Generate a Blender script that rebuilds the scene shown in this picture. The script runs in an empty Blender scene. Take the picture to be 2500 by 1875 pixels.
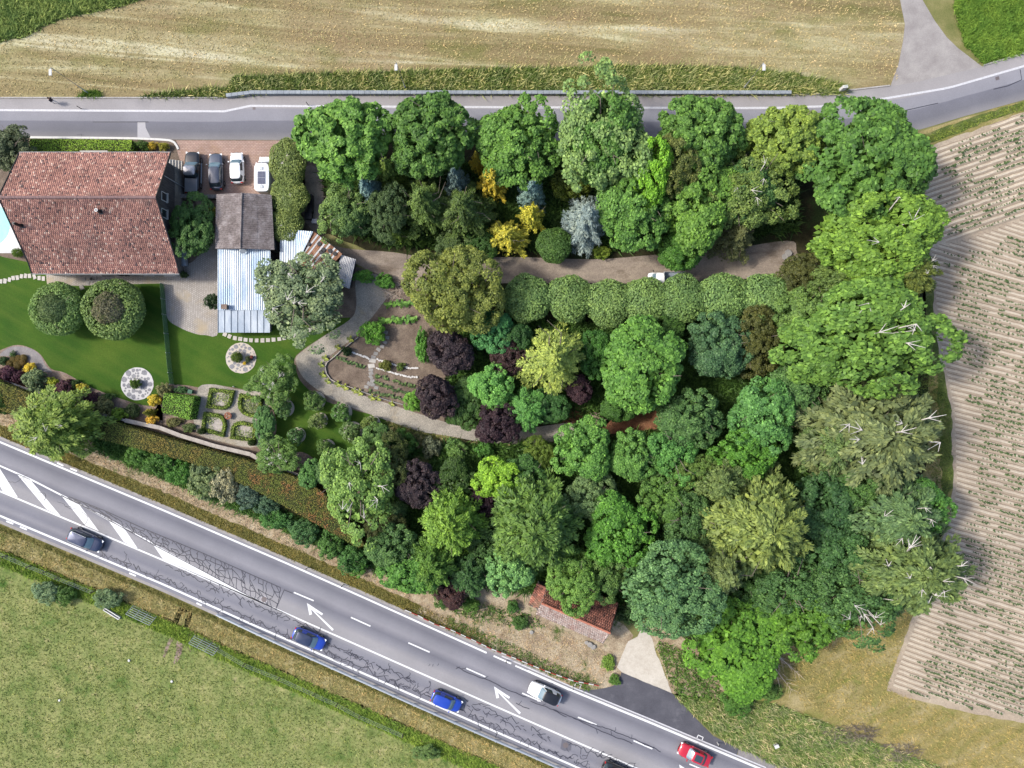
import bpy, math, random
import numpy as np
from mathutils import Vector, Matrix

random.seed(7)
SC = bpy.context.scene
COL = SC.collection
PI = math.pi
CAM_H = 90.0
S = 2500.0 / 130.0            # photograph pixels per metre on the ground

# ---------------------------------------------------------------- camera, sky, sun, exposure
cd = bpy.data.cameras.new("drone_camera")
cam = bpy.data.objects.new("drone_camera", cd)
COL.objects.link(cam)
cam.location = (0, 0, CAM_H)
cam.rotation_euler = (0, 0, 0)
cd.sensor_fit = 'HORIZONTAL'
cd.sensor_width = 36.0
cd.lens = 18.0 / (65.0 / CAM_H)
cd.clip_end = 6000
SC.camera = cam

SUN_EL, SUN_AZ_TO = math.radians(46), math.radians(-7)   # light travels towards +x and a little -y
world = bpy.data.worlds.new("World")
SC.world = world
world.use_nodes = True
wn = world.node_tree
bg = wn.nodes["Background"]
sky = wn.nodes.new("ShaderNodeTexSky")
sky.sky_type = 'NISHITA'
sky.sun_disc = False
sky.sun_elevation = SUN_EL
sun_dir = Vector((math.cos(SUN_AZ_TO) * math.cos(SUN_EL), math.sin(SUN_AZ_TO) * math.cos(SUN_EL), -math.sin(SUN_EL)))
sky.sun_rotation = math.atan2(-sun_dir.x, -sun_dir.y)
sky.air_density = 1.0
sky.dust_density = 3.0
wn.links.new(sky.outputs[0], bg.inputs[0])
bg.inputs[1].default_value = 0.15
sl = bpy.data.lights.new("sun", 'SUN')
sl.energy = 2.6
sl.angle = math.radians(8)
sl.color = (1.0, 0.95, 0.87)
sun = bpy.data.objects.new("sun", sl)
COL.objects.link(sun)
sun.location = (-60, 15, 80)
sun.rotation_euler = sun_dir.to_track_quat('-Z', 'Y').to_euler()
SC.view_settings.view_transform = 'Standard'
SC.view_settings.look = 'None'
SC.view_settings.gamma = 1
SC.view_settings.use_curve_mapping = False
SC.view_settings.exposure = 0.85
SC.render.engine = 'CYCLES'
SC.cycles.max_bounces = 5
SC.cycles.diffuse_bounces = 3
SC.cycles.transmission_bounces = 4
SC.cycles.use_denoising = True

# ---------------------------------------------------------------- helpers
def W(px, py, z=0.0):
    """a point of the place whose height is z, from where the plan (photograph) shows it"""
    k = (1 - z / CAM_H) / S
    return ((px - 1250.0) * k, (937.5 - py) * k, z)

def D(*pts):
    """coordinates read off the 2212-wide view -> 2500-wide"""
    return [(x * 1.1302, y * 1.1302) for x, y in pts]

def lin(c):
    return c / 12.92 if c <= 0.04045 else ((c + 0.055) / 1.055) ** 2.4

def C(r, g, b, k=1.7):
    """measured 8-bit colour of a sunlit flat surface -> base colour"""
    return (min(.85, lin(r / 255) / k), min(.85, lin(g / 255) / k), min(.85, lin(b / 255) / k), 1)

def tag(o, label=None, cat=None, group=None, kind=None):
    if label: o["label"] = label
    if cat: o["category"] = cat
    if group: o["group"] = group
    if kind: o["kind"] = kind
    return o

def link(name, data, parent=None, mat=None):
    o = bpy.data.objects.new(name, data)
    COL.objects.link(o)
    if parent is not None: o.parent = parent
    if mat is not None and data is not None and len(data.materials) == 0: data.materials.append(mat)
    return o

def empty(name, loc=(0, 0, 0), rz=0.0):
    o = bpy.data.objects.new(name, None)
    COL.objects.link(o)
    o.location = loc
    o.rotation_euler = (0, 0, rz)
    o.empty_display_size = 0.3
    return o

def np_mesh(name, V, F, rnd=None, uv=None):
    V = np.asarray(V, np.float32); F = np.asarray(F, np.int32)
    n, k = F.shape
    me = bpy.data.meshes.new(name)
    me.vertices.add(len(V)); me.vertices.foreach_set("co", V.ravel())
    me.loops.add(n * k); me.loops.foreach_set("vertex_index", F.ravel())
    me.polygons.add(n); me.polygons.foreach_set("loop_start", np.arange(0, n * k, k, dtype=np.int32))
    if uv is not None:
        l = me.uv_layers.new(name="UVMap")
        l.data.foreach_set("uv", np.asarray(uv, np.float32)[F.ravel()].ravel())
    me.update(calc_edges=True)
    if rnd is not None:
        a = me.attributes.new("rnd", 'FLOAT', 'FACE')
        a.data.foreach_set("value", np.asarray(rnd, np.float32))
    return me

class MB:
    """collects boxes, prisms and tubes for one mesh"""
    def __init__(s): s.v = []; s.f = []
    def add(s, vs, fs):
        b = len(s.v); s.v += [tuple(v) for v in vs]; s.f += [tuple(i + b for i in f) for f in fs]; return s
    def box(s, c, d, rz=0, M=None):
        x, y, z = d[0] / 2, d[1] / 2, d[2] / 2
        vs = [Vector((i * x, j * y, k * z)) for k in (-1, 1) for j in (-1, 1) for i in (-1, 1)]
        R = M if M is not None else Matrix.Rotation(rz, 3, 'Z')
        vs = [R @ v + Vector(c) for v in vs]
        return s.add(vs, [(0, 2, 3, 1), (4, 5, 7, 6), (0, 1, 5, 4), (2, 6, 7, 3), (0, 4, 6, 2), (1, 3, 7, 5)])
    def prism(s, pts, z0, z1):
        n = len(pts)
        a = sum(pts[i][0] * pts[(i + 1) % n][1] - pts[(i + 1) % n][0] * pts[i][1] for i in range(n))
        if a < 0: pts = pts[::-1]
        vs = [(p[0], p[1], z0) for p in pts] + [(p[0], p[1], z1) for p in pts]
        fs = [tuple(range(n - 1, -1, -1)), tuple(range(n, 2 * n))]
        fs += [(i, (i + 1) % n, n + (i + 1) % n, n + i) for i in range(n)]
        return s.add(vs, fs)
    def tube(s, P, R, k=6, cap=True):
        P = [Vector(p) for p in P]
        rings = []; b = len(s.v)
        for i, p in enumerate(P):
            d = (P[min(i + 1, len(P) - 1)] - P[max(i - 1, 0)])
            if d.length < 1e-6: d = Vector((0, 0, 1))
            q = d.normalized().to_track_quat('Z', 'Y')
            r = R[i] if hasattr(R, '__len__') else R
            for j in range(k):
                a = 2 * PI * j / k
                s.v.append(tuple(p + q @ Vector((math.cos(a) * r, math.sin(a) * r, 0))))
        for i in range(len(P) - 1):
            for j in range(k):
                s.f.append((b + i * k + j, b + i * k + (j + 1) % k, b + (i + 1) * k + (j + 1) % k, b + (i + 1) * k + j))
        if cap:
            s.f.append(tuple(b + j for j in range(k - 1, -1, -1)))
            s.f.append(tuple(b + (len(P) - 1) * k + j for j in range(k)))
        return s
    def mesh(s, name):
        me = bpy.data.meshes.new(name); me.from_pydata(s.v, [], s.f); me.update(); return me
    def build(s, name, mat, parent=None, bevel=0, smooth=False):
        me = s.mesh(name); me.materials.append(mat)
        if smooth: me.polygons.foreach_set("use_smooth", [True] * len(me.polygons))
        o = link(name, me, parent)
        if bevel:
            m = o.modifiers.new("bevel", 'BEVEL'); m.width = bevel; m.segments = 2; m.limit_method = 'ANGLE'; m.angle_limit = math.radians(35)
        return o

def copy_tree(o, parent=None):
    c = o.copy(); COL.objects.link(c); c.parent = parent
    for ch in o.children: copy_tree(ch, c)
    return c

def smooth_poly(pts, n=6, closed=True):
    """Catmull-Rom through the points"""
    out = []; m = len(pts)
    rng = range(m if closed else m - 1)
    for i in rng:
        g = (lambda j: pts[j % m]) if closed else (lambda j: pts[max(0, min(m - 1, j))])
        p0, p1, p2, p3 = g(i - 1), g(i), g(i + 1), g(i + 2)
        for k in range(n):
            t = k / n
            out.append(tuple(.5 * ((2 * p1[d]) + (-p0[d] + p2[d]) * t + (2 * p0[d] - 5 * p1[d] + 4 * p2[d] - p3[d]) * t * t + (-p0[d] + 3 * p1[d] - 3 * p2[d] + p3[d]) * t ** 3) for d in (0, 1)))
    if not closed: out.append(tuple(pts[-1]))
    return out

def ragged(pts, step, amp, seed=1):
    """an uneven natural edge along a closed outline (pixels of the plan)"""
    r = random.Random(seed); out = []
    for i in range(len(pts)):
        a, b = pts[i], pts[(i + 1) % len(pts)]
        L = math.hypot(b[0] - a[0], b[1] - a[1]); n = max(1, int(L / step))
        for k in range(n):
            t = k / n
            j = 0 if (k == 0 and amp > 3) else amp
            out.append((a[0] + (b[0] - a[0]) * t + r.gauss(0, 1) * j * .6, a[1] + (b[1] - a[1]) * t + r.gauss(0, 1) * j * .6))
    return out

LV = 0.004
def sheet(name, pts, lv, mat, parent=None, label=None, cat=None, kind='structure'):
    me = bpy.data.meshes.new(name)
    P = [W(x, y, 0) for x, y in pts]
    a = sum(P[i][0] * P[(i + 1) % len(P)][1] - P[(i + 1) % len(P)][0] * P[i][1] for i in range(len(P)))
    if a < 0: P = P[::-1]
    me.from_pydata([(p[0], p[1], lv * LV) for p in P], [], [tuple(range(len(P)))])
    me.update()
    o = link(name, me, parent, mat)
    if parent is None: tag(o, label, cat, None, kind)
    return o

def ribbon(name, pts, w, lv, mat, parent=None, z=None):
    """flat painted line w metres wide along plan points"""
    P = [Vector(W(x, y)[:2]) for x, y in pts]
    V = []; 
    for i, p in enumerate(P):
        d = (P[min(i + 1, len(P) - 1)] - P[max(i - 1, 0)]).normalized()
        n = Vector((-d.y, d.x)) * w / 2
        V += [(p.x + n.x, p.y + n.y, lv * LV), (p.x - n.x, p.y - n.y, lv * LV)]
    F = [(2 * i, 2 * i + 1, 2 * i + 3, 2 * i + 2) for i in range(len(P) - 1)]
    me = bpy.data.meshes.new(name); me.from_pydata(V, [], F); me.update()
    return link(name, me, parent, mat)

def inside(poly, X, Y):
    poly = np.asarray(poly); r = np.zeros(len(X), bool); n = len(poly); j = n - 1
    for i in range(n):
        xi, yi = poly[i]; xj, yj = poly[j]
        if yi != yj:
            r ^= ((yi > Y) != (yj > Y)) & (X < (xj - xi) * (Y - yi) / (yj - yi) + xi)
        j = i
    return r

def scatter(poly, n, rng, z=0):
    poly = np.asarray(poly, float); lo = poly.min(0); hi = poly.max(0); out = np.zeros((0, 2))
    for _ in range(60):
        q = rng.random((max(n, 64), 2)) * (hi - lo) + lo
        out = np.vstack([out, q[inside(poly, q[:, 0], q[:, 1])]])
        if len(out) >= n: break
    out = out[:n]; k = (1 - z / CAM_H) / S
    return np.c_[(out[:, 0] - 1250) * k, (937.5 - out[:, 1]) * k]

def poly_area(poly):
    p = np.asarray(poly); x, y = p[:, 0] / S, p[:, 1] / S
    return abs(np.dot(x, np.roll(y, 1)) - np.dot(y, np.roll(x, 1))) / 2

# ---------------------------------------------------------------- materials
class NT:
    def __init__(s, name):
        s.m = bpy.data.materials.new(name); s.m.use_nodes = True
        s.t = s.m.node_tree; s.b = s.t.nodes["Principled BSDF"]; s.out = s.t.nodes["Material Output"]
    def n(s, typ, **kw):
        nd = s.t.nodes.new(typ)
        for k, v in kw.items(): setattr(nd, k, v)
        return nd
    def put(s, sock, v):
        if isinstance(v, bpy.types.NodeSocket): s.t.links.new(v, sock)
        else: sock.default_value = v
    def pos(s, scale=(1, 1, 1), rot=0):
        g = s.n("ShaderNodeNewGeometry"); mp = s.n("ShaderNodeMapping")
        mp.inputs["Scale"].default_value = scale; mp.inputs["Rotation"].default_value = (0, 0, rot)
        if rot:
            m0 = s.n("ShaderNodeMapping"); m0.inputs["Rotation"].default_value = (0, 0, rot)
            s.t.links.new(g.outputs["Position"], m0.inputs[0]); s.t.links.new(m0.outputs[0], mp.inputs[0]); mp.inputs["Rotation"].default_value = (0, 0, 0)
        else: s.t.links.new(g.outputs["Position"], mp.inputs[0])
        return mp.outputs[0]
    def noise(s, scale, detail=4, rough=.6, vec=None, dist=0):
        nd = s.n("ShaderNodeTexNoise"); nd.inputs["Scale"].default_value = scale; nd.inputs["Detail"].default_value = detail
        nd.inputs["Roughness"].default_value = rough; nd.inputs["Distortion"].default_value = dist
        s.put(nd.inputs["Vector"], vec if vec is not None else s.pos()); return nd.outputs["Fac"]
    def ramp(s, fac, stops, interp='LINEAR'):
        r = s.n("ShaderNodeValToRGB"); cr = r.color_ramp; cr.interpolation = interp
        while len(cr.elements) < len(stops): cr.elements.new(0.5)
        for e, (p, c) in zip(cr.elements, stops):
            e.position = p; e.color = c if len(c) == 4 else (*c, 1)
        s.put(r.inputs[0], fac); return r.outputs[0]
    def mix(s, fac, a, b, mode='MIX'):
        m = s.n("ShaderNodeMix", data_type='RGBA', blend_type=mode)
        s.put(m.inputs[0], fac); s.put(m.inputs[6], a); s.put(m.inputs[7], b); return m.outputs[2]
    def math(s, op, a, b=0.0):
        m = s.n("ShaderNodeMath", operation=op); s.put(m.inputs[0], a); s.put(m.inputs[1], b); return m.outputs[0]
    def bump(s, h, strength=.4, dist=.05):
        b = s.n("ShaderNodeBump"); b.inputs["Strength"].default_value = strength; b.inputs["Distance"].default_value = dist
        s.put(b.inputs["Height"], h); s.t.links.new(b.outputs[0], s.b.inputs["Normal"])
    def fin(s, col, rough=.8, metal=0, spec=.3, coat=0):
        s.put(s.b.inputs["Base Color"], col); s.put(s.b.inputs["Roughness"], rough)
        s.b.inputs["Metallic"].default_value = metal; s.b.inputs["Specular IOR Level"].default_value = spec
        s.b.inputs["Coat Weight"].default_value = coat; s.b.inputs["Coat Roughness"].default_value = .05
        return s.m

def g1(v): return (v, v, v, 1)

def surf(name, stops, scale=.3, detail=6, stretch=(1, 1, 1), rot=0, patch=None, speck=None, bump=(6, .5, .05), rough=.9, dist=0):
    """ground cover: broad colour noise, optional patches of another colour, fine specks, relief"""
    t = NT(name)
    c = t.ramp(t.noise(scale, detail, .65, t.pos(stretch, rot), dist), stops)
    for p in (patch or []):
        col, sc, lo, hi = p[:4]
        f = t.ramp(t.noise(sc, 5, .7, t.pos(p[4] if len(p) > 4 else (1, 1, 1), rot)), [(lo, g1(0)), (hi, g1(1))])
        c = t.mix(f, c, col)
    for sc, lo, hi in (speck or []):
        f = t.ramp(t.noise(sc, 3, .7), [(.28, g1(lo)), (.72, g1(hi))])
        c = t.mix(1.0, c, f, 'MULTIPLY')
    if bump: t.bump(t.noise(bump[0], 4, .7), bump[1], bump[2])
    return t.fin(c, rough, spec=.15)

M = {}
M['ground'] = surf('rough_grass_ground', [(.3, C(110, 118, 66)), (.5, C(140, 138, 88)), (.7, C(170, 160, 118))], .25, speck=[(9, .7, 1.25)])
# meadow: dry mown hay with swaths
def meadow():
    t = NT('mown_hay_meadow')
    st = t.noise(1.0, 7, .62, t.pos((.022, .34, 1), math.radians(4)), .9)
    c = t.ramp(st, [(.30, C(118, 118, 70)), (.40, C(150, 136, 98)), (.48, C(166, 154, 112)), (.55, C(184, 174, 132)), (.62, C(214, 208, 168)), (.7, C(232, 228, 196))])
    big = t.noise(.06, 4, .6)
    c = t.mix(t.ramp(big, [(.42, g1(0)), (.66, g1(.75))]), c, C(158, 136, 104))
    gr = t.noise(.16, 6, .7, t.pos((.5, 1, 1)))
    c = t.mix(t.ramp(gr, [(.52, g1(0)), (.7, g1(.75))]), c, C(124, 130, 70))
    fl = t.noise(4.5, 4, .75)
    c = t.mix(1, c, t.ramp(fl, [(.3, g1(.6)), (.7, g1(1.36))]), 'MULTIPLY')
    t.bump(t.noise(7, 4, .8), .7, .08)
    return t.fin(c, .95, spec=.1)
M['meadow'] = meadow()
M['pasture'] = surf('grazed_pasture', [(.3, C(96, 124, 58)), (.45, C(138, 150, 88)), (.6, C(160, 164, 104)), (.75, C(190, 180, 130))], .35, 8,
                    patch=[(C(84, 118, 50), .22, .56, .68), (C(196, 182, 136), .5, .6, .74)], speck=[(3.2, .62, 1.32), (9, .75, 1.2)], bump=(5, .8, .08))
M['verge'] = surf('green_verge_soil', [(.3, C(78, 96, 44)), (.5, C(106, 120, 62)), (.66, C(140, 140, 90)), (.8, C(176, 164, 124))], .5, patch=[(C(190, 174, 142), .3, .62, .72), (C(70, 92, 40), .4, .58, .7)], speck=[(6, .6, 1.3)], bump=(6, .8, .1))
M['drygrass'] = surf('dry_verge_grass', [(.3, C(120, 120, 66)), (.5, C(160, 150, 98)), (.7, C(196, 184, 138))], .7, patch=[(C(104, 112, 54), .5, .5, .66)], speck=[(5, .6, 1.35)], bump=(6, .8, .08))
M['olivegrass'] = surf('olive_kerb_grass', [(.3, C(88, 92, 46)), (.5, C(118, 114, 62)), (.72, C(162, 148, 96))], 1.2, speck=[(5, .55, 1.35)], bump=(6, .9, .1))
M['straw'] = surf('straw_and_dirt', [(.3, C(150, 128, 104)), (.5, C(190, 170, 140)), (.72, C(216, 202, 174))], .9, patch=[(C(96, 108, 52), .42, .58, .68), (C(140, 116, 98), .8, .6, .7)], speck=[(6, .62, 1.25)], bump=(6, .9, .1))
M['straw2'] = surf('bare_straw_bank', [(.3, C(150, 128, 106)), (.5, C(194, 176, 148)), (.72, C(224, 210, 182))], .6, patch=[(C(92, 112, 56), .28, .56, .64), (C(128, 106, 88), .6, .6, .72)], speck=[(6, .62, 1.25)], bump=(6, .9, .1))
M['field_edge'] = surf('field_edge_hay', [(.3, C(124, 132, 60)), (.48, C(160, 148, 94)), (.62, C(182, 168, 122)), (.76, C(208, 194, 156))], .35, 7, stretch=(.45, 1, 1), rot=math.radians(-28), patch=[(C(110, 130, 50), .25, .56, .7)], speck=[(5, .66, 1.28)], dist=.6)
M['soil'] = surf('dry_field_soil', [(.25, C(172, 154, 134)), (.5, C(198, 182, 160)), (.75, C(220, 207, 185))], .13, 8, patch=[(C(162, 145, 128), .35, .57, .7, (.5, 1, 1))], speck=[(5, .78, 1.16), (1.2, .88, 1.1)], bump=(7, .7, .06))
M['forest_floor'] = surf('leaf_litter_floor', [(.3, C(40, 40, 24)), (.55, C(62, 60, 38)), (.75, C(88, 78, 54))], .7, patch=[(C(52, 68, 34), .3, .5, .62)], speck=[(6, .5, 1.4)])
M['lawn'] = None
def lawn():
    t = NT('mown_lawn')
    c = t.ramp(t.noise(.12, 5, .6), [(.3, C(52, 88, 26)), (.5, C(66, 102, 30)), (.66, C(86, 114, 38)), (.78, C(120, 124, 52))])
    st = t.noise(1, 3, .5, t.pos((.12, 1.0, 1), math.radians(28)))
    c = t.mix(t.ramp(st, [(.4, g1(0)), (.7, g1(.5))]), c, C(96, 118, 44))
    c = t.mix(1, c, t.ramp(t.noise(7, 4, .8), [(.3, g1(.72)), (.7, g1(1.24))]), 'MULTIPLY')
    t.bump(t.noise(14, 3, .7), .6, .04)
    return t.fin(c, .9, spec=.15)
M['lawn'] = lawn()
M['gravel'] = surf('pale_gravel', [(.3, C(160, 153, 142)), (.5, C(186, 179, 166)), (.72, C(205, 196, 180))], .35, patch=[(C(192, 172, 132), .16, .56, .74)], speck=[(11, .5, 1.4), (3, .85, 1.1)], bump=(12, .9, .05))
M['drive'] = surf('dusty_gravel_drive', [(.3, C(140, 128, 118)), (.5, C(170, 156, 142)), (.7, C(198, 184, 164))], .3, stretch=(.4, 1, 1), patch=[(C(122, 108, 94), .25, .56, .7, (.4, 1, 1))], speck=[(10, .68, 1.26), (3, .86, 1.1)], bump=(10, .8, .05))
M['redearth'] = surf('red_brown_earth', [(.3, C(130, 92, 70)), (.5, C(160, 112, 84)), (.7, C(184, 140, 106))], .9, speck=[(7, .6, 1.3)], bump=(8, .9, .08))
M['bedsoil'] = surf('garden_soil', [(.3, C(112, 98, 86)), (.5, C(138, 122, 108)), (.72, C(164, 148, 130))], .6, speck=[(9, .62, 1.3)], bump=(9, .9, .07))
M['mulch'] = surf('bark_and_grit_mulch', [(.3, C(128, 108, 98)), (.5, C(158, 138, 124)), (.72, C(180, 164, 150))], .9, speck=[(10, .6, 1.3)], bump=(10, .9, .06))
M['greygrit'] = surf('grey_grit', [(.3, C(138, 134, 136)), (.55, C(158, 153, 152)), (.75, C(176, 170, 166))], .9, speck=[(10, .75, 1.2)], bump=(10, .6, .04))
M['concrete'] = surf('pale_concrete_pad', [(.3, C(212, 203, 188)), (.6, C(226, 218, 204)), (.8, C(234, 227, 215))], .5, speck=[(11, .84, 1.1), (2, .93, 1.05)], bump=(12, .4, .03))
M['concrete2'] = surf('weathered_concrete', [(.3, C(165, 165, 166)), (.6, C(188, 188, 186)), (.8, C(202, 200, 196))], .8, speck=[(8, .85, 1.1)], bump=(10, .3, .03))
M['apron'] = surf('fresh_dark_asphalt', [(.3, C(88, 88, 96)), (.55, C(100, 100, 108)), (.8, C(120, 120, 127))], .35, patch=[(C(126, 126, 132), .3, .58, .75)], speck=[(14, .8, 1.15)], bump=(20, .3, .02))
M['sideroad'] = surf('old_side_road', [(.3, C(158, 152, 150)), (.55, C(176, 171, 168)), (.75, C(190, 186, 180))], .5, patch=[(C(204, 200, 170), .4, .66, .76)], speck=[(9, .85, 1.12)], bump=(14, .3, .02))

def asphalt(name, bands, seed=0, blot=.1):
    t = NT(name)
    uv = t.n("ShaderNodeUVMap"); sp = t.n("ShaderNodeSeparateXYZ"); t.t.links.new(uv.outputs[0], sp.inputs[0])
    wob = t.math('MULTIPLY', t.math('SUBTRACT', t.noise(.25, 3, .6), .5), .03)
    v = t.math('ADD', sp.outputs[1], wob)
    c = t.ramp(v, bands)
    c = t.mix(1, c, t.ramp(t.noise(.15, 5, .6, t.pos((1, 1, 1), .4)), [(.3, g1(1 - blot)), (.7, g1(1 + blot))]), 'MULTIPLY')
    c = t.mix(1, c, t.ramp(t.noise(16, 3, .7), [(.3, g1(.86)), (.7, g1(1.13))]), 'MULTIPLY')
    t.bump(t.noise(22, 3, .7), .35, .02)
    return t.fin(c, .85, spec=.25)
A1, A2, A3 = C(124, 124, 134), C(144, 144, 152), C(166, 164, 167)
M['road'] = asphalt('worn_road_asphalt', [(0, C(158, 156, 158)), (.05, C(140, 140, 148)), (.12, A1), (.2, A2), (.27, C(154, 153, 160)), (.36, A1), (.44, A2), (.52, A3), (.64, A3), (.7, A2), (.78, C(136, 136, 146)), (.84, C(152, 151, 158)), (.9, C(130, 130, 140)), (1, A2)])
M['lane'] = asphalt('two_tone_lane_asphalt', [(0, C(168, 164, 164)), (.27, C(174, 170, 171)), (.3, C(158, 157, 164)), (.55, C(154, 154, 162)), (.575, C(128, 128, 138)), (.8, C(124, 124, 132)), (.93, C(140, 138, 142)), (1, C(150, 147, 146))])

def plain(name, col, rough=.6, metal=0, var=.12, scale=6, spec=.4, coat=0, bump=0):
    t = NT(name)
    c = t.mix(1, col, t.ramp(t.noise(scale, 4, .6), [(.3, g1(1 - var)), (.7, g1(1 + var))]), 'MULTIPLY')
    if bump: t.bump(t.noise(scale * 3, 3, .6), bump, .02)
    return t.fin(c, rough, metal, spec, coat)
def paintmark():
    t = NT('road_paint')
    c = t.mix(t.ramp(t.noise(5, 6, .75), [(.56, g1(0)), (.76, g1(.55))]), C(240, 241, 242, 1.5), C(176, 176, 180))
    return t.fin(c, .6, spec=.3)
M['paint'] = paintmark()
M['paintworn'] = plain('worn_road_paint', C(216, 216, 220, 1.6), .7, var=.16, scale=5)
M['tar'] = plain('crack_sealing_tar', C(58, 58, 70), .5, var=.15)
M['iron'] = plain('cast_iron_cover', C(126, 116, 116), .6, .2)
M['patch'] = plain('pale_asphalt_patch', C(192, 190, 194), .85, var=.06, scale=8)
M['darkpatch'] = plain('dark_asphalt_patch', C(112, 112, 122), .85, var=.1, scale=8)
M['kerb'] = surf('kerb_stone', [(.3, C(176, 172, 168)), (.7, C(204, 200, 196))], 1, speck=[(8, .85, 1.1)], bump=None)
M['whitekerb'] = plain('white_stone_edge', C(236, 234, 230), .7, var=.06)
M['wallblock'] = surf('concrete_wall_block', [(.3, C(150, 158, 166)), (.7, C(178, 186, 192))], 1.2, speck=[(6, .85, 1.12)], bump=(12, .3, .02))
M['coping'] = surf('pale_coping_slab', [(.3, C(184, 174, 164)), (.7, C(214, 206, 196))], 1.2, speck=[(7, .82, 1.12)], bump=(12, .3, .02))
M['slab'] = surf('stepping_stone', [(.3, C(206, 200, 190)), (.7, C(226, 221, 212))], 1.4, speck=[(8, .88, 1.08)], bump=None)
M['slabgrey'] = surf('grey_slab', [(.3, C(150, 148, 146)), (.7, C(186, 182, 176))], 1.4, speck=[(8, .85, 1.1)], bump=None)
M['whitestone'] = plain('white_edging_stone', C(232, 229, 224), .7, var=.1)
M['flagstone'] = surf('grey_flagstone', [(.3, C(138, 138, 144)), (.7, C(170, 170, 174))], 1.5, speck=[(9, .85, 1.12)], bump=(14, .3, .02))
M['mortar'] = plain('white_mortar', C(222, 220, 218), .85, var=.06)
M['mortar2'] = plain('cream_mortar', C(218, 208, 192), .85, var=.06)
def paver(name, c1, c2, mortar, w, h, rot=0, patch=None, k=0.03):
    t = NT(name)
    b = t.n("ShaderNodeTexBrick"); b.inputs["Scale"].default_value = 1
    b.inputs["Brick Width"].default_value = w; b.inputs["Row Height"].default_value = h; b.inputs["Mortar Size"].default_value = k
    b.inputs["Color1"].default_value = c1; b.inputs["Color2"].default_value = c2; b.inputs["Mortar"].default_value = mortar; b.inputs["Bias"].default_value = 0
    t.put(b.inputs["Vector"], t.pos((1, 1, 1), rot))
    c = b.outputs["Color"]
    if patch: c = t.mix(t.ramp(t.noise(patch[1], 5, .6), [(patch[2], g1(0)), (patch[3], g1(.8))]), c, patch[0])
    c = t.mix(1, c, t.ramp(t.noise(.5, 5, .6), [(.3, g1(.86)), (.7, g1(1.12))]), 'MULTIPLY')
    t.bump(b.outputs["Fac"], -.4, .02)
    return t.fin(c, .85, spec=.2)
M['courtpave'] = paver('courtyard_setts', C(182, 174, 166), C(202, 196, 188), C(160, 152, 142), .26, .22, math.radians(88), (C(196, 178, 146), .35, .52, .7))
M['redpave'] = paver('red_block_paving', C(184, 152, 138), C(198, 170, 156), C(160, 136, 124), .4, .2, 0, (C(172, 140, 108), .3, .5, .7))
M['deck'] = paver('white_pool_tiles', C(238, 238, 238), C(244, 244, 244), C(225, 225, 225), .6, .6)
def leafmat():
    t = NT('foliage')
    oi = t.n("ShaderNodeObjectInfo"); at = t.n("ShaderNodeAttribute", attribute_name="rnd")
    f = t.ramp(at.outputs["Fac"], [(0, (.42, .46, .5)), (.45, (.95, .96, .96)), (.75, (1.3, 1.25, 1.12)), (1, (2.0, 1.85, 1.7))])
    c = t.mix(1, oi.outputs["Color"], f, 'MULTIPLY')
    c = t.mix(1, c, t.ramp(t.noise(.55, 3, .6), [(.35, (.82, .85, .86)), (.65, (1.18, 1.12, 1.0))]), 'MULTIPLY')
    t.fin(c, .55, spec=.25)
    tr = t.n("ShaderNodeBsdfTranslucent"); t.t.links.new(c, tr.inputs[0])
    mx = t.n("ShaderNodeMixShader"); mx.inputs[0].default_value = .24
    t.t.links.new(t.b.outputs[0], mx.inputs[1]); t.t.links.new(tr.outputs[0], mx.inputs[2]); t.t.links.new(mx.outputs[0], t.out.inputs[0])
    return t.m
M['leaf'] = leafmat()
def hedgemat():
    t = NT('hedge_foliage_rusty')
    at = t.n("ShaderNodeAttribute", attribute_name="rnd")
    f = t.ramp(at.outputs["Fac"], [(0, (.72, .72, .72)), (.5, (1, 1, 1)), (1, (1.3, 1.25, 1.15))])
    g = t.mix(t.ramp(t.noise(.3, 5, .65), [(.42, g1(0)), (.62, g1(1))]), (.125, .155, .035, 1), (.20, .165, .045, 1))
    sx = t.n("ShaderNodeSeparateXYZ"); gg = t.n("ShaderNodeNewGeometry"); t.t.links.new(gg.outputs["Position"], sx.inputs[0])
    far = t.n("ShaderNodeMapRange"); far.inputs[1].default_value = -46; far.inputs[2].default_value = -28; t.t.links.new(sx.outputs[0], far.inputs[0])
    r = t.math('MULTIPLY', t.ramp(t.noise(.5, 5, .7, t.pos((1, 1, 1), .7)), [(.50, g1(0)), (.62, g1(1))]), far.outputs[0])
    g = t.mix(r, g, (.30, .135, .06, 1))
    return t.fin(t.mix(1, g, f, 'MULTIPLY'), .75, spec=.1)
M['hedge'] = hedgemat()
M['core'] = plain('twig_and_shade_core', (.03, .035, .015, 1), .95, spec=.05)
M['bark'] = surf('grey_brown_bark', [(.3, (.10, .08, .06, 1)), (.7, (.2, .17, .14, 1))], 3, bump=(14, .8, .04))
M['palebark'] = surf('pale_bare_bark', [(.3, (.34, .31, .28, 1)), (.7, (.55, .52, .48, 1))], 3, bump=None)
M['deadwood'] = surf('dead_wood', [(.3, (.28, .2, .14, 1)), (.7, (.5, .43, .36, 1))], 1, bump=None)
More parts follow.
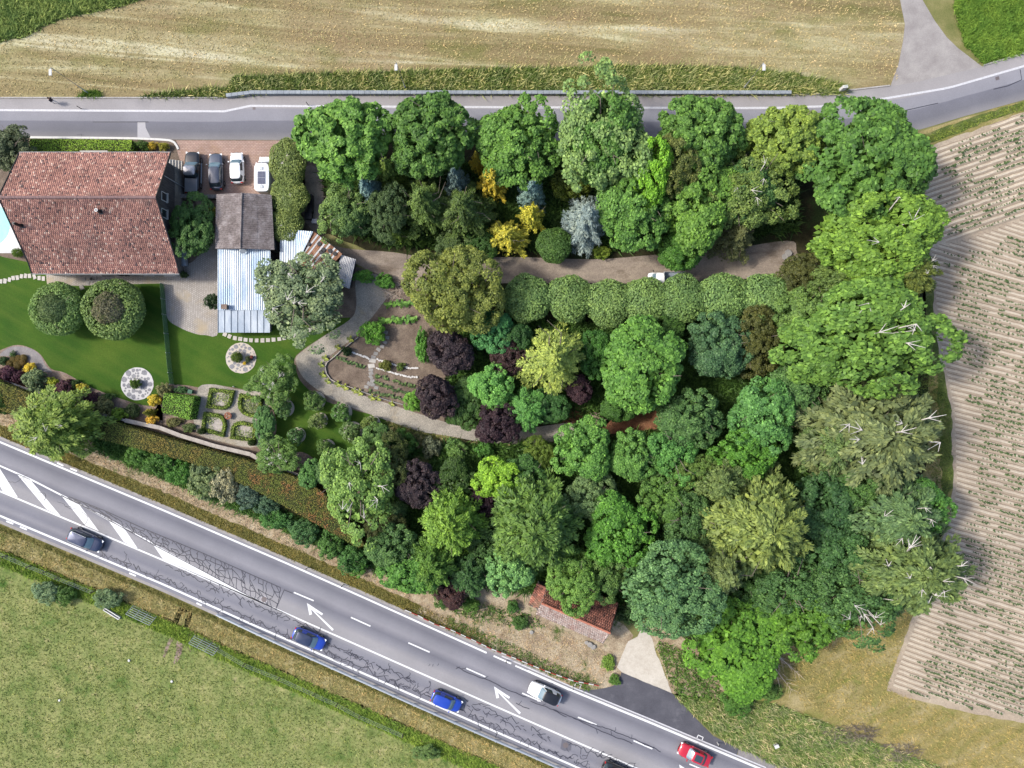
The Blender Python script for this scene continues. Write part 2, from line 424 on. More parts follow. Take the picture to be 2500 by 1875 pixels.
def grassmat():
    t = NT('grass_blades')
    oi = t.n("ShaderNodeObjectInfo"); at = t.n("ShaderNodeAttribute", attribute_name="rnd")
    f = t.ramp(at.outputs["Fac"], [(0, (.55, .62, .5)), (.5, (1, 1, 1)), (.85, (1.35, 1.25, 1.1)), (1, (2.1, 1.8, 1.9))])
    c = t.mix(1, oi.outputs["Color"], f, 'MULTIPLY')
    c = t.mix(1, c, t.ramp(t.noise(.45, 4, .6), [(.35, (.75, .82, .8)), (.65, (1.22, 1.12, 1.05))]), 'MULTIPLY')
    return t.fin(c, .8, spec=.1)
M['grass'] = grassmat()

def ridgemat():
    t = NT('ridged_dry_soil'); at = t.n("ShaderNodeAttribute", attribute_name="rnd")
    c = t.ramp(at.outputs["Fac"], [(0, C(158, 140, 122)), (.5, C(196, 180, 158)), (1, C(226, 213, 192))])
    c = t.mix(1, c, t.ramp(t.noise(.13, 6, .6), [(.3, g1(.88)), (.7, g1(1.1))]), 'MULTIPLY')
    c = t.mix(1, c, t.ramp(t.noise(6, 3, .7), [(.3, g1(.84)), (.7, g1(1.14))]), 'MULTIPLY')
    t.bump(t.noise(7, 4, .7), .6, .05); return t.fin(c, .95, spec=.1)
M['ridge_soil'] = ridgemat()
# ---------------------------------------------------------------- ground, fields, roads
g = bpy.data.meshes.new("ground")
g.from_pydata([(-2500, -2500, 0), (2500, -2500, 0), (2500, 2500, 0), (-2500, 2500, 0)], [], [(0, 1, 2, 3)]); g.update()
tag(link("ground", g, None, M['ground']), "rough grassy ground stretching away under everything", "ground", None, 'structure')

sheet("hay_meadow", [(-2600, -2600), (2198, -2600), (2198, 0), (2209, 59), (2205, 98), (2193, 158), (2173, 214), (1900, 243), (-2600, 246)], 1, M['meadow'], label="dry mown hay meadow above the lane", cat="meadow")
sheet("pasture", [(-2600, 300), (-300, 1150), (0, 1282), (203, 1366), (400, 1449), (617, 1547), (700, 1583), (1071, 1747), (1413, 1897), (3800, 2930), (3800, 4500), (-2600, 4500)], 1, M['pasture'], label="grazed green pasture below the main road", cat="pasture")
FOREST = ragged(D((690, 350), (690, 500), (800, 545), (1000, 560), (1080, 560), (1080, 600), (900, 720), (960, 860), (900, 900), (1000, 960), (760, 990), (690, 1060), (830, 1200), (960, 1320), (1150, 1250), (1330, 1290), (1420, 1340), (1500, 1440), (1560, 1510), (1640, 1480), (1700, 1390), (1900, 1340), (1980, 1250), (2040, 1150), (1990, 1060), (2010, 900), (2000, 640), (2000, 420), (1990, 300), (1930, 280), (1700, 300), (700, 305)), 30, 6, 3)
sheet("forest_floor", FOREST, 2, M['forest_floor'], label="dark leaf litter under the trees", cat="ground")
FIELD = [(2500, 276), (2400, 310), (2260, 358), (2252, 480), (2266, 600), (2290, 850), (2322, 1000), (2328, 1180), (2318, 1260), (2252, 1460), (2222, 1524), (2188, 1615), (2165, 1683), (2203, 1700), (2339, 1735), (2500, 1766), (2900, 1850), (3300, 1900), (3300, -50)]
EDGE = [(2180, 340), (2300, 305), (2400, 272), (2520, 240), (2900, 120), (3300, 0), (3300, 2600), (1950, 1940), (1640, 1692), (1580, 1560), (1700, 1450), (2200, 1250), (2280, 900), (2200, 600)]
sheet("field_margin", ragged(EDGE, 30, 3, 4), 1, M['field_edge'], label="patchy hay grass margin round the ploughed field", cat="grass")
field = sheet("ploughed_field", ragged(FIELD, 14, 2.5, 5), 3, M['soil'], label="pale dry soil field with ridged crop rows", cat="field")
for pts in ([(2240, 450), (2275, 430), (2290, 700), (2330, 950), (2330, 1190), (2300, 1230), (2290, 950), (2250, 700)],):
    sheet("grass_margin", ragged(pts, 14, 4, 6), 2, M['verge'], label="green weedy strip between the wood and the field", cat="grass")
sheet("green_lip", ragged([(2195, 350), (2330, 300), (2430, 268), (2520, 240), (2520, 262), (2420, 292), (2340, 325), (2262, 352), (2240, 375)], 12, 2, 8), 2, M['verge'], label="narrow green grass lip below the lane bend", cat="grass")

# road verges
def band(f, x0, x1, a, b, n=60):
    xs = np.linspace(x0, x1, n)
    return [(x, f(x) + a) for x in xs] + [(x, f(x) + b) for x in xs[::-1]]
NX = [-900, -300, 0, 400, 700, 900, 1200, 1400, 1576, 1852, 2800, 3600]; NY = [707, 955, 1079, 1246, 1375, 1464, 1599, 1687, 1759, 1875, 2270, 2600]
SX = [-900, -300, 0, 203, 400, 617, 700, 1071, 1413, 2800, 3600]; SY = [881, 1133, 1259, 1344, 1427, 1525, 1561, 1725, 1875, 2480, 2830]
CX = [-900, 0, 400, 700, 1200, 1400, 1554, 2800]; CY = [819, 1199, 1368, 1498, 1720, 1808, 1875, 2420]
nl = lambda x: float(np.interp(x, NX, NY)); sl_ = lambda x: float(np.interp(x, SX, SY)); cl = lambda x: float(np.interp(x, CX, CY))
sheet("straw_bank", ragged(band(nl, -300, 1560, -118, -10, 40), 18, 3, 9), 4, M['straw'], label="straw covered bank between road and clipped hedge", cat="bank")
sheet("kerb_grass", ragged(band(nl, -300, 1190, -44, -8, 70), 10, 3, 10), 5, M['olivegrass'], label="olive tufted grass strip along the main road", cat="grass")
sheet("dirt_yard", ragged([(1010, 1490), (1110, 1440), (1200, 1420), (1310, 1450), (1520, 1520), (1545, 1550), (1508, 1640), (1460, 1690), (1400, 1672), (1300, 1625), (1150, 1560)], 14, 3, 11), 6, M['straw2'], label="bare straw yard beside the small tiled barn", cat="yard")
sheet("dirt_yard", ragged([(1585, 1530), (1650, 1540), (1720, 1600), (1780, 1700), (1760, 1760), (1700, 1740), (1640, 1690), (1612, 1610)], 14, 4, 12), 6, M['straw'], label="weedy straw bank right of the concrete pad", cat="bank")
sheet("green_ditch", ragged([(1640, 1695), (1700, 1700), (1900, 1720), (2100, 1800), (2300, 1880), (2500, 1960), (2400, 2100), (1880, 1880), (1760, 1800), (1700, 1750)], 20, 5, 13), 6, M['verge'], label="lush green ditch bank running down to the road", cat="grass")
for nm, a, b, mt, lb in (("dry_strip", 34, 84, 'drygrass', "tan dry grass strip behind the steel guardrail"), ("green_strip", 80, 122, 'verge', "bright green ditch strip beside the pasture fence"), ("kerb_grass", 10, 36, 'olivegrass', "short olive grass between road and guardrail")):
    sheet(nm, ragged(band(sl_, -300, 1500, a, b, 70), 12, 3, 14 + a), 3 + (a < 30), M[mt], label=lb, cat="grass")

def strip_mesh(name, xs, fn, fs, lv, mat):
    V = []; UV = []; nv = 8
    for x in xs:
        for j in range(nv + 1):
            t = j / nv
            V.append(W(x, fn(x) + (fs(x) - fn(x)) * t, 0)[:2] + (lv * LV,)); UV.append((x / S, t))
    F = [(i * (nv + 1) + j, i * (nv + 1) + j + 1, (i + 1) * (nv + 1) + j + 1, (i + 1) * (nv + 1) + j) for i in range(len(xs) - 1) for j in range(nv)]
    me = np_mesh(name, V, F, uv=UV)
    return link(name, me, None, mat)
road = tag(strip_mesh("main_road", np.linspace(-900, 3600, 180), lambda x: nl(x) - 9, lambda x: sl_(x) + 12, 7, M['road']), "wide grey main road with white markings and sealed cracks", "road", None, 'structure')
LNX = [-2500, 0, 500, 545, 600, 1912, 2000, 2173, 2244, 2394, 2500, 2800, 3600]; LNY = [241, 241, 241, 241, 234, 235, 231, 211, 199, 163.5, 132, 30, -250]
LSX = [-2500, 80, 430, 740, 1300, 1900, 2050, 2120, 2197, 2252, 2354, 2500, 2800, 3600]; LSY = [336, 336, 341, 342, 344, 347, 343, 337, 327, 315, 284, 244, 150, -130]
LLX = [-2500, 0, 548, 612, 740, 1240, 1800, 1900, 2000, 2165, 2315, 2500, 2800]; LLY = [269, 269, 272, 258.5, 259.5, 262, 264, 263.5, 260, 240, 215, 161.5, 60]
ln = lambda x: float(np.interp(x, LNX, LNY)); ls = lambda x: float(np.interp(x, LSX, LSY)); ll = lambda x: float(np.interp(x, LLX, LLY))
lane = tag(strip_mesh("village_lane", np.linspace(-2000, 3500, 260), ln, ls, 7, M['lane']), "narrow two tone asphalt lane with white side line", "road", None, 'structure')
ribbon("side_line", [(x, ll(x)) for x in list(np.linspace(-1500, 500, 20)) + [530, 548, 580, 612] + list(np.linspace(640, 2790, 80))], .26, 9, M['paintworn'], lane)
sheet("side_road", [(2197, -900), (2197, 0), (2209, 59), (2205, 98), (2193, 158), (2173, 212), (2244, 200), (2398, 163), (2339, 118), (2311, 91), (2282, 51), (2252, 0), (2250, -900)], 6, M['sideroad'], label="pale old side road joining the lane", cat="road")
sheet("asphalt_patch", [(336, 298), (355, 298), (356, 312), (368, 336), (336, 336)], 9, M['patch'], lane)
ribbon("joint_line", [(227, 298), (363, 298)], .1, 9, M['tar'], lane)
ribbon("joint_line", [(188, 329.5), (206, 330)], .06, 9, M['tar'], lane)
ribbon("joint_line", [(198, 326), (199.5, 332)], .06, 9, M['tar'], lane)
ribbon("joint_line", [(2095, 293), (2150, 282), (2200, 272), (2290, 252)], .09, 9, M['tar'], lane)
ribbon("joint_line", [(2425, 218), (2460, 210), (2494, 195), (2490, 170)], .1, 9, M['tar'], lane)
# north kerb of the lane
kb = MB()
for a, b in ((-900, 545), (1915, 2172), (2400, 2800)):
    xs = np.linspace(a, b, max(2, int((b - a) / 25)))
    for x0, x1 in zip(xs[:-1], xs[1:]):
        p, q = Vector(W(x0, ln(x0) - 2)), Vector(W(x1, ln(x1) - 2)); d = q - p
        kb.box(((p + q) / 2 + Vector((0, 0, .06))), (d.length * .985, .16, .12), math.atan2(d.y, d.x))
tag(kb.build("lane_kerb", M['kerb']), "low stone kerb along the lane's meadow side", "kerb", None, 'structure')
kb = MB()
pts = smooth_poly([(75, 336), (200, 337), (320, 338.5), (400, 342), (422, 346), (431, 355), (436, 365)], 6, False)
for a, b in zip(pts[:-1], pts[1:]):
    p, q = Vector(W(*a)), Vector(W(*b)); d = q - p
    kb.box((p + q) / 2 + Vector((0, 0, .07)), (d.length * 1.02, .26, .14), math.atan2(d.y, d.x))
tag(kb.build("white_kerb", M['whitekerb']), "white stone kerb edging the bright green hedge bed", "kerb", None, 'structure')

# main road markings
def mark(name, pts, parent=road, mat=None): return sheet(name, pts, 9, mat or M['paint'], parent)
xs = np.linspace(-800, 3400, 170)
ribbon("edge_line", [(x, nl(x)) for x in xs if x < 1205], .22, 9, M['paint'], road)
ribbon("edge_line", [(x, nl(x)) for x in xs if x > 1280], .26, 9, M['paint'], road)
ribbon("edge_line", [(x, nl(x) - 8.5) for x in np.linspace(1225, 1870, 30)], .14, 9, M['paintworn'], road)
ribbon("edge_line", [(x, sl_(x)) for x in xs], .24, 9, M['paint'], road)
ribbon("gutter", [(x, sl_(x) + 15) for x in xs], .36, 8, M['sideroad'], road)
ribbon("gutter", [(x, nl(x) - 11) for x in xs if x < 1350], .3, 8, M['sideroad'], road)
ribbon("centre_line", [(x, cl(x)) for x in np.linspace(-600, 2700, 130)], .2, 9, M['paint'], road)
ribbon("island_line", [(-500, 900), (-200, 1045), (0, 1137), (75, 1170), (149, 1208), (200, 1233), (264, 1268), (310, 1292), (371, 1326)], .2, 9, M['paint'], road)
for st in ([(-60, 1082), (-30, 1096), (44, 1214), (8, 1200)], [(40, 1155), (73, 1169.5), (148, 1259), (114, 1243)], [(148, 1207), (193, 1231), (242, 1297), (209, 1283)], [(264, 1269), (305, 1292), (338, 1341), (303, 1323)]):
    mark("hatch_stripe", st)
mark("hatch_wedge", [(371, 1325), (400, 1341), (500, 1395), (594, 1446), (676, 1487), (740, 1518), (700, 1500), (600, 1456), (500, 1411), (399, 1366)])
for a, b in (((717.6, 1446), (766, 1466.5)), ((857, 1507), (904.6, 1528.6)), ((997, 1569), (1049, 1592)), ((1138.5, 1631.4), (1185, 1652)), ((1275, 1692), (1320, 1712)), ((1411, 1750.5), (1456.5, 1769.5)), ((1546.5, 1808), (1592.6, 1828)), ((1683, 1865), (1730, 1885)), ((1820, 1922), (1866, 1942))):
    ribbon("lane_dash", [a, b], .17, 9, M['paint'], road)
for a, b in (((1205, 1601), (1248, 1620)), ((1258, 1625), (1292, 1640)), ((1298, 1643), (1390, 1684)), ((140, 1130), (155, 1137)), ((172, 1143.5), (188, 1150)), ((16, 1272), (33, 1279)), ((49, 1286), (66, 1293)), ((316, 1399), (332, 1406)), ((480, 1472), (493, 1478))):
    ribbon("edge_dash", [a, b], .2, 9.5, M['paint'], road)
for a in (0, 456.5):
    b = a * 1.0
    dy = 203.5 if a else 0
    o = lambda x, y: (x + a, y + dy)
    mark("turn_arrow", [o(749.7, 1472), o(789, 1498), o(786, 1502), o(767, 1490.5), o(815, 1536), o(811.5, 1540), o(759.5, 1487), o(762, 1499.5), o(755.5, 1501.5)])
mark("turn_arrow", [(1658, 1866), (1700, 1894), (1696, 1898), (1677, 1886), (1720, 1930), (1716, 1934), (1668, 1884), (1671, 1894), (1664, 1897)])
for x, y in ((1409, 1677), (1707, 1805)):     # small drain frames beside the edge line
    a = math.radians(24)
    for dx, dy, w_, h_ in ((-.35, .2, .1, .5), (.35, .2, .1, .5), (0, .45, .8, .1)):
        c, s_ = math.cos(-a), math.sin(-a)
        p = W(x, y); cx_, cy_ = p[0] + dx * c - dy * s_, p[1] + dx * s_ + dy * c
        o = MB(); o.add([(cx_ + (i * w_ / 2) * c - (j * h_ / 2) * s_, cy_ + (i * w_ / 2) * s_ + (j * h_ / 2) * c, 9 * LV) for i, j in ((-1, -1), (1, -1), (1, 1), (-1, 1))], [(0, 1, 2, 3)])
        o.build("drain_mark", M['paint'], road)
def disc(name, x, y, r, lv, mat, parent, n=24):
    p = W(x, y); me = bpy.data.meshes.new(name)
    me.from_pydata([(p[0] + r * math.cos(2 * PI * i / n), p[1] + r * math.sin(2 * PI * i / n), lv * LV) for i in range(n)], [], [tuple(range(n))]); me.update()
    return link(name, me, parent, mat)
for x, y, par in ((645, 1463, road), (1381, 1819, road), (2053, 247, lane)):
    if x == 1381: sheet("asphalt_patch", [(1372, 1803), (1396, 1814), (1394, 1832), (1378, 1833), (1368, 1828)], 9, M['darkpatch'], road)
    if x == 645: disc("cover_ring", x, y, .48, 9.5, M['patch'], par)
    disc("manhole_cover", x, y, .36, 10, M['iron'], par)
sheet("drain_grate", [(2429, 189), (2438, 186), (2440, 194), (2431, 197)], 10, M['iron'], lane)
sheet("drain_grate", [(617, 262), (624, 262), (624, 268), (617, 268)], 10, M['iron'], lane)
sheet("dark_strip", [(2005, 292), (2062, 290), (2062, 330), (2005, 340)], 8.5, M['darkpatch'], lane)

# sealed cracks, poured as thin tar ribbons on the road
class Cracks:
    def __init__(s): s.v = []; s.f = []
    def seg(s, a, b, w):
        a = Vector(W(*a)[:2]); b = Vector(W(*b)[:2]); d = b - a
        if d.length < 1e-4: return
        n = Vector((-d.y, d.x)).normalized() * w / 2; e = d.normalized() * w * .3
        k = len(s.v)
        for p in (a - e + n, a - e - n, b + e - n, b + e + n): s.v.append((p.x, p.y, 9.75 * LV + random.random() * .0006))
        s.f.append((k, k + 1, k + 2, k + 3))
    def walk(s, p, ang, n, step, w, r, branch=0.0, depth=0):
        for i in range(n):
            ang += r.gauss(0, .45); q = (p[0] + math.cos(ang) * step, p[1] + math.sin(ang) * step)
            s.seg(p, q, w); p = q
            if depth < 2 and r.random() < branch: s.walk(p, ang + r.choice((-1, 1)) * r.uniform(.7, 1.5), r.randint(1, 4), step, w * .9, r, branch * .5, depth + 1)
        return p
ck = Cracks(); rr = random.Random(11)
up = lambda x: float(np.interp(x, [160, 260, 350, 500, 700], [1209, 1248, 1290, 1352, 1441]))
lo = lambda x: float(np.interp(x, [160, 264, 371, 500, 594, 676], [1213, 1268, 1328, 1396, 1447, 1489]))
cols = list(np.arange(170, 694, 10.5)); G = []
for i, x in enumerate(cols):
    G.append([])
    for j in range(5):
        t = j / 4; xx = x + (rr.gauss(0, 3.2) if 0 < j < 4 else 0); xx = min(xx, 694 - t * 18)
        G[i].append((xx, up(xx) + (lo(min(xx, 676)) - up(xx)) * t + (rr.gauss(0, 2.2) if 0 < j < 4 else 0)))
for i in range(len(G)):
    for j in range(5):
        if i + 1 < len(G) and (j in (0, 4) or (j == 3 and rr.random() < .9) or rr.random() < .55): ck.seg(G[i][j], G[i + 1][j], .09)
        if j < 4 and rr.random() < .8 and (cols[i] > 300 or rr.random() < .4):
            a, b = G[i][j], G[i][j + 1]; m = ((a[0] + b[0]) / 2 + rr.gauss(0, 2), (a[1] + b[1]) / 2 + rr.gauss(0, 1)); ck.seg(a, m, .075); ck.seg(m, b, .075)
        if i + 1 < len(G) and j < 4 and rr.random() < .22: ck.seg(G[i][j], G[i + 1][j + 1], .065)
ck.seg((694, 1440), (674, 1486), .085); ck.seg((694, 1440), (714, 1448), .09)
for (x0, x1, off, dens, ref) in ((240, 780, -12, 1.0, sl_), (790, 1080, -13, 1.0, sl_), (1110, 1500, -13, .8, sl_), (405, 780, 10, .8, cl), (800, 1010, 30, .55, cl), (1130, 1340, 16, .5, cl), (1385, 1560, 9, .9, cl), (800, 1060, -36, .35, sl_), (1140, 1330, -34, .25, sl_)):
    x = x0; y = ref(x) + off
    while x < x1:
        nx = x + rr.uniform(4, 8); ny = ref(nx) + off + rr.gauss(0, 3.4)
        if rr.random() < .55 + .4 * dens: ck.seg((x, y), (nx, ny), .085)
        if rr.random() < .75 * dens: ck.walk((nx, ny), .42 + rr.choice((-1, 1)) * rr.uniform(.6, 1.7), rr.randint(1, 4), 3.6, .07, rr, .25)
        x, y = nx, ny
for (p, a, n, st) in (((1115, 1628), .42, 30, 6), ((1296, 1712), .44, 16, 6), ((1352, 1732), .4, 30, 7), ((1400, 1753), .38, 34, 6.2), ((1260, 1716), .38, 6, 6), ((1560, 1811), .42, 10, 6)):
    x, y = p
    for i in range(n):
        q = (x + math.cos(a) * st + rr.gauss(0, .5), y + math.sin(a) * st + rr.gauss(0, .8)); ck.seg((x, y), q, .09)
        if rr.random() < .1: ck.walk(q, a + rr.choice((-1, 1)) * .7, 3, 4, .06, rr)
        x, y = q
ck.seg((1113, 1633), (1122, 1628), .085)
for p in ((1050, 1621), (1058, 1621), (1071, 1620)): ck.walk(p, 1.9, 2, 3, .06, rr)
for t in range(4): ck.walk((20 + 60 * t, 1175 + 25 * t), .42, 9, 6, .05, rr, .08)
tag(link("crack_sealant", (lambda me: (me.from_pydata(ck.v, [], ck.f), me.update(), me)[2])(bpy.data.meshes.new("crack_sealant")), road, M['tar']), kind='stuff')

sheet("asphalt_apron", smooth_poly([(1395, 1678), (1440, 1684), (1486, 1677), (1508, 1666), (1517, 1641)], 5, False) + [(1641, 1692), (1694, 1749), (1741, 1796), (1803, 1828), (1799, 1843), (1700, 1803), (1576, 1750), (1400, 1679)], 8, M['apron'], label="fresh dark asphalt apron at the field entrance", cat="driveway")
sheet("gravel_shoulder", ragged([(1803, 1829), (1860, 1846), (1935, 1880), (2100, 1950), (2080, 1972), (1799, 1848)], 14, 1.5, 3), 8, M['greygrit'], label="pale gravel shoulder beside the road bend", cat="shoulder")
sheet("concrete_pad", ragged([(1517, 1641), (1506, 1629), (1533, 1566), (1556, 1554), (1571, 1525), (1579, 1527), (1592, 1559), (1600, 1590), (1617, 1627), (1640, 1692)], 9, .8, 2), 9, M['concrete'], label="pale concrete entrance pad beside the tiled barn", cat="driveway")

# yard, drives and garden
sheet("garden_ground", D((-60, 290), (300, 290), (700, 300), (700, 560), (870, 600), (960, 650), (960, 960), (720, 1100), (560, 1050), (300, 950), (-60, 860)), 3, M['bedsoil'], label="brown garden soil round house and beds", cat="ground")
LAWN = D((-90, 552), (60, 566), (345, 596), (480, 690), (640, 700), (757, 686), (700, 725), (640, 768), (640, 800), (655, 830), (700, 865), (780, 890), (832, 905), (836, 950), (800, 985), (730, 1010), (690, 1000), (640, 985), (600, 960), (595, 900), (570, 862), (520, 840), (460, 833), (420, 838), (395, 838), (365, 828), (345, 850), (340, 876), (318, 876), (280, 868), (200, 838), (140, 806), (105, 795), (85, 768), (60, 752), (30, 748), (-90, 778))
sheet("lawn", smooth_poly(LAWN, 4), 5, M['lawn'], label="striped mown lawn of the garden", cat="lawn")
sheet("driveway", [(431, 343), (745, 344), (745, 480), (660, 480), (480, 500), (433, 372)], 6, M['redpave'], label="red block paved parking yard beside the house", cat="driveway")
sheet("courtyard", smooth_poly([(390, 655), (470, 640), (535, 560), (540, 640), (536, 805), (500, 818), (468, 812), (440, 800), (412, 782), (405, 755), (400, 700)], 4), 7, M['courtpave'], label="pale setts paved courtyard between house and barn", cat="courtyard")
sheet("terrace", [(112, 668), (400, 664), (400, 692), (300, 694), (190, 698), (115, 694)], 6, M['courtpave'], label="paved terrace strip along the house front", cat="terrace")
DRIVE = D((655, 370), (690, 370), (700, 470), (690, 510), (740, 535), (850, 545), (950, 560), (1100, 555), (1280, 560), (1420, 550), (1560, 540), (1700, 520), (1720, 540), (1715, 590), (1560, 605), (1400, 612), (1200, 612), (1060, 612), (920, 615), (860, 605), (770, 570), (660, 480))
sheet("gravel_drive", smooth_poly(DRIVE, 4), 6, M['drive'], label="dusty gravel drive through the trees", cat="drive")
PATH = D((770, 600), (812, 592), (842, 622), (836, 642), (800, 690), (770, 725), (740, 748), (707, 776), (706, 808), (722, 826), (790, 856), (852, 876), (900, 892), (1000, 922), (1080, 930), (1190, 918), (1300, 900), (1322, 900), (1300, 925), (1235, 946), (1140, 960), (1045, 955), (960, 940), (900, 930), (800, 895), (730, 868), (690, 845), (655, 815), (640, 785), (645, 765), (700, 726), (756, 690), (770, 660))
sheet("gravel_path", smooth_poly(PATH, 4), 7, M['gravel'], label="pale gravel path looping round the vegetable plot", cat="path")
sheet("earth_bank", ragged(D((1240, 905), (1300, 895), (1432, 880), (1440, 925), (1300, 940), (1240, 930)), 10, 2, 3), 7, M['redearth'], label="red brown bare earth at the end of the path", cat="ground")
sheet("dry_bank", ragged(D((838, 905), (900, 932), (1050, 958), (1200, 960), (1200, 975), (1060, 985), (1000, 1000), (880, 1000), (840, 950)), 12, 3, 3), 6, M['drygrass'], label="dry grass bank below the gravel path", cat="grass")
sheet("mulch_bed", smooth_poly(D((-90, 790), (-20, 765), (30, 746), (62, 750), (88, 766), (110, 796), (142, 806), (200, 838), (282, 868), (322, 877), (342, 872), (352, 888), (345, 925), (300, 918), (200, 884), (90, 850), (-90, 810)), 4), 8, M['mulch'], label="long curved mulch bed of coloured shrubs", cat="flower bed")
sheet("grit_apron", smooth_poly([(0, 868), (20, 850), (50, 846), (80, 853), (100, 870), (112, 893), (128, 908), (100, 905), (70, 880), (40, 870)], 5), 9, M['greygrit'], label="grey grit curve in the shrub bed", cat="gravel")
sheet("garden_bed", smooth_poly(D((372, 836), (400, 832), (440, 838), (470, 832), (520, 842), (575, 862), (592, 890), (597, 930), (580, 975), (555, 972), (500, 955), (430, 930), (340, 905), (335, 885)), 4), 8, M['mulch'], label="mulched ground under the formal parterre", cat="flower bed")
sheet("parterre_gravel", smooth_poly([(480, 955), (515, 938), (575, 950), (655, 965), (648, 1030), (630, 1090), (540, 1078), (478, 1050)], 4), 9, M['gravel'], label="pale gravel cross paths of the parterre", cat="path")
sheet("vegetable_plot", smooth_poly(D((716, 778), (790, 730), (812, 705), (840, 645), (905, 636), (930, 700), (965, 760), (950, 860), (900, 885), (850, 870), (760, 836), (722, 812)), 4), 8, M['bedsoil'], label="brown soil vegetable plot inside the path loop", cat="vegetable plot")
sheet("pool_deck", [(-200, 497), (10, 497), (60, 612), (40, 618), (0, 618), (-200, 622)], 6, M['deck'], label="white tiled deck round the swimming pool", cat="deck")
def watermat():
    t = NT('pool_water'); t.bump(t.noise(1.4, 3, .5), .15, .085)
    return t.fin(C(150, 226, 226), .08, spec=.5)
M['water'] = watermat()
o = disc("pool_water", -28, 549, 2.75, 7, M['water'], None, 40); tag(o, "turquoise water of the round pool by the house", "pool", None, 'structure')

# tyre ruts in the pasture
for pts in ([(425, 1512), (432, 1545), (418, 1570), (404, 1602), (398, 1600), (412, 1560), (415, 1530)], [(437, 1545), (447, 1570), (440, 1605), (425, 1622), (430, 1590), (432, 1565)], [(462, 1490), (470, 1500), (452, 1560), (466, 1590), (458, 1580), (446, 1540)], [(440, 1480), (480, 1465), (470, 1490), (445, 1500), (428, 1535), (420, 1530)]):
    sheet("wheel_rut", ragged(smooth_poly(pts, 3), 3, 1.2, 2), 3, M['mulch'], label="bare muddy wheel rut in the pasture gateway", cat="rut")

# stone retaining wall along the lane: separate blocks
wall = tag(empty("retaining_wall", W(1236, 230)), "long low wall of pale concrete blocks beside the lane", "wall")
bm_ = MB().box((0, 0, 0), (.70, .42, .62)).mesh("block"); bm_.materials.append(M['wallblock'])
xs = np.arange(556, 1915, 14.0)
for x in xs:
    yb = 229.5 if x > 612 else 229.5 + (612 - x) * .12
    o = link("block", bm_, wall); p = W(x + 7, yb)
    o.location = (p[0] - wall.location.x, p[1] - wall.location.y, .31 + random.uniform(-.008, .008)); o.rotation_euler = (0, 0, random.gauss(0, .006) + (.12 if x < 610 else 0))

# ---------------------------------------------------------------- stone circles
def stone_circle(px, py, r, label, mort, seed, nring):
    p = W(px, py); c = tag(MB().prism([(p[0] + r * math.cos(a) * random.uniform(.985, 1.015), p[1] + r * math.sin(a) * random.uniform(.985, 1.015)) for a in np.linspace(0, 2 * PI, 40)[:-1]], 0, .06).build("stone_circle", mort), label, "paving", None, 'structure')
    q = random.Random(seed); done = []
    tries = [(a, .82 * r, r * .185) for a in np.linspace(0, 2 * PI, nring)[:-1]] + [(a, .5 * r, r * .19) for a in np.linspace(.3, 2 * PI + .3, int(nring * .62))[:-1]] + [(q.uniform(0, 2 * PI), r * q.uniform(.3, .9), r * q.uniform(.06, .13)) for _ in range(300)]
    for a, d, s in tries:
        a += q.gauss(0, .085); d *= q.uniform(.95, 1.05); s *= q.uniform(.6, 1.1)
        x, y = d * math.cos(a), d * math.sin(a)
        if d + s * .8 > r * .98 or any(math.hypot(x - u, y - v) < (s + t) * .93 for u, v, t in done): continue
        done.append((x, y, s)); n = q.randint(5, 7); ph = q.uniform(0, 6)
        pts = [(p[0] + x + s * q.uniform(.8, 1.12) * math.cos(ph + 2 * PI * k / n), p[1] + y + s * q.uniform(.8, 1.12) * math.sin(ph + 2 * PI * k / n)) for k in range(n)]
        MB().prism(pts, .03, .075 + q.uniform(0, .012)).build("stone", M['flagstone'], c)
stone_circle(335.4, 937, 2.08, "round paved circle of grey stones with bush and square slab", M['mortar'], 3, 15)
stone_circle(588.7, 874, 1.94, "round paved circle of cream stones with bush and flower pots", M['mortar2'], 5, 17)
sheet("square_slab", [(347, 931), (361, 932), (359, 947), (345, 946)], 21, M['flagstone'], label="square grey slab set in the stone circle", cat="slab")

def stepping(name, label, pts, w, h, rots, mat):
    root = tag(empty(name, W(*pts[0])), label, "path", None, 'structure')
    for i, (x, y) in enumerate(pts):
        p = W(x, y); a = rots[i] if hasattr(rots, '__len__') else rots
        q = [(-w / 2, -h / 2), (w / 2, -h / 2), (w / 2, h / 2), (-w / 2, h / 2)]
        q = [(u * random.uniform(.88, 1.1), v * random.uniform(.88, 1.1)) for u, v in q]
        ca, sa = math.cos(a), math.sin(a)
        o = MB().prism([(u * ca - v * sa, u * sa + v * ca) for u, v in q], 0, .075).build("stepping_stone", mat, root)
        o.location = Vector(p) - root.location
A_ = [(3, 687), (13, 686), (24, 682.6), (33, 679), (43, 678), (53, 674.6), (63, 673.6), (73, 674), (85, 676), (96, 679), (106.6, 680)]
stepping("stepping_stones", "arc of white stepping stones across lawn towards the terrace", A_, .4, .56, [random.gauss(0, .15) for _ in A_], M['slab'])
B_ = [(400 + x / 4.424, 600 + y / 4.424) for x, y in ((660, 957), (710, 978), (770, 997), (827, 1007), (884, 1015), (943, 1021), (1005, 1024), (1066, 1023), (1127, 1019), (1187, 1015), (1247, 1008), (1303, 997), (1357, 985), (1413, 967), (1473, 945), (1530, 925), (1580, 905), (1625, 882), (1668, 858))]
stepping("stepping_stones", "arc of square cream stepping stones below the metal shed", B_, .48, .5, [-.45, -.4, -.2, -.1, -.1, -.05, 0, .02, .03, .05, .08, .12, .18, .28, .35, .4, .45, .5, .5], M['slab'])
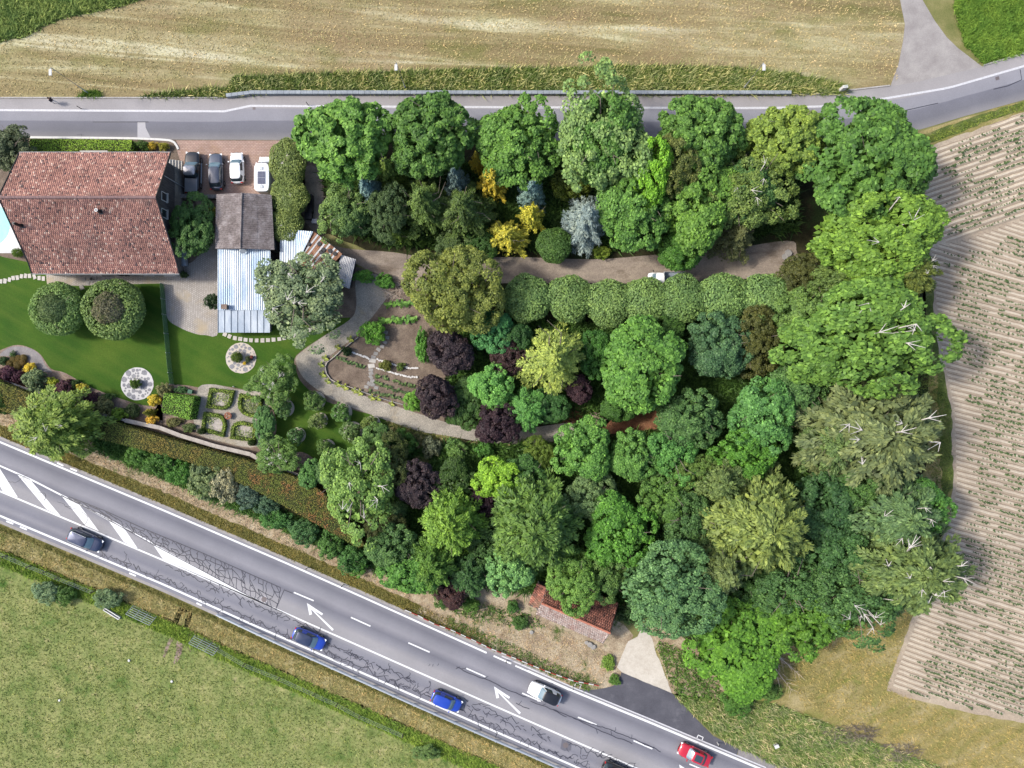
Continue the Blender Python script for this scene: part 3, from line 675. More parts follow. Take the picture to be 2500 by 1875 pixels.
V_ = [(700 + x / 4.424, 650 + y / 4.424) for x, y in ((1070, 715), (1085, 770), (1060, 820), (1030, 865), (993, 900), (963, 943), (938, 982), (910, 1120), (910, 1157), (910, 1198), (926, 1240), (930, 1280), (890, 1268), (860, 1302), (968, 1312))]
stepping("stepping_stones", "winding grey stepping stones through the vegetable plot", V_, .55, .42, [random.gauss(-.2, .35) for _ in V_], M['slabgrey'])
stepping("stepping_stones", "big pale slabs at the vegetable plot crossing", [(910, 881), (907, 893)], .85, .5, [-.15, .1], M['slab'])
P_ = [(205, 683), (215, 690), (225, 684), (232, 679), (240, 686), (252, 680), (262, 680), (272, 677), (200, 702), (222, 678)]
stepping("flagstone_patch", "loose grey flagstones in the terrace by the round trees", P_, .55, .5, [random.uniform(0, 3) for _ in P_], M['slabgrey'])
MUL = [(692, 998, 22), (767, 980, 23), (777, 1028, 19), (833, 1008, 22), (858, 1055, 24), (905, 1035, 19), (723, 1064, 19), (795, 1093, 19)]
for x, y, r in MUL[:]:
    p = W(x + 5, y - 2)
    o = MB().prism([(p[0] + r / S * math.cos(a), p[1] + r / S * math.sin(a)) for a in np.linspace(0, 2 * PI, 28)[:-1]], 0, .085).build("mulch_disc", M['mortar2'])
    tag(o, "pale round mulch ring under a small fruit tree", "mulch ring", "mulch rings on the orchard lawn", 'structure')
sheet("gravel_crescent", smooth_poly([(700, 1110), (725, 1103), (750, 1108), (772, 1128), (775, 1150), (740, 1150), (705, 1135)], 4), 7, M['mulch'], label="brown mulch crescent at the lawn's lower end", cat="flower bed")

# field ridges (real relief) and crop seedlings
def clip_row(poly, p, d):
    """t-range(s) where the line p + t d runs inside poly"""
    ts = []
    for i in range(len(poly)):
        a, b = poly[i], poly[(i + 1) % len(poly)]
        ex, ey = b[0] - a[0], b[1] - a[1]; den = d[0] * ey - d[1] * ex
        if abs(den) < 1e-9: continue
        t = ((a[0] - p[0]) * ey - (a[1] - p[1]) * ex) / den; u = ((a[0] - p[0]) * d[1] - (a[1] - p[1]) * d[0]) / den
        if 0 <= u < 1: ts.append(t)
    ts.sort(); return list(zip(ts[0::2], ts[1::2]))
UP = [(2500, 282), (2400, 317), (2268, 366), (2260, 480), (2272, 592), (2351, 583), (2500, 527), (2800, 420), (2800, 150)]
LOW = [(2272, 604), (2351, 592), (2500, 537), (2800, 430), (2800, 1800), (2500, 1752), (2339, 1722), (2215, 1690), (2180, 1675), (2200, 1612), (2235, 1524), (2262, 1460), (2326, 1260), (2336, 1180), (2330, 1000), (2298, 850)]
RV = []; RF = []; SEED = []; rr = random.Random(4)
RR_ = []
def ridge(poly, p, d, z=.13):
    for t0, t1 in clip_row(poly, p, d):
        if t1 - t0 < 25: continue
        m = max(3, int((t1 - t0) / 14)); L = math.hypot(*d); nx, ny = -d[1] / L, d[0] / L
        b = len(RV)
        for i in range(m + 1):
            t = t0 + (t1 - t0) * i / m; w = rr.gauss(0, .35); h = z * rr.uniform(.8, 1.2) * min(1, (i + .2) / 3, (m - i + .2) / 2)
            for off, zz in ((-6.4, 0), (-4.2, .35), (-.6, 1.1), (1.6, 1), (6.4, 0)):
                q = W(p[0] + d[0] * t + nx * (off + w), p[1] + d[1] * t + ny * (off + w))
                RV.append((q[0], q[1], 3.2 * LV + h * zz + .002))
        for i in range(m):
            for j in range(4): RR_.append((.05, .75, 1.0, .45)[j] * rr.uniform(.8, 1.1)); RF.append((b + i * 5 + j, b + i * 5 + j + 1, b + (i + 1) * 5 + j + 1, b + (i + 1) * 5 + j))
        t = t0 + rr.uniform(25, 70); run = 0; dens = rr.choice((.9, .7, .5, .85))
        while t < t1:
            x, y = p[0] + d[0] * t, p[1] + d[1] * t
            if x > 2530: break
            if run <= 0: run = rr.uniform(10, 60); on = rr.random() < dens; gap = rr.choice((3.2, 3.8, 5.5, 9))
            if on: SEED.append((x + rr.gauss(0, .6), y + rr.gauss(0, .9), rr.uniform(.45, 1.1)))
            st = gap * rr.uniform(.8, 1.25); t += st; run -= st
for k in range(0, 40): ridge(UP, (2260, 300 + k * 12.6 + 40), (1, -.345))
for k in range(0, 112):
    y0 = 440 + k * 12.9; s_ = float(np.interp(y0, [440, 700, 1000, 1250, 1500, 1700], [.36, .27, .25, .28, .34, .36]))
    ridge(LOW, (2270, y0), (1, s_))
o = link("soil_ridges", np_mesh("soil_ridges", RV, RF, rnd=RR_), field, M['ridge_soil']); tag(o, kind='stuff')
# ---------------------------------------------------------------- foliage
def unit(a): return a / np.maximum(np.linalg.norm(a, axis=1, keepdims=True), 1e-6)
def sph(n, rng, zmin=-1.0):
    z = rng.uniform(zmin, 1, n); a = rng.uniform(0, 2 * PI, n); r = np.sqrt(1 - z * z)
    return np.c_[r * np.cos(a), r * np.sin(a), z]
def leaves(P, N, L, Wd, rng, T=None):
    n = len(P); N = unit(N)
    if T is None: T = rng.normal(size=(n, 3))
    T = unit(T - N * np.sum(T * N, 1, keepdims=True)); B = np.cross(N, T)
    L = np.asarray(L).reshape(-1, 1) * np.ones((n, 1)); Wd = np.asarray(Wd).reshape(-1, 1) * np.ones((n, 1))
    V = np.stack([P - T * L / 2, P + B * Wd / 2 - T * L * .08, P + T * L / 2, P - B * Wd / 2 - T * L * .08], 1).reshape(-1, 3)
    return V, np.arange(4 * n).reshape(n, 4)
def crown_mesh(name, parts, rng):
    Vs = []; Fs = []; k = 0
    for V, F in parts: Vs.append(V); Fs.append(F + k); k += len(V)
    V = np.vstack(Vs); F = np.vstack(Fs)
    me = np_mesh(name, V, F, rnd=np.clip(rng.normal(.5, .22, len(F)), 0, 1)); me.materials.append(M['leaf']); return me

def puffy(seed, R=4.5, H=10, nc=120, per=95, leaf=.34, cr=(.5, .95), zmin=-.3, zc=.58, flat=.40, lobe=.13, up=.45, asp=.72, nl=0):
    rng = np.random.default_rng(seed)
    d = sph(nc, rng, zmin); az = np.arctan2(d[:, 1], d[:, 0]); ph = rng.uniform(0, 6, 4)
    rad = 1 + lobe * (np.sin(2 * az + ph[0]) * .5 + np.sin(3 * az + ph[1]) * .6 + np.sin(5 * az + ph[2] + 2 * d[:, 2]) * .5) * np.sqrt(1 - d[:, 2] ** 2) - rng.random(nc) * .18
    c = d * np.array([R, R, flat * H]) * rad[:, None] * .86 + np.array([0, 0, zc * H])
    if nl:      # several boughs, each a dome of its own, with dark valleys between
        ld = sph(nl, rng, -.1); lc = ld * np.array([R, R, flat * H]) * rng.uniform(.42, .62, (nl, 1)); lr = rng.uniform(.42, .6, nl)
        lc = np.vstack([lc, [[0, 0, flat * H * .35]]]); lr = np.r_[lr, .58]
        li = rng.integers(0, nl + 1, nc * 3); d2 = sph(nc * 3, rng, -.35); cc = lc[li] + d2 * lr[li][:, None] * np.array([R, R, flat * H]) * .82
        rel = (cc[:, None, :] - lc[None]) / (lr[None, :, None] * np.array([R, R, flat * H]) * .70); ok = (np.linalg.norm(rel, axis=2) > 1).all(1)
        cc = cc[ok][:nc]; d = d2[ok][:nc]; nc = len(cc); c = cc + np.array([0, 0, zc * H])
    rc = rng.uniform(cr[0], cr[1], nc)
    I = np.repeat(np.arange(nc), per); n = len(I)
    e = unit(sph(n, rng) + .75 * d[I] + np.array([0, 0, .25]))
    P = c[I] + e * rc[I][:, None] * np.array([1, 1, .85]) * rng.uniform(.75, 1.08, (n, 1))
    N = e * .6 + np.array([0, 0, up]) + rng.normal(size=(n, 3)) * .42
    l = leaf * rng.uniform(.7, 1.3, n)
    m = int(n * .22); q = sph(m, rng, -.6) * rng.uniform(.35, .82, (m, 1)) * np.array([R, R, flat * H]) * .9 + np.array([0, 0, zc * H - .03 * H])
    return crown_mesh("crown", [leaves(P, N, l, l * asp, rng), leaves(q, rng.normal(size=(m, 3)) + np.array([0, 0, 1]), leaf * 1.7, leaf * 1.4, rng)], rng)

def branchy(seed, R=4.5, H=10, nb=80, per=120, L=.42, wd=.17, z0=.3, z1=.97, prof=None, droop=.25, spray=.75, fill=.15, tuft=.4):
    """crown of spreading sprays: hornbeam, larch, cedar, spruce"""
    rng = np.random.default_rng(seed); P = []; N = []; T = []
    for b in range(nb):
        z = z0 + (z1 - z0) * (rng.random() ** .8); a = rng.uniform(0, 2 * PI)
        Lb = R * prof((z - z0) / (z1 - z0)) * rng.uniform(.72, 1.08)
        dirv = np.array([math.cos(a), math.sin(a), 0]); lat = np.array([-dirv[1], dirv[0], 0])
        t = np.sqrt(rng.random(per)) * .92 + .08
        rise = (.10 if z < .8 else .25) * H * .25
        base = np.array([0, 0, z * H])
        w = spray * (1.15 - t) * Lb * .45 + .10 * Lb * .3
        s = rng.uniform(-1, 1, per)
        q = base + dirv * (t * Lb)[:, None] + lat * (s * w)[:, None] + np.array([0, 0, 1]) * (rise * t - droop * Lb * t * t - .12 * np.abs(s) * w + rng.normal(0, .09 * tuft * 2, per))[:, None]
        P.append(q); T.append(dirv + lat * (s * .8)[:, None] + np.array([0, 0, -.35]) + rng.normal(size=(per, 3)) * .25)
        N.append(np.array([0, 0, 1.0]) + dirv * .35 + rng.normal(size=(per, 3)) * tuft)
    P = np.vstack(P); T = np.vstack(T); N = np.vstack(N); n = len(P); l = L * rng.uniform(.65, 1.3, n)
    parts = [leaves(P, N, l, wd * rng.uniform(.8, 1.25, n), rng, T)]
    m = int(n * fill)
    if m:
        zz = rng.random(m) ** .8; a = rng.uniform(0, 2 * PI, m); r = np.array([prof(u) for u in zz]) * R * np.sqrt(rng.random(m)) * .75
        parts.append(leaves(np.c_[r * np.cos(a), r * np.sin(a), (z0 + (z1 - z0) * zz * .9) * H], rng.normal(size=(m, 3)) + np.array([0, 0, .8]), L * 1.2, L * .9, rng))
    return crown_mesh("crown", parts, rng)

def clipped(seed, R=2.6, H=4.5, n=6500, leaf=.2, zb=.42, p=2.6, wob=.05, hole=None):
    """tightly shorn rounded crown"""
    rng = np.random.default_rng(seed); d = sph(n, rng, -.75); az = np.arctan2(d[:, 1], d[:, 0]); ph = rng.uniform(0, 6, 3)
    k = (np.abs(d[:, :2]).max(1) ** 0)
    s = (np.sqrt(d[:, 0] ** 2 + d[:, 1] ** 2) ** p + np.abs(d[:, 2]) ** p) ** (-1 / p)
    r = s * (1 + wob * np.sin(3 * az + ph[0]) + wob * np.sin(7 * az + 4 * d[:, 2] + ph[1])) * rng.uniform(.93, 1.03, n)
    if hole is not None: r *= 1 - hole * np.exp(-(np.abs(np.hypot(d[:, 0], d[:, 1]) * s - .52) / .07) ** 2)
    hz = H * (1 - zb) / 2
    P = d * r[:, None] * np.array([R, R, hz]) + np.array([0, 0, H * zb + hz])
    N = d * .7 + np.array([0, 0, .3]) + rng.normal(size=(n, 3)) * .42; l = leaf * rng.uniform(.7, 1.3, n)
    m = n // 3; q = sph(m, rng, -.7); Q = q * np.array([R, R, hz]) * rng.uniform(.6, .88, (m, 1)) + np.array([0, 0, H * zb + hz])
    return crown_mesh("crown", [leaves(P, N, l, l * .75, rng), leaves(Q, q + rng.normal(size=(m, 3)) * .4, leaf * 2, leaf * 1.7, rng)], rng)

def trunk_mesh(seed, R, H, top=.6, r0=.2, limbs=7, zl=.3, reach=.7, lift=.35):
    r = random.Random(seed); m = MB()
    P = [(0, 0, -.05)]; x = y = 0
    for k in range(1, 6):
        x += r.gauss(0, .02 * R); y += r.gauss(0, .02 * R); P.append((x, y, H * top * k / 5))
    m.tube(P, [r0 * (1.25 - .16 * k) for k in range(6)], 7)
    for k in range(limbs):
        a = 2 * PI * k / limbs + r.uniform(-.4, .4); z = H * (zl + (top - zl) * r.random()); L = R * reach * r.uniform(.7, 1.15)
        pts = [(0, 0, z)]
        for j in (1, 2, 3):
            a += r.gauss(0, .2); pts.append((math.cos(a) * L * j / 3, math.sin(a) * L * j / 3, z + lift * H * (j / 3) ** .8 * r.uniform(.8, 1.1)))
        m.tube(pts, [r0 * .5, r0 * .34, r0 * .2, r0 * .08], 5)
    return m.mesh("trunk")
def twigs_mesh(seed, R, H, n=9):
    """bare pale twigs sticking out of the crown top"""
    r = random.Random(seed); m = MB()
    for k in range(n):
        a = r.uniform(0, 2 * PI); d = R * r.uniform(.1, .6); z = H * (.97 - .25 * (d / R) ** 2); x, y = d * math.cos(a), d * math.sin(a); L = R * r.uniform(.1, .24); b = r.uniform(0, 6)
        m.tube([(x * .6, y * .6, z * .8), (x, y, z), (x + L * math.cos(b), y + L * math.sin(b), z + .02 * H)], [.05, .035, .012], 4)
        for c in (-.6, .7): m.tube([(x, y, z), (x + .7 * L * math.cos(b + c), y + .7 * L * math.sin(b + c), z + .02 * H)], [.028, .008], 4)
    return m.mesh("bare_branch")

dome = lambda u: max(.12, math.sqrt(max(0, 1 - u ** 2.2)))
cone = lambda u: max(.04, (1 - u) ** .85)
rcone = lambda u: max(.08, (1 - u ** 1.5))
KIND = {}   # kind -> (R, H, zref, [crowns], [trunks])
def kind(k, R, H, zref, crowns, **tk):
    ts = [trunk_mesh(i + len(KIND) * 5, R, H, **tk) for i in range(2)]
    for t in ts: t.materials.append(M['bark'])
    KIND[k] = (R, H, zref, crowns, ts)
kind('chestnut', 4.5, 11, .6, [puffy(s, 4.5, 11, 190, 72, .36, (.36, .66), lobe=.12) for s in (1, 2, 3)], r0=.28)
kind('maple', 4.5, 10, .58, [puffy(s, 4.5, 10, 190, 72, .30, (.32, .75), nl=7) for s in (11, 12, 13, 14)], r0=.22)
kind('fine', 4.5, 10, .58, [puffy(s, 4.5, 10, 220, 80, .21, (.3, .62), asp=.6, nl=9) for s in (21, 22)], r0=.2)
kind('loose', 4.5, 10, .58, [puffy(s, 4.5, 10, 95, 85, .24, (.4, .85), lobe=.3, zmin=-.15, flat=.34) for s in (31, 32)], r0=.22, reach=.85, limbs=9)
kind('feather', 4.5, 10, .6, [branchy(s, 4.5, 10, 95, 120, .42, .16, prof=dome, droop=.24, spray=.6, tuft=.5) for s in (41, 42, 43)], r0=.18)
kind('larch', 4.5, 11, .55, [branchy(s, 4.5, 11, 110, 125, .32, .12, .14, .98, rcone, .2, .65) for s in (51, 52)], r0=.2)
kind('spruce', 2.6, 8, .42, [branchy(s, 2.6, 8, 120, 85, .26, .06, .06, .99, cone, .16, .7, .3, .5) for s in (61, 62)], r0=.14, top=.9, limbs=3, reach=.2)
kind('cypress', 2.8, 6, .5, [branchy(s, 2.8, 6, 60, 120, .30, .12, .1, .97, rcone, .1, .5, .12, .55) for s in (71, 72)], r0=.12)
kind('shorn', 2.6, 4.6, .68, [clipped(s, wob=.04) for s in (81, 82)], r0=.14, top=.7, zl=.4, reach=.6, lift=.2)
kind('tiered', 3.1, 4.4, .66, [clipped(s, 3.1, 4.4, 9000, .19, .3, 2.4, .015, .3) for s in (85, 86)], r0=.16, top=.75, limbs=12, reach=.8, lift=.3)
kind('shrub', 1.3, 1.9, .5, [puffy(s, 1.3, 1.9, 45, 42, .17, (.2, .42), zmin=-.6, zc=.42, flat=.46, lobe=.16) for s in (91, 92, 93)], r0=.05, top=.5)
kind('bush', 2.4, 3.6, .5, [puffy(s, 2.4, 3.6, 70, 65, .2, (.3, .6), zmin=-.55, zc=.45, flat=.46, lobe=.2) for s in (95, 96, 97)], r0=.08, top=.5)
kind('ball', .9, 1.1, .5, [clipped(s, .9, 1.1, 1500, .1, .0, 2.1, .03) for s in (101,)], r0=.04, top=.5, limbs=3)
kind('conelet', .9, 2.4, .3, [branchy(s, .9, 2.4, 60, 40, .13, .07, .02, .99, cone, .05, .5, .4) for s in (105,)], r0=.04, top=.8, limbs=2, reach=.2)

def leafcol(c):
    l = [lin(v / 255) * .82 for v in c]; m = sum(l) / 3
    return tuple(v * .92 + m * .08 for v in l) + (1,)
cnt = [0]
def tree(name, label, k, x, y, rx, ry, h, tint, cat="tree", group=None, px=False, bare=0, rot=None, zref=None, inner=None):
    if not px: x, y, rx, ry = x * 1.1302, y * 1.1302, rx * 1.1302, ry * 1.1302
    R, H, zr, cs, ts = KIND[k]; cnt[0] += 1; i = cnt[0]; r = random.Random(i * 7 + 1)
    z = (zref if zref is not None else zr) * h; p = W(x, y, z); kk = (1 - z / CAM_H) / S
    root = tag(empty(name, (p[0], p[1], 0)), label, cat, group)
    a = rot if rot is not None else (r.uniform(0, 2 * PI) if abs(rx - ry) < .12 * rx else r.choice((0, PI)))
    gf = (1.07 if k == 'chestnut' else 1.2) if k in ('chestnut', 'maple', 'fine', 'loose', 'feather', 'larch', 'spruce', 'cypress') else 1.0
    sx, sy = gf * rx * kk / R, gf * ry * kk / R
    if abs(rx - ry) < .12 * rx: sx = sy = (sx + sy) / 2
    c = link("crown", cs[i % len(cs)], root); t = link("trunk", ts[i % 2], root)
    for o in (c, t): o.rotation_euler = (0, 0, a); o.scale = (sx, sy, h / H)
    t.scale = (min(sx, 1.2), min(sy, 1.2), h / H)
    v = r.uniform(.92, 1.08); lc = leafcol(tint); c.color = (lc[0] * v * r.uniform(.95, 1.05), lc[1] * v, lc[2] * v, 1)
    if inner:
        ik, iscale, it = inner[:3]; ih = inner[3] if len(inner) > 3 else .93; R2, H2, z2, c2, t2 = KIND[ik]; o = link("inner_crown", c2[i % len(c2)], root)
        o.scale = (rx * kk / R2 * iscale, ry * kk / R2 * iscale, h / H2 * ih); o.color = leafcol(it); o.rotation_euler = (0, 0, a)
    if bare:
        m = twigs_mesh(i, R, H, bare); m.materials.append(M['palebark']); b = tag(link("bare_branch", m, root), kind="stuff"); b.rotation_euler = (0, 0, a); b.scale = (sx, sy, h / H)
    return root

G1, G2, G3, G4, G5 = (108, 152, 62), (92, 136, 58), (84, 124, 66), (120, 160, 58), (100, 134, 84)
OLV, BLU, YEL, PUR, DRK = (116, 132, 58), (138, 170, 168), (212, 208, 66), (66, 54, 60), (66, 100, 44)
T = tree
# row along the lane
T("chestnut_tree", "bright green puffy chestnut tree at the vine end of the lane row", 'chestnut', 748, 305, 100, 97, 11, G1)
T("chestnut_tree", "dense chestnut tree second from the vines, beside a lamp post", 'chestnut', 932, 292, 90, 96, 11.5, G2)
T("chestnut_tree", "smaller chestnut tree of the lane row above the golden conifers", 'maple', 1117, 303, 80, 88, 10, G1)
T("chestnut_tree", "tallest tree of the lane row with whitish blossom on its crown", 'loose', 1300, 295, 102, 116, 13, (128, 164, 92), inner=('maple', .93, G2))
T("chestnut_tree", "round deep green chestnut tree right of the blossoming tree", 'chestnut', 1512, 295, 94, 88, 11, G2)
T("chestnut_tree", "yellowish green chestnut tree before the lane's bend", 'chestnut', 1690, 308, 84, 86, 10, (132, 156, 62))
T("maple_tree", "large deep green maple at the lane bend beside the ploughed field", 'maple', 1872, 370, 134, 118, 12, G2)
T("maple_tree", "light green maple just below the maple at the lane bend", 'maple', 1890, 510, 140, 96, 12.5, G4, bare=3)
T("beech_tree", "olive drooping beech leaning out over the field edge", 'feather', 1935, 595, 95, 70, 10, OLV, bare=6)
T("maple_tree", "broad bright maple with twigs reaching over the field edge", 'maple', 1875, 725, 160, 108, 13, (104, 146, 60), bare=6)
T("hornbeam_tree", "grey green feathery hornbeam with bare twigs by the field's grass strip", 'feather', 1885, 940, 148, 124, 13.5, (120, 138, 88), bare=8)
T("hornbeam_tree", "green feathery hornbeam below the grey green one", 'feather', 1930, 1110, 110, 85, 11.5, G5, bare=4)
T("beech_tree", "sprawling beech with white bare branches hanging over the field", 'feather', 1960, 1225, 135, 105, 12, (112, 136, 76), bare=12)
T("beech_tree", "leafy beech at the wood's lower corner above the hay margin", 'loose', 1850, 1290, 105, 75, 10.5, G3, bare=8)
T("hornbeam_tree", "yellow tinged feathery hornbeam in the middle of the wood", 'feather', 1640, 1135, 116, 116, 13, (132, 148, 74))
T("lime_tree", "blue green lumpy lime tree right of the tiled barn", 'fine', 1440, 1270, 108, 90, 11.5, (98, 142, 88))
T("larch_tree", "olive spiky larch behind the blue green lime tree", 'larch', 1555, 1225, 72, 92, 12, (112, 134, 76))
T("hazel_bush", "big leafed hazel thicket above the concrete pad's bank", 'maple', 1592, 1400, 98, 92, 6.5, (96, 146, 44))
T("hazel_bush", "green hazel bush beside the fallen dead tree", 'maple', 1745, 1330, 85, 82, 7.5, (92, 140, 44))
T("oak_tree", "pale green leafy oak above the hazel beside the hornbeam", 'loose', 1700, 1255, 80, 60, 9, G3)
T("larch_tree", "soft green larch with radiating sprays in the lower wood", 'feather', 1155, 1135, 100, 100, 12, (100, 138, 62))
T("larch_tree", "light green spiky larch beside a dark purple plum", 'feather', 978, 1128, 66, 74, 10, (116, 158, 56))
T("purple_plum", "dark purple plum tree left of the light green larch", 'maple', 900, 1042, 46, 46, 6, PUR)
T("walnut_tree", "open yellow green walnut with grey limbs at the hedge end", 'loose', 778, 1050, 80, 92, 9, (126, 162, 76), bare=7)
T("maple_bush", "bright lime green maple bush below the gravel path", 'maple', 1076, 1037, 50, 50, 6.5, (138, 184, 46))
T("chestnut_tree", "fresh green tree hiding the end of the gravel path", 'maple', 1258, 975, 58, 58, 8, (104, 152, 64))
T("cherry_tree", "rounded green tree below the red earth", 'maple', 1362, 980, 50, 50, 7.5, (96, 146, 66))
T("ash_tree", "fresh green ash right of the red earth", 'loose', 1455, 975, 56, 56, 8, (100, 156, 74))
T("dogwood_tree", "pale variegated dogwood under the fresh green tree", 'fine', 1270, 1075, 52, 50, 6.5, (118, 150, 92))
T("laurel_tree", "dark glossy laurel with bright leaf tips in the lower wood", 'maple', 1338, 1140, 66, 68, 8.5, (92, 144, 50))
T("ash_tree", "mid green ash between laurel and feathery hornbeam", 'maple', 1430, 1075, 52, 52, 7, G2)
T("field_maple", "green field maple right of the dogwood", 'loose', 1495, 1120, 60, 60, 8, G3)
T("lime_tree", "soft green lime tree in the heart of the wood", 'maple', 1650, 900, 74, 76, 9, (96, 148, 74))
T("lime_tree", "bright leaf tree below the soft green lime", 'maple', 1600, 990, 62, 52, 8, (92, 148, 50))
T("cedar_tree", "grey green broad tree above the red earth", 'maple', 1485, 900, 66, 56, 8.5, G3)
T("maple_tree", "wide bright green maple below the clipped tree row", 'maple', 1385, 800, 100, 92, 10, (98, 150, 60))
T("cedar_tree", "yellow green cedar with layered sprays below the clipped row", 'larch', 1195, 775, 82, 86, 11, (158, 178, 82))
T("locust_tree", "large olive green locust tree between drive and vegetable plot", 'fine', 980, 637, 94, 94, 10.5, (126, 138, 60))
T("pine_tree", "dark blue green tree beneath the clipped row's field end", 'maple', 1545, 745, 68, 62, 8, (82, 118, 76))
T("yew_tree", "brownish olive yew at the end of the clipped row", 'fine', 1625, 740, 56, 66, 7, (92, 96, 44))
T("oak_tree", "pale leaved oak between yew and the broad bright maple", 'maple', 1735, 690, 66, 60, 9, (104, 138, 66))
T("elder_bush", "brown green bushy tree at the drive's far end", 'fine', 1725, 590, 46, 46, 6, (88, 96, 48))
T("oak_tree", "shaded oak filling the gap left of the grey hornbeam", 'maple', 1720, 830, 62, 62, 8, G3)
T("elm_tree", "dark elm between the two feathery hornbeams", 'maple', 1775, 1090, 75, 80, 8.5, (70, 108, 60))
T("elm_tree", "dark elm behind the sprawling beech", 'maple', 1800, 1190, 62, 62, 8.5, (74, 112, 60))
T("elder_bush", "small lime green sapling beside the purple plums", 'maple', 1060, 832, 42, 40, 5.5, (112, 170, 78))
T("elder_bush", "bright ferny sumac sapling above the gravel path", 'feather', 1140, 885, 44, 46, 5.5, (98, 160, 76))
T("purple_plum", "dark purple plum below the olive locust tree", 'maple', 968, 757, 52, 48, 6, PUR)
T("purple_plum", "dark purple plum at the corner of the vegetable plot", 'maple', 946, 857, 46, 44, 6, PUR)
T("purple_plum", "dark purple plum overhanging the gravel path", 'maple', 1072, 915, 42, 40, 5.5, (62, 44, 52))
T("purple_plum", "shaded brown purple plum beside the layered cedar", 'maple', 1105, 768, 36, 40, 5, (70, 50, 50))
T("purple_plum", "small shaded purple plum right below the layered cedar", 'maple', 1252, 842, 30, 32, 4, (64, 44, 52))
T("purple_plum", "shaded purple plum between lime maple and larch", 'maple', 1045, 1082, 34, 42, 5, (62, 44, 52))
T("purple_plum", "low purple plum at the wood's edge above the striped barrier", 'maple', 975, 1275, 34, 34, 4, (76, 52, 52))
T("holly_tree", "deep green tree right of the olive locust", 'maple', 1068, 718, 44, 42, 6, (76, 138, 78))
T("holly_tree", "dark green tree under the clipped row's house end", 'maple', 1110, 735, 36, 36, 5, (66, 106, 52))
# clipped row
for i, (x, y, r_) in enumerate(((1140, 645, 47), (1229, 645, 46), (1314, 655, 47), (1394, 652, 48), (1474, 646, 48), (1560, 645, 50), (1655, 648, 52))):
    T("clipped_plane_tree", ("first clipped plane tree of the row, beside the olive locust", "second clipped plane tree of the row from the locust", "third clipped plane tree of the row from the locust", "clipped plane tree whose crown hides the white truck's cab", "clipped plane tree whose crown hides the truck's bed", "clipped plane tree between the white truck and the trailer", "last clipped plane tree of the row, over the grey trailer")[i], 'shorn', x, y, r_ * 1.12, r_ * 1.05, 4.6, (122, 158, 88), group="clipped plane trees along the drive")
# between lane and drive
T("golden_cypress", "big golden yellow cypress beside the gravel drive", 'cypress', 1095, 510, 56, 48, 6, YEL)
T("golden_cypress", "golden cypress shoot leaning from the big golden cypress", 'cypress', 1148, 465, 32, 36, 6.5, YEL)
T("golden_cypress", "tall golden cypress between the dark spruces", 'cypress', 1065, 392, 36, 42, 8, (220, 202, 62))
T("golden_cypress", "small golden tip just above the tall golden cypress", 'cypress', 1030, 348, 18, 18, 7, (204, 184, 58))
T("blue_spruce", "blue spruce under the row's first chestnut", 'spruce', 800, 415, 34, 46, 8, BLU)
T("blue_spruce", "blue grey spruce between the dark firs", 'spruce', 985, 395, 30, 42, 8.5, (116, 140, 140))
T("blue_spruce", "blue spruce above the big golden cypress", 'spruce', 1148, 418, 38, 36, 8, (130, 166, 164))
T("blue_cedar", "silver blue cedar with long sprays beside the drive", 'spruce', 1265, 480, 56, 66, 9, (150, 172, 172), zref=.35)
T("fir_tree", "dark green fir with drooping sprays left of the golden cypress", 'larch', 1000, 455, 66, 72, 10, (92, 116, 54))
T("fir_tree", "green spiky fir next to the small blue spruce", 'larch', 918, 440, 58, 70, 10, (100, 126, 58))
T("fir_tree", "small yellow green fir between the first two chestnuts", 'spruce', 845, 375, 40, 42, 9, (120, 146, 58))
T("juniper_tree", "rounded dark juniper in front of the blue spruce", 'fine', 842, 455, 42, 54, 7, (86, 110, 66))
T("ash_tree", "feathery ash at the drive's narrow entrance", 'loose', 742, 458, 52, 52, 7, (112, 142, 72))
T("ash_tree", "low grey green ash where the drive widens", 'maple', 765, 470, 42, 42, 6, (92, 122, 66))
T("yew_bush", "low yellow green yew bush at the drive's bend", 'cypress', 862, 505, 34, 26, 3, (110, 140, 52), cat="shrub")
T("laurel_bush", "loose glossy laurel above the olive locust tree", 'loose', 985, 525, 40, 32, 3.5, (90, 116, 66), cat="shrub")
T("yew_bush", "dark green clipped yew left of the golden cypress", 'fine', 1045, 522, 36, 34, 3.5, (64, 104, 40), cat="shrub")
T("laurel_bush", "round dark glossy laurel below the silver blue cedar", 'shorn', 1197, 530, 37, 38, 3.6, (84, 122, 56), cat="shrub")
T("box_bush", "small lime green bush under the silver blue cedar's tip", 'bush', 1300, 545, 22, 15, 1.6, (122, 148, 44), cat="shrub")
T("maple_tree", "dense green maple left of the lime green column tree", 'maple', 1365, 440, 74, 84, 10.5, (98, 142, 60))
T("locust_tree", "lime green column tree among the drive's maples", 'maple', 1405, 375, 42, 72, 12, (130, 186, 46))
T("copper_tree", "bronze tinged tree under the round deep green chestnut", 'fine', 1455, 365, 52, 70, 11, (118, 128, 64))
T("maple_tree", "leafy green maple right of the bronze tinged tree", 'maple', 1500, 445, 76, 86, 10.5, (104, 146, 56))
T("oak_tree", "green oak with bare twigs beyond the leafy maple", 'loose', 1615, 420, 78, 84, 10.5, (112, 140, 66), bare=5, inner=('maple', .86, G3))
T("fig_tree", "dark leafed fig overhanging the white truck", 'maple', 1470, 545, 55, 46, 6.5, (78, 124, 44))
T("pine_tree", "olive pine at the far end of the drive", 'larch', 1590, 510, 56, 52, 7, (112, 118, 72))
T("box_bush", "dim yellow green bush in the shade below the blossoming tree", 'bush', 1235, 400, 44, 36, 4, (96, 112, 34), cat="shrub")
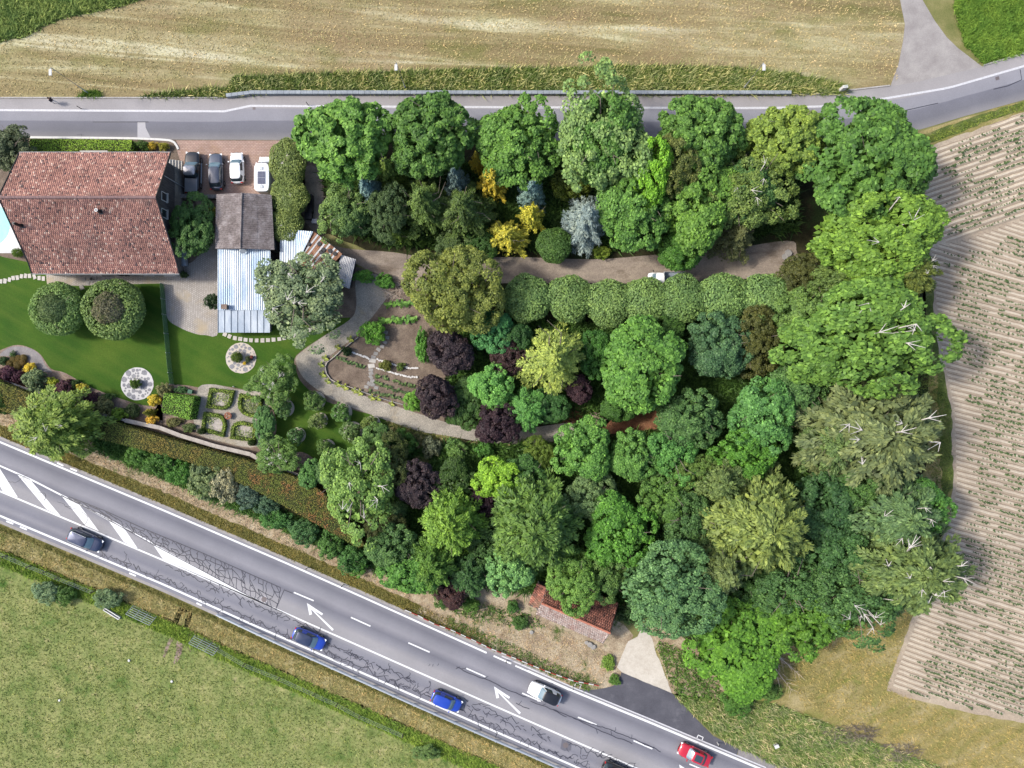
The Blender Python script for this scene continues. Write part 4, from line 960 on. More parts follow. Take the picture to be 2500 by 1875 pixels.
# lower wood
for a in (("oak_tree", "dark green oak at the hedge end above the road", 'maple', 850, 1180, 56, 48, 7, G3), ("ash_tree", "feathery bright ash over the road's straw bank", 'feather', 930, 1220, 62, 56, 8, (104, 148, 58)),
          ("lime_tree", "green lime at the wood's edge by the bank's top", 'maple', 885, 1235, 60, 52, 7.5, (92, 146, 58)), ("yew_tree", "shaded dark yew left of the light green tree at the barn", 'feather', 1015, 1235, 48, 56, 6, (70, 108, 56)),
          ("acacia_tree", "light blue green acacia left of the tiled barn", 'maple', 1103, 1232, 48, 52, 8, (118, 168, 96)), ("acacia_tree", "green ivy covered tree spilling over the tiled barn roof", 'fine', 1245, 1255, 56, 58, 8.5, (118, 160, 70)),
          ("ash_tree", "tangled ash behind the tiled barn", 'loose', 1310, 1235, 50, 46, 7.5, (100, 134, 66)), ("hazel_bush", "dark bush between the two larches", 'maple', 1060, 1170, 44, 44, 6, (72, 108, 52)),
          ("yew_tree", "dark olive yew left of the dark purple plum", 'fine', 838, 1010, 48, 60, 6, (82, 96, 46)), ("juniper_tree", "pale silvery juniper below the purple plum", 'spruce', 858, 1105, 26, 26, 4, (128, 164, 104)),
          ("yew_tree", "brown green yew below the silvery juniper", 'fine', 835, 1140, 46, 34, 5, (82, 92, 46)), ("holly_tree", "dark holly between the purple plum and lime maple", 'maple', 985, 1040, 44, 44, 5, (66, 98, 40)),
          ("yew_tree", "round yellow green yew below the path's far end", 'fine', 1165, 985, 34, 36, 4, (104, 130, 42)), ("holly_tree", "dark green holly below the round yellow green yew", 'maple', 1140, 1030, 46, 48, 5.5, (74, 116, 52)),
          ("fruit_tree", "green fruit tree at the lawn's lower corner", 'maple', 815, 960, 42, 42, 4.5, (92, 132, 64)), ("fruit_tree", "loose green bush at the dry bank below the path", 'bush', 868, 955, 34, 30, 3, (88, 132, 56)),
          ("elder_bush", "shaded green elder between maple and cedar", 'maple', 1290, 770, 40, 46, 5, (66, 118, 44)), ("fern_thicket", "dim bushes below the wide bright maple", 'maple', 1340, 880, 48, 34, 4, (70, 112, 46)),
          ("fern_thicket", "dim green bush between the sumac and the cedar", 'maple', 1185, 880, 42, 40, 4, (62, 104, 48)), ("fern_thicket", "dim green thicket right of the small lime sapling", 'maple', 1010, 870, 42, 48, 3.5, (70, 106, 44)),
          ("willow_tree", "yellow green willow against the lower hornbeams", 'fine', 1500, 1020, 46, 40, 7, (104, 138, 60)), ("elm_tree", "leafy elm between yellow hornbeam and the field", 'maple', 1840, 1040, 60, 50, 9, (84, 122, 58)),
          ("dogwood_tree", "shaded dogwood left of the yellow tinged hornbeam", 'maple', 1520, 1185, 46, 46, 7, (88, 120, 64)), ("larch_tree", "small olive larch above the yellow tinged hornbeam", 'feather', 1555, 1040, 60, 50, 10, (112, 134, 74)),
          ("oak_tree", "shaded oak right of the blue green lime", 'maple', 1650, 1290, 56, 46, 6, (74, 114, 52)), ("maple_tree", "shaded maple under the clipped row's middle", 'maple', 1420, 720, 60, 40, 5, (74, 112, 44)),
          ("ash_tree", "yellow green ash at the lower end of the grey hornbeam", 'feather', 1790, 960, 56, 70, 11, (104, 132, 74)), ("oak_tree", "green oak at the wood's rim beside the grass strip", 'maple', 1985, 1090, 60, 46, 9, (92, 146, 64)),
          ("willow_tree", "drooping willow twigs between the two light maples", 'feather', 1800, 610, 66, 46, 9, (98, 122, 58))):
    T(*a)
# garden and yard trees
T("apple_tree", "grey green spreading tree over the patchwork shed roofs", 'loose', 655, 640, 96, 84, 8, (126, 150, 108), bare=8, inner=('loose', .8, (118, 144, 100)))
T("birch_tree", "small glossy green tree between farmhouse and barn", 'fine', 420, 498, 46, 62, 5.5, (86, 126, 62))
T("conifer_tree", "dark grey green cypress at the house's lane corner", 'loose', 20, 325, 48, 52, 6, (96, 108, 76), inner=('fine', .85, (78, 92, 62)))
T("lawn_plane_tree", "round tiered plane tree on the lawn, nearer the pool", 'tiered', 124, 668, 57, 57, 4.2, (122, 154, 84), rot=0, inner=('shorn', .56, (112, 136, 84), 1.12))
T("lawn_plane_tree", "round tiered plane tree on the lawn with a brownish top", 'tiered', 245, 668, 65, 65, 4.8, (120, 148, 80), rot=1, inner=('shorn', .54, (122, 122, 96), 1.12))
T("robinia_tree", "feathery yellow green tree between main road and clipped hedge", 'feather', 115, 918, 88, 72, 8, (128, 156, 66), rot=0, bare=3, inner=('fine', .84, (112, 144, 56)))
T("green_bush", "dark bush cut by the picture's edge below the shrub bed", 'bush', -2, 985, 26, 30, 3, (72, 108, 44), px=True, cat="shrub")
T("cherry_tree", "fruit tree with pale bare limbs beside the gravel loop", 'loose', 593, 826, 48, 46, 4.5, (104, 142, 66), bare=9)
T("cherry_tree", "fruit tree with pale limbs at the wall's hidden end", 'loose', 600, 985, 48, 34, 4, (98, 136, 62), bare=9)
T("cherry_tree", "low green fruit tree above the rusty hedge end", 'maple', 672, 1022, 30, 28, 3.5, (92, 138, 66))
T("cherry_tree", "dark leafed fruit tree left of the walnut", 'maple', 722, 1018, 32, 34, 4, (84, 122, 64))
T("rose_bush", "dark green climbing bush at the parterre's lawn side", 'maple', 573, 918, 22, 34, 2.6, (86, 128, 66), cat="shrub")
T("hosta_clump", "broad leafed bluish clump below the climbing bush", 'bush', 580, 955, 20, 22, 1.2, (100, 140, 92), cat="shrub")
for i, (x, y, r_) in enumerate(MUL):
    T("orchard_tree", ("small fruit tree with mulch ring nearest the parterre's climbing bush", "small fruit tree with mulch ring closest to the pale limbed cherry", "small fruit tree in the middle of the orchard lawn", "fruit tree with bare limbs at the gravel loop side", "largest mulch ringed fruit tree, showing bare limbs", "small mulch ringed fruit tree closest to the gravel path's bank", "small fruit tree with twigs, mulch ring nearest the garden wall", "bright green fruit tree lowest on the orchard lawn")[i], 'bush', x - 2, y, r_ * 1.12, r_ * 1.12, 2.5, (104 + 8 * (i % 3), 146, 84 - 10 * (i % 2)), group="small fruit trees with mulch rings", px=True, bare=3 if i in (3, 4, 6) else 0)
T("citrus_bush", "bright glossy round bush at the vegetable plot's top", 'bush', 909, 812, 31, 31, 2.6, (106, 164, 56), cat="shrub", px=True)
T("fig_bush", "yellow green bush at the plot's right rim", 'bush', 1030, 845, 18, 44, 2.6, (104, 164, 66), cat="shrub", px=True, rot=0)
T("fig_bush", "lime green bush at the plot's lower corner by the path", 'bush', 1010, 980, 25, 28, 2.4, (116, 168, 60), cat="shrub", px=True)
T("dark_bush", "small dark round bush on the plot's timber edge", 'shrub', 845, 858, 12, 12, 1.3, (56, 84, 44), cat="shrub", px=True)
T("fern_bush", "bronze green bush in the middle soil bed", 'shrub', 940, 893, 16, 14, 1.2, (118, 124, 50), cat="shrub", px=True)
T("fern_bush", "low green fern between the white edging rows", 'shrub', 978, 895, 11, 11, .8, (96, 122, 50), cat="shrub", px=True)
T("laurel_bush", "green clipped shrub beside the small corrugated shed", 'bush', 888, 675, 24, 18, 1.8, (98, 158, 62), cat="shrub", px=True)
T("laurel_bush", "green clipped shrub by the gravel fork", 'bush', 938, 686, 26, 19, 1.8, (92, 150, 56), cat="shrub", px=True)
T("potted_bush", "small dark bush at the courtyard house corner", 'shrub', 447, 670, 10, 10, 1.2, (66, 92, 48), cat="shrub", px=True)
T("wall_bush", "dark bush against the metal shed in the courtyard", 'bush', 517, 736, 17, 21, 2.2, (66, 92, 56), cat="shrub", px=True)
T("yellow_bush", "yellow bush tucked at the grey barn's corner", 'shrub', 520, 515, 10, 12, 1.6, (176, 170, 52), cat="shrub", px=True)
T("box_ball", "round clipped box ball beside the pool deck", 'ball', 43, 617, 13.5, 11, 1.1, (94, 128, 36), cat="shrub", px=True)
T("box_ball", "clipped bush standing in the grey stone circle", 'shrub', 330, 936, 13, 13, 1.3, (86, 116, 36), cat="shrub", px=True)
T("box_ball", "clipped bush standing in the cream stone circle", 'ball', 578, 872, 14, 13, 1.3, (96, 124, 40), cat="shrub", px=True)
T("rose_bush", "small flowering rose in the cream stone circle", 'shrub', 606, 876, 8, 9, .8, (88, 104, 66), cat="shrub", px=True)
# vine pergola lobes
for a in ((704, 398, 44, 60, "lane end"), (706, 482, 47, 46, "middle"), (698, 550, 44, 42, "shed end")):
    T("pergola_vine", "leafy vine canopy beside the white camper van, " + a[4] + " lobe", 'shorn', a[0], a[1], a[2], a[3], 3.4, (122, 142, 74), cat="vine", px=True, rot=0, bare=3)
# coloured shrub bed
SB = [("purple_barberry", "large dark purple barberry at the shrub bed's pool end", 17, 917, 23, 23, 1.8, (92, 54, 72)), ("purple_barberry", "dark purple barberry right of the large one", 47, 921, 16, 17, 1.6, (84, 48, 66)),
      ("golden_shrub", "golden shrub below the grey grit curve", 72, 899, 15, 13, 1.3, (228, 208, 60)), ("willow_shrub", "silvery green shrub below the golden shrub", 84, 930, 30, 28, 2.4, (124, 146, 102)),
      ("golden_shrub", "lime yellow shrub right of the silvery green shrub", 127, 931, 14, 11, 1.1, (188, 196, 50)), ("purple_barberry", "round purple barberry in the middle of the shrub bed", 156, 949, 25, 22, 1.7, (86, 52, 66)),
      ("lime_shrub", "tiny lime dome above the middle barberry", 167, 933, 8, 8, .8, (130, 150, 40)), ("golden_shrub", "pale golden shrub between two purple barberries", 200, 947, 13, 13, 1.3, (232, 216, 76)),
      ("silver_shrub", "whitish grey shrub below the pale golden shrub", 197, 969, 12, 14, 1.1, (160, 172, 136)), ("purple_barberry", "purple barberry right of the whitish shrub", 220, 978, 20, 21, 1.7, (88, 52, 68)),
      ("pink_shrub", "pink and green shrub beside the purple barberry", 251, 993, 25, 24, 1.9, (134, 134, 86)), ("lime_shrub", "bright lime rounded shrub hanging over the wall", 289, 1012, 19, 19, 1.9, (124, 160, 48)),
      ("green_shrub", "dark green shrub left of the yellow cone bush", 320, 1005, 20, 20, 1.2, (82, 100, 52)), ("golden_shrub", "golden shrub above the yellow cone bush", 376, 978, 15, 16, 1.4, (224, 206, 60)),
      ("golden_shrub", "golden shrub below the yellow cone bush", 369.6, 1026, 15, 12, 1.3, (234, 198, 66)), ("pink_shrub", "round pinkish green shrub at the net fence's end", 400, 950, 18, 19, 1.8, (142, 142, 92)),
      ("green_shrub", "low green shrubs behind the clipped hedge block", 440, 952, 18, 9, .9, (76, 116, 66)), ("bronze_shrub", "bronze low shrub below the clipped hedge block", 425, 1030, 22, 12, .8, (112, 112, 60)),
      ("bronze_shrub", "low weedy shrub at the parterre's wall side", 462, 1045, 18, 11, .8, (96, 116, 60)), ("green_shrub", "green filler shrub beside the whitish shrub", 182, 938, 12, 12, 1.0, (78, 104, 54)),
      ("green_shrub", "green filler shrub between pink shrub and lawn", 262, 970, 17, 11, 1.0, (80, 112, 56)), ("green_shrub", "green filler shrub below the lime yellow shrub", 115, 955, 17, 10, 1.0, (104, 130, 56)),
      ("green_shrub", "dark dome at the shrub bed's pool tip", 6, 880, 12, 12, .9, (64, 96, 50)), ("green_shrub", "small green dome on the grey grit", 31, 866, 9, 8, .7, (76, 110, 56))]
for a in SB: T(a[0], a[1], 'shrub', *a[2:], cat="shrub", px=True)
T("cone_bush", "yellow green cone shaped bush by the clipped hedge block", 'conelet', 367, 1007, 17, 15, 2.4, (150, 150, 44), cat="shrub", px=True)
for x, y in ((24, 887), (34, 876), (46, 875), (57.5, 873.5), (42, 888), (55, 884), (43, 894)):
    T("heather_dome", "small brownish olive heather dome in the shrub bed's cluster", 'ball', x, y, 8.5, 8.5, .6, (128, 110, 56), cat="shrub", group="heather domes in the shrub bed", px=True)
for x, y in ((492, 1053), (615, 1081), (635, 974)):
    T("box_cone", "small dark clipped box at a parterre hedge corner", 'ball', x, y, 10, 8, 1.2, (58, 86, 34), cat="shrub", group="box balls at the parterre corners", px=True)
# bushes between hedge and main road
RB = [("thicket", "fresh green bush at the start of the roadside thicket", 340, 1112, 34, 28, 2.6, (86, 134, 52)), ("thicket", "green bush second along the roadside thicket", 392, 1132, 38, 32, 3, (78, 122, 50)),
      ("thicket", "leafy green bush left of the white flowering elder", 438, 1150, 38, 38, 3, (84, 136, 50)), ("flowering_elder", "elder bush with white blossom below the hedge", 500, 1172, 46, 46, 3.2, (120, 142, 92)),
      ("flowering_elder", "white blossoming elder top beside the hedge", 548, 1185, 32, 48, 3.4, (170, 172, 136)), ("thicket", "blue grey bush right of the white elder", 605, 1212, 34, 32, 2.6, (96, 124, 104)),
      ("thicket", "dark blue green bush under the rusty hedge", 650, 1232, 32, 28, 2.4, (82, 116, 86)), ("thicket", "fresh green bush on the bare bank", 672, 1268, 38, 26, 2.4, (84, 134, 64)),
      ("thicket", "green bush with pale twigs on the bank", 742, 1300, 40, 34, 2.8, (80, 122, 68)), ("thicket", "leafy bush at the rusty hedge's lower end", 808, 1330, 38, 34, 3, (86, 132, 60)),
      ("thicket", "dark bush joining hedge end and wood", 858, 1365, 36, 34, 3.2, (78, 124, 60)), ("thicket", "sunlit bush at the wood's foot on the bank", 870, 1385, 30, 24, 2.2, (92, 146, 56)),
      ("bank_bush", "round green bush behind the tiled barn's yard", 1252, 1482, 16, 16, 1.3, (76, 122, 54)), ("bank_bush", "weedy bush left of the tiled barn", 1270, 1520, 18, 20, 1.2, (82, 122, 56)),
      ("bank_bush", "green bush at the wood's foot over the straw yard", 1150, 1478, 24, 20, 2, (96, 140, 56)), ("bank_bush", "green bush at the yard's upper left rim", 1085, 1462, 26, 30, 2.2, (78, 116, 50)),
      ("bank_bush", "lime green weeds left of the concrete pad", 1485, 1618, 16, 22, .8, (118, 150, 54)), ("bank_bush", "green weeds on the apron's corner", 1500, 1660, 16, 14, .7, (98, 140, 56)),
      ("bank_bush", "weedy green bush in the pasture below the guardrail", 1040, 1838, 34, 20, 1.4, (108, 140, 74)), ("bank_bush", "shaded green thicket right of the tiled barn", 1535, 1500, 34, 26, 2, (54, 84, 40)),
      ("bank_bush", "green bush in the ditch below the hazel", 1800, 1720, 40, 32, 1.8, (84, 128, 50)), ("bank_bush", "leafy bush further along the ditch", 1880, 1690, 30, 24, 1.2, (92, 130, 56)), ("bank_bush", "sprawling weeds below the dead tree", 1850, 1640, 22, 34, 1.4, (80, 132, 64))]
for a in RB: T(a[0], a[1], 'bush', *a[2:], cat="shrub", px=True)
T("flowering_hawthorn", "white flowering bush in the pasture left of the gate", 'bush', 112, 1448, 34, 28, 2.2, (124, 150, 108), cat="shrub", px=True)
T("hawthorn", "green lower half of the pasture's flowering bush", 'bush', 158, 1455, 26, 24, 1.8, (92, 130, 56), cat="shrub", px=True)
T("flowering_hawthorn", "pale flowering bush touching the tubular gate", 'bush', 262, 1462, 34, 26, 2.0, (112, 142, 100), cat="shrub", px=True)
# mixed planting at the dry bank and hedge bed
for a in (("grey_shrub", "grey leaved shrub on the dry bank", 1052, 1092, 26, 26, 1.8, (110, 122, 92)), ("green_shrub", "loose green shrub on the dry bank", 1115, 1100, 30, 30, 1.8, (100, 136, 66)), ("green_shrub", "bright round bush just below the gravel path", 1183, 1098, 22, 22, 1.8, (84, 140, 56)),
          ("bronze_shrub", "ochre low shrub above the dark purple plum", 1020, 1130, 28, 16, 1.2, (120, 116, 66)), ("forsythia", "yellow flowered bush at the white kerb's end", 372, 355, 14, 10, 1.2, (196, 172, 44)), ("forsythia", "yellow tipped bush beside the driveway corner", 400, 358, 14, 10, 1.2, (150, 150, 50)), ("green_shrub", "dark green bush at the bright hedge's end", 345, 355, 22, 12, 1.5, (84, 116, 46))):
    T(a[0], a[1], 'shrub', *a[2:], cat="shrub", px=True)

# ---------------------------------------------------------------- hedges
def hedge(name, label, poly, h, leafsize, dens, col=None, parent=None, mat=None, cat="hedge", base_z=0.0, taper=.0, zr=None, group=None):
    """shorn hedge: solid twiggy core, leaves all over its faces; poly is the plan of its top"""
    z = h if zr is None else zr
    P = [W(x, y, z)[:2] for x, y in poly]; n = len(P)
    if sum(P[i][0] * P[(i + 1) % n][1] - P[(i + 1) % n][0] * P[i][1] for i in range(n)) < 0: P = P[::-1]; poly = poly[::-1]
    rng = np.random.default_rng(len(label) * 31 + n); c = np.mean(P, 0)
    if parent is None: root = tag(empty(name, (c[0], c[1], 0)), label, cat, group)
    else: root = parent
    loc = np.array(root.location[:2])
    core = MB().prism([((p[0] - loc[0]), (p[1] - loc[1])) for p in P], .0, h - leafsize * .5)
    core.build("branches", M['core'], root)
    A = poly_area(poly); k = int(A * dens)
    top = scatter(poly, k, rng, z) - loc
    zz = h + rng.normal(0, leafsize * .35, len(top)) + .03 * np.sin(top[:, 0] * 1.3) + .03 * np.sin(top[:, 1] * 1.7)
    Pts = [np.c_[top, zz]]; Ns = [np.array([0, 0, 1.0]) + rng.normal(size=(len(top), 3)) * .45]
    for i in range(n):
        a, b = np.array(P[i]), np.array(P[(i + 1) % n]); L = np.linalg.norm(b - a)
        if L < .02: continue
        m = int(L * h * dens * .8) + 1; t = rng.random(m); nrm = np.array([b[1] - a[1], a[0] - b[0]]) / L
        q = a + (b - a) * t[:, None] - loc + nrm * rng.normal(.01, leafsize * .4, (m, 1))
        Pts.append(np.c_[q, rng.random(m) * h]); Ns.append(np.r_[nrm, .3] + rng.normal(size=(m, 3)) * .45)
    P3 = np.vstack(Pts); N3 = np.vstack(Ns); l = leafsize * rng.uniform(.7, 1.4, len(P3))
    V, F = leaves(P3, N3, l, l * .7, rng)
    me = np_mesh("foliage", V, F, rnd=np.clip(rng.normal(.5, .25, len(F)), 0, 1)); me.materials.append(mat or M['leaf'])
    o = link("foliage", me, root)
    if col: o.color = leafcol(col)
    return root
HU = [(-60, 905), (14, 938), (120, 980), (226, 1012), (300, 1040), (413, 1073), (526, 1104), (639, 1136), (752, 1176), (793, 1206), (815, 1240), (863, 1290), (890, 1330)]
HL = [(875, 1338), (784, 1286), (716, 1247), (615, 1193), (540, 1157), (458, 1127), (300, 1086), (203, 1062), (110, 1038), (36, 1015), (-60, 975)]
hedge("long_hedge", "long clipped hedge with rusty brown patches between wall and road", HU + HL, 2.1, .12, 110, mat=M['hedge'])
hedge("lane_hedge", "bright green clipped hedge between lane and house", [(72, 339), (322, 342), (320, 368), (240, 366), (72, 371)], 1.5, .12, 150, (150, 190, 52))
hedge("block_hedge", "square clipped hedge block beside the parterre", [(400, 961), (474, 970), (463, 1025), (395, 1006)], 2.0, .14, 150, (128, 176, 60))
def offset_poly(pts, d):
    out = []; n = len(pts); c = np.mean(pts, 0)
    for i in range(n):
        a, b, e = np.array(pts[i - 1]), np.array(pts[i]), np.array(pts[(i + 1) % n])
        u = (b - a) / (np.linalg.norm(b - a) + 1e-9); v = (e - b) / (np.linalg.norm(e - b) + 1e-9)
        nn = np.array([-(u[1] + v[1]), u[0] + v[0]]); nn = nn / (np.linalg.norm(nn) + 1e-9); k = d / max(.5, math.sqrt((1 + float(np.dot(u, v))) / 2))
        q = b + nn * k
        if np.linalg.norm(q - c) > np.linalg.norm(b - c): q = b - nn * k
        out.append(tuple(q))
    return out
def arc(a, c, b, n=6):
    return [((1 - t) ** 2 * a[0] + 2 * t * (1 - t) * c[0] + t * t * b[0], (1 - t) ** 2 * a[1] + 2 * t * (1 - t) * c[1] + t * t * b[1]) for t in np.linspace(0, 1, n)]
BEDS = [("house side", [(511, 947), (571, 954)] + arc((567, 970), (563, 1000), (540, 1000)) + [(502, 995)]), ("net fence side", [(496.6, 1006), (512, 1008)] + arc((525, 1010), (551, 1012), (551, 1040)) + [(545, 1067), (489, 1051)]),
        ("orchard side", [(584, 961), (640, 972), (633, 1020)] + arc((615, 1019), (580, 1014), (580, 985))), ("wall side", arc((562, 1062), (560, 1028), (590, 1029)) + [(625, 1037), (621, 1079), (560, 1071)])]
for i, (nm, pts) in enumerate(BEDS):
    root = tag(empty("parterre_bed", W(*np.mean(pts, 0))), "low box hedge bed of the parterre, rounded inwards, " + nm, "hedge")
    inn = offset_poly(pts, 7.5)
    n = len(pts)
    for j in range(n):
        seg = [pts[j], pts[(j + 1) % n], inn[(j + 1) % n], inn[j]]
        hedge("x", nm + str(j), seg, .5, .11, 170, (138, 166, 60), parent=root, zr=.5)
        for ch in root.children:
            if ch.name.startswith("foliage"): ch.name = "hedge_foliage"
            if ch.name.startswith("branches"): ch.name = "hedge_core"
    rng = np.random.default_rng(50 + i); m = 700; q = scatter(inn, m, rng); zz = rng.random(len(q)) ** 2 * .35 + .02
    keep = np.sin(q[:, 0] * 3.1 + i) + np.sin(q[:, 1] * 2.7) + rng.normal(0, .8, len(q)) > (-.2 if i in (0, 2) else .3)
    if i == 2: keep[:] = True
    q = q[keep]; zz = zz[keep]; V, F = leaves(np.c_[q, zz], rng.normal(size=(len(q), 3)) * .5 + np.array([0, 0, 1]), .16, .11, rng)
    o = link("bed_planting", np_mesh("bed_planting", V, F, rnd=rng.random(len(F))), root, M['leaf']); o["kind"] = "stuff"; o.color = leafcol((140, 158, 92))
    o.location = -Vector(root.location)
    sheet("bed_soil", inn, 10, M['coping'], root).location = -Vector(root.location)

# ---------------------------------------------------------------- grass, crops and ground cover
def blades(name, label, poly, dens, L, wd, col, lean=(0, 0), cat="grass", mat=None, seed=1, spread=.6, n3=3):
    rng = np.random.default_rng(seed); n = int(poly_area(poly) * dens); q = scatter(poly, n, rng)
    q = np.repeat(q, n3, 0) + rng.normal(0, L * .16, (len(q) * n3, 2)); m = len(q); h = L * rng.uniform(.5, 1.25, m)
    d = rng.normal(size=(m, 2)) * spread + np.array(lean); a = rng.uniform(0, 2 * PI, m); s = np.c_[np.cos(a), np.sin(a)] * wd / 2
    b0 = np.c_[q - s, np.full(m, .0)]; b1 = np.c_[q + s, np.full(m, .0)]; tip = np.c_[q + d * h[:, None], h * .75]
    V = np.stack([b0, b1, tip], 1).reshape(-1, 3); F = np.arange(3 * m).reshape(m, 3)
    me = np_mesh(name, V, F, rnd=np.clip(rng.normal(.5, .25, m), 0, 1)); me.materials.append(mat or M['grass'])
    o = tag(link(name, me), label, cat, None, 'stuff'); o.color = leafcol(col); return o
VERGE = D((290, 210), (420, 195), (490, 190), (505, 168), (640, 162), (1000, 152), (1300, 147), (1450, 145), (1600, 150), (1720, 162), (1790, 178), (1830, 192), (1825, 203), (1690, 205), (1000, 202), (640, 198), (490, 208))
sheet("lush_verge", ragged(VERGE, 12, 2.5, 15), 3, M['verge'], label="lush green verge between meadow and lane wall", cat="grass")
blades("tall_grass", "tall lush grass along the lane verge", VERGE, 60, .6, .12, (104, 126, 58), (.3, .1), seed=2)
blades("seed_heads", "pale seed heads over the lane verge grass", VERGE, 14, .75, .16, (176, 178, 118), (.4, .1), seed=32)
blades("tall_grass", "tall grass tuft at the first lamp post", [(190, 236), (205, 222), (240, 222), (250, 238)], 90, .5, .1, (96, 130, 48), seed=3)
blades("standing_crop", "tall green standing crop at the meadow's corner", ragged([(-150, 130), (0, 102), (60, 90), (110, 62), (170, 42), (250, 25), (320, 8), (380, -10), (380, -150), (-150, -150)], 12, 2, 3), 42, .7, .14, (134, 158, 84), (.25, .2), cat="crop", seed=4)
CROP2 = ragged([(2340, -60), (2330, 20), (2345, 80), (2360, 115), (2400, 155), (2430, 152), (2520, 122), (2650, 70), (2650, -60)], 10, 2, 3)
sheet("crop_ground", CROP2, 3, M['verge'], label="shaded soil under the leafy crop by the side road", cat="field")
blades("leafy_crop", "dense leafy green crop beside the side road", CROP2, 70, .6, .13, (112, 150, 56), (-.1, .1), cat="crop", seed=5)
CROP1 = ragged([(-150, 132), (0, 104), (60, 92), (110, 64), (170, 44), (250, 27), (320, 10), (380, -10), (380, -150), (-150, -150)], 12, 2, 3)
sheet("crop_ground", CROP1, 3, M['verge'], label="shaded soil under the standing crop at the meadow's corner", cat="field")
blades("meadow_stubble", "short dry hay stubble over the mown meadow", [(0, 60), (300, 0), (2190, 0), (2190, 200), (1900, 170), (500, 180), (300, 225), (0, 235)], 11, .2, .07, (192, 180, 132), (.5, .1), seed=6)
blades("pasture_tufts", "grass tufts scattered over the grazed pasture", [(0, 1400), (420, 1560), (800, 1740), (1130, 1875), (0, 1875)], 16, .22, .08, (142, 156, 84), seed=7)
blades("ditch_grass", "bright long grass in the ditch by the pasture fence", band(sl_, 0, 1300, 82, 120, 50), 70, .4, .09, (130, 160, 60), (.2, -.2), seed=8)
blades("verge_tufts", "dry tufts behind the guardrail", band(sl_, 0, 1350, 34, 84, 50), 40, .25, .07, (184, 170, 112), seed=9)
blades("kerb_tufts", "olive tufts along the road's upper kerb", band(nl, 0, 1190, -42, -14, 60), 60, .24, .08, (140, 132, 70), seed=10)
blades("kerb_tufts", "short olive tufts between road edge and guardrail", band(sl_, 0, 1400, 22, 34, 60), 50, .2, .07, (112, 112, 58), seed=11)
blades("bank_grass", "long green grass on the ditch bank by the bend", [(1650, 1700), (1900, 1720), (2100, 1800), (2300, 1875), (1900, 1870), (1760, 1800)], 40, .55, .12, (118, 142, 76), (.3, -.2), seed=12)
blades("bank_seed_heads", "pale dry grass heads on the ditch bank", [(1650, 1700), (1900, 1720), (2100, 1800), (2300, 1875), (1900, 1870), (1760, 1800)], 12, .6, .12, (190, 184, 140), (.3, -.2), seed=33)
blades("straw_litter", "straw and weeds littering the bank above the road", band(nl, 0, 1000, -112, -44, 40), 22, .26, .07, (196, 176, 140), seed=13)
blades("yard_litter", "straw littering the yard by the tiled barn", [(1020, 1490), (1110, 1445), (1290, 1500), (1480, 1590), (1505, 1630), (1460, 1680), (1300, 1620)], 30, .24, .06, (202, 182, 146), seed=14)
blades("yard_weeds", "green weeds along the striped barrier", band(nl, 1090, 1440, -48, -16, 30), 35, .35, .1, (92, 124, 56), seed=15)
blades("margin_grass", "hay grass on the field margin", [(1950, 1560), (2180, 1420), (2230, 1480), (2165, 1680), (2330, 1745), (2500, 1780), (2500, 1875), (2300, 1875), (1960, 1720), (1900, 1620)], 20, .28, .07, (166, 154, 96), (.3, -.3), seed=16)
blades("margin_grass", "green grass strip grown between wood and field", [(2215, 850), (2280, 880), (2318, 1000), (2326, 1190), (2290, 1230), (2250, 1100)], 30, .3, .08, (104, 126, 62), seed=17)
blades("margin_grass", "green tufts below the lane bend", [(2230, 345), (2330, 308), (2500, 250), (2500, 268), (2400, 298), (2265, 352)], 40, .3, .08, (124, 144, 62), seed=18)
blades("woodland_ferns", "ferns and saplings carpeting the wood floor", D((1000, 700), (1700, 690), (1720, 1000), (1900, 1250), (1600, 1420), (1350, 1300), (900, 1250), (760, 1000), (1000, 960), (1240, 960), (1440, 930), (1440, 880), (1200, 900), (960, 880)), 24, 1.1, .34, (84, 122, 54), cat="ferns", mat=M['leaf'], seed=19)
blades("woodland_ferns", "ferns under the trees between lane and drive", D((700, 360), (1720, 340), (1720, 500), (1300, 540), (850, 530), (720, 490)), 22, 1.1, .34, (76, 108, 48), cat="ferns", mat=M['leaf'], seed=20)
blades("bank_weeds", "mixed low weeds on the bank below the lawn", D((838, 910), (1000, 955), (1200, 968), (1100, 1010), (900, 1030), (780, 990)), 30, .35, .14, (116, 128, 66), cat="weeds", mat=M['leaf'], seed=21)

# crop seedlings
rng = np.random.default_rng(9)
sv, sf = leaves(np.c_[rng.normal(0, .07, (10, 2)), rng.uniform(.04, .14, 10)], rng.normal(size=(10, 3)) * .5 + np.array([0, 0, 1]), .17, .12, rng)
seed_me = np_mesh("crop_seedling", sv, sf, rnd=rng.random(len(sf))); seed_me.materials.append(M['leaf'])
SEED.sort(key=lambda s: -s[2])
vis = [s for s in SEED if 2200 < s[0] < 2496 and 250 < s[1] < 1870]
big = set(id(s) for s in vis[:300])
for s in vis[:300]:
    p = W(s[0], s[1]); o = link("crop_seedling", seed_me); o.location = (p[0], p[1], .10); o.scale = (s[2] * 1.15,) * 3; o.rotation_euler = (0, 0, s[0] * 7); o.color = leafcol((78, 104, 60))
    tag(o, "large leafy seedling on a soil ridge of the ploughed field", "seedling", "crop seedlings in rows")
rest = [s for s in SEED if id(s) not in big]
sv = np.asarray(sv); VV = []; FF = []
for i, s in enumerate(rest):
    p = W(s[0], s[1]); VV.append(sv * s[2] + np.array([p[0], p[1], .10])); FF.append(sf + i * len(sv))
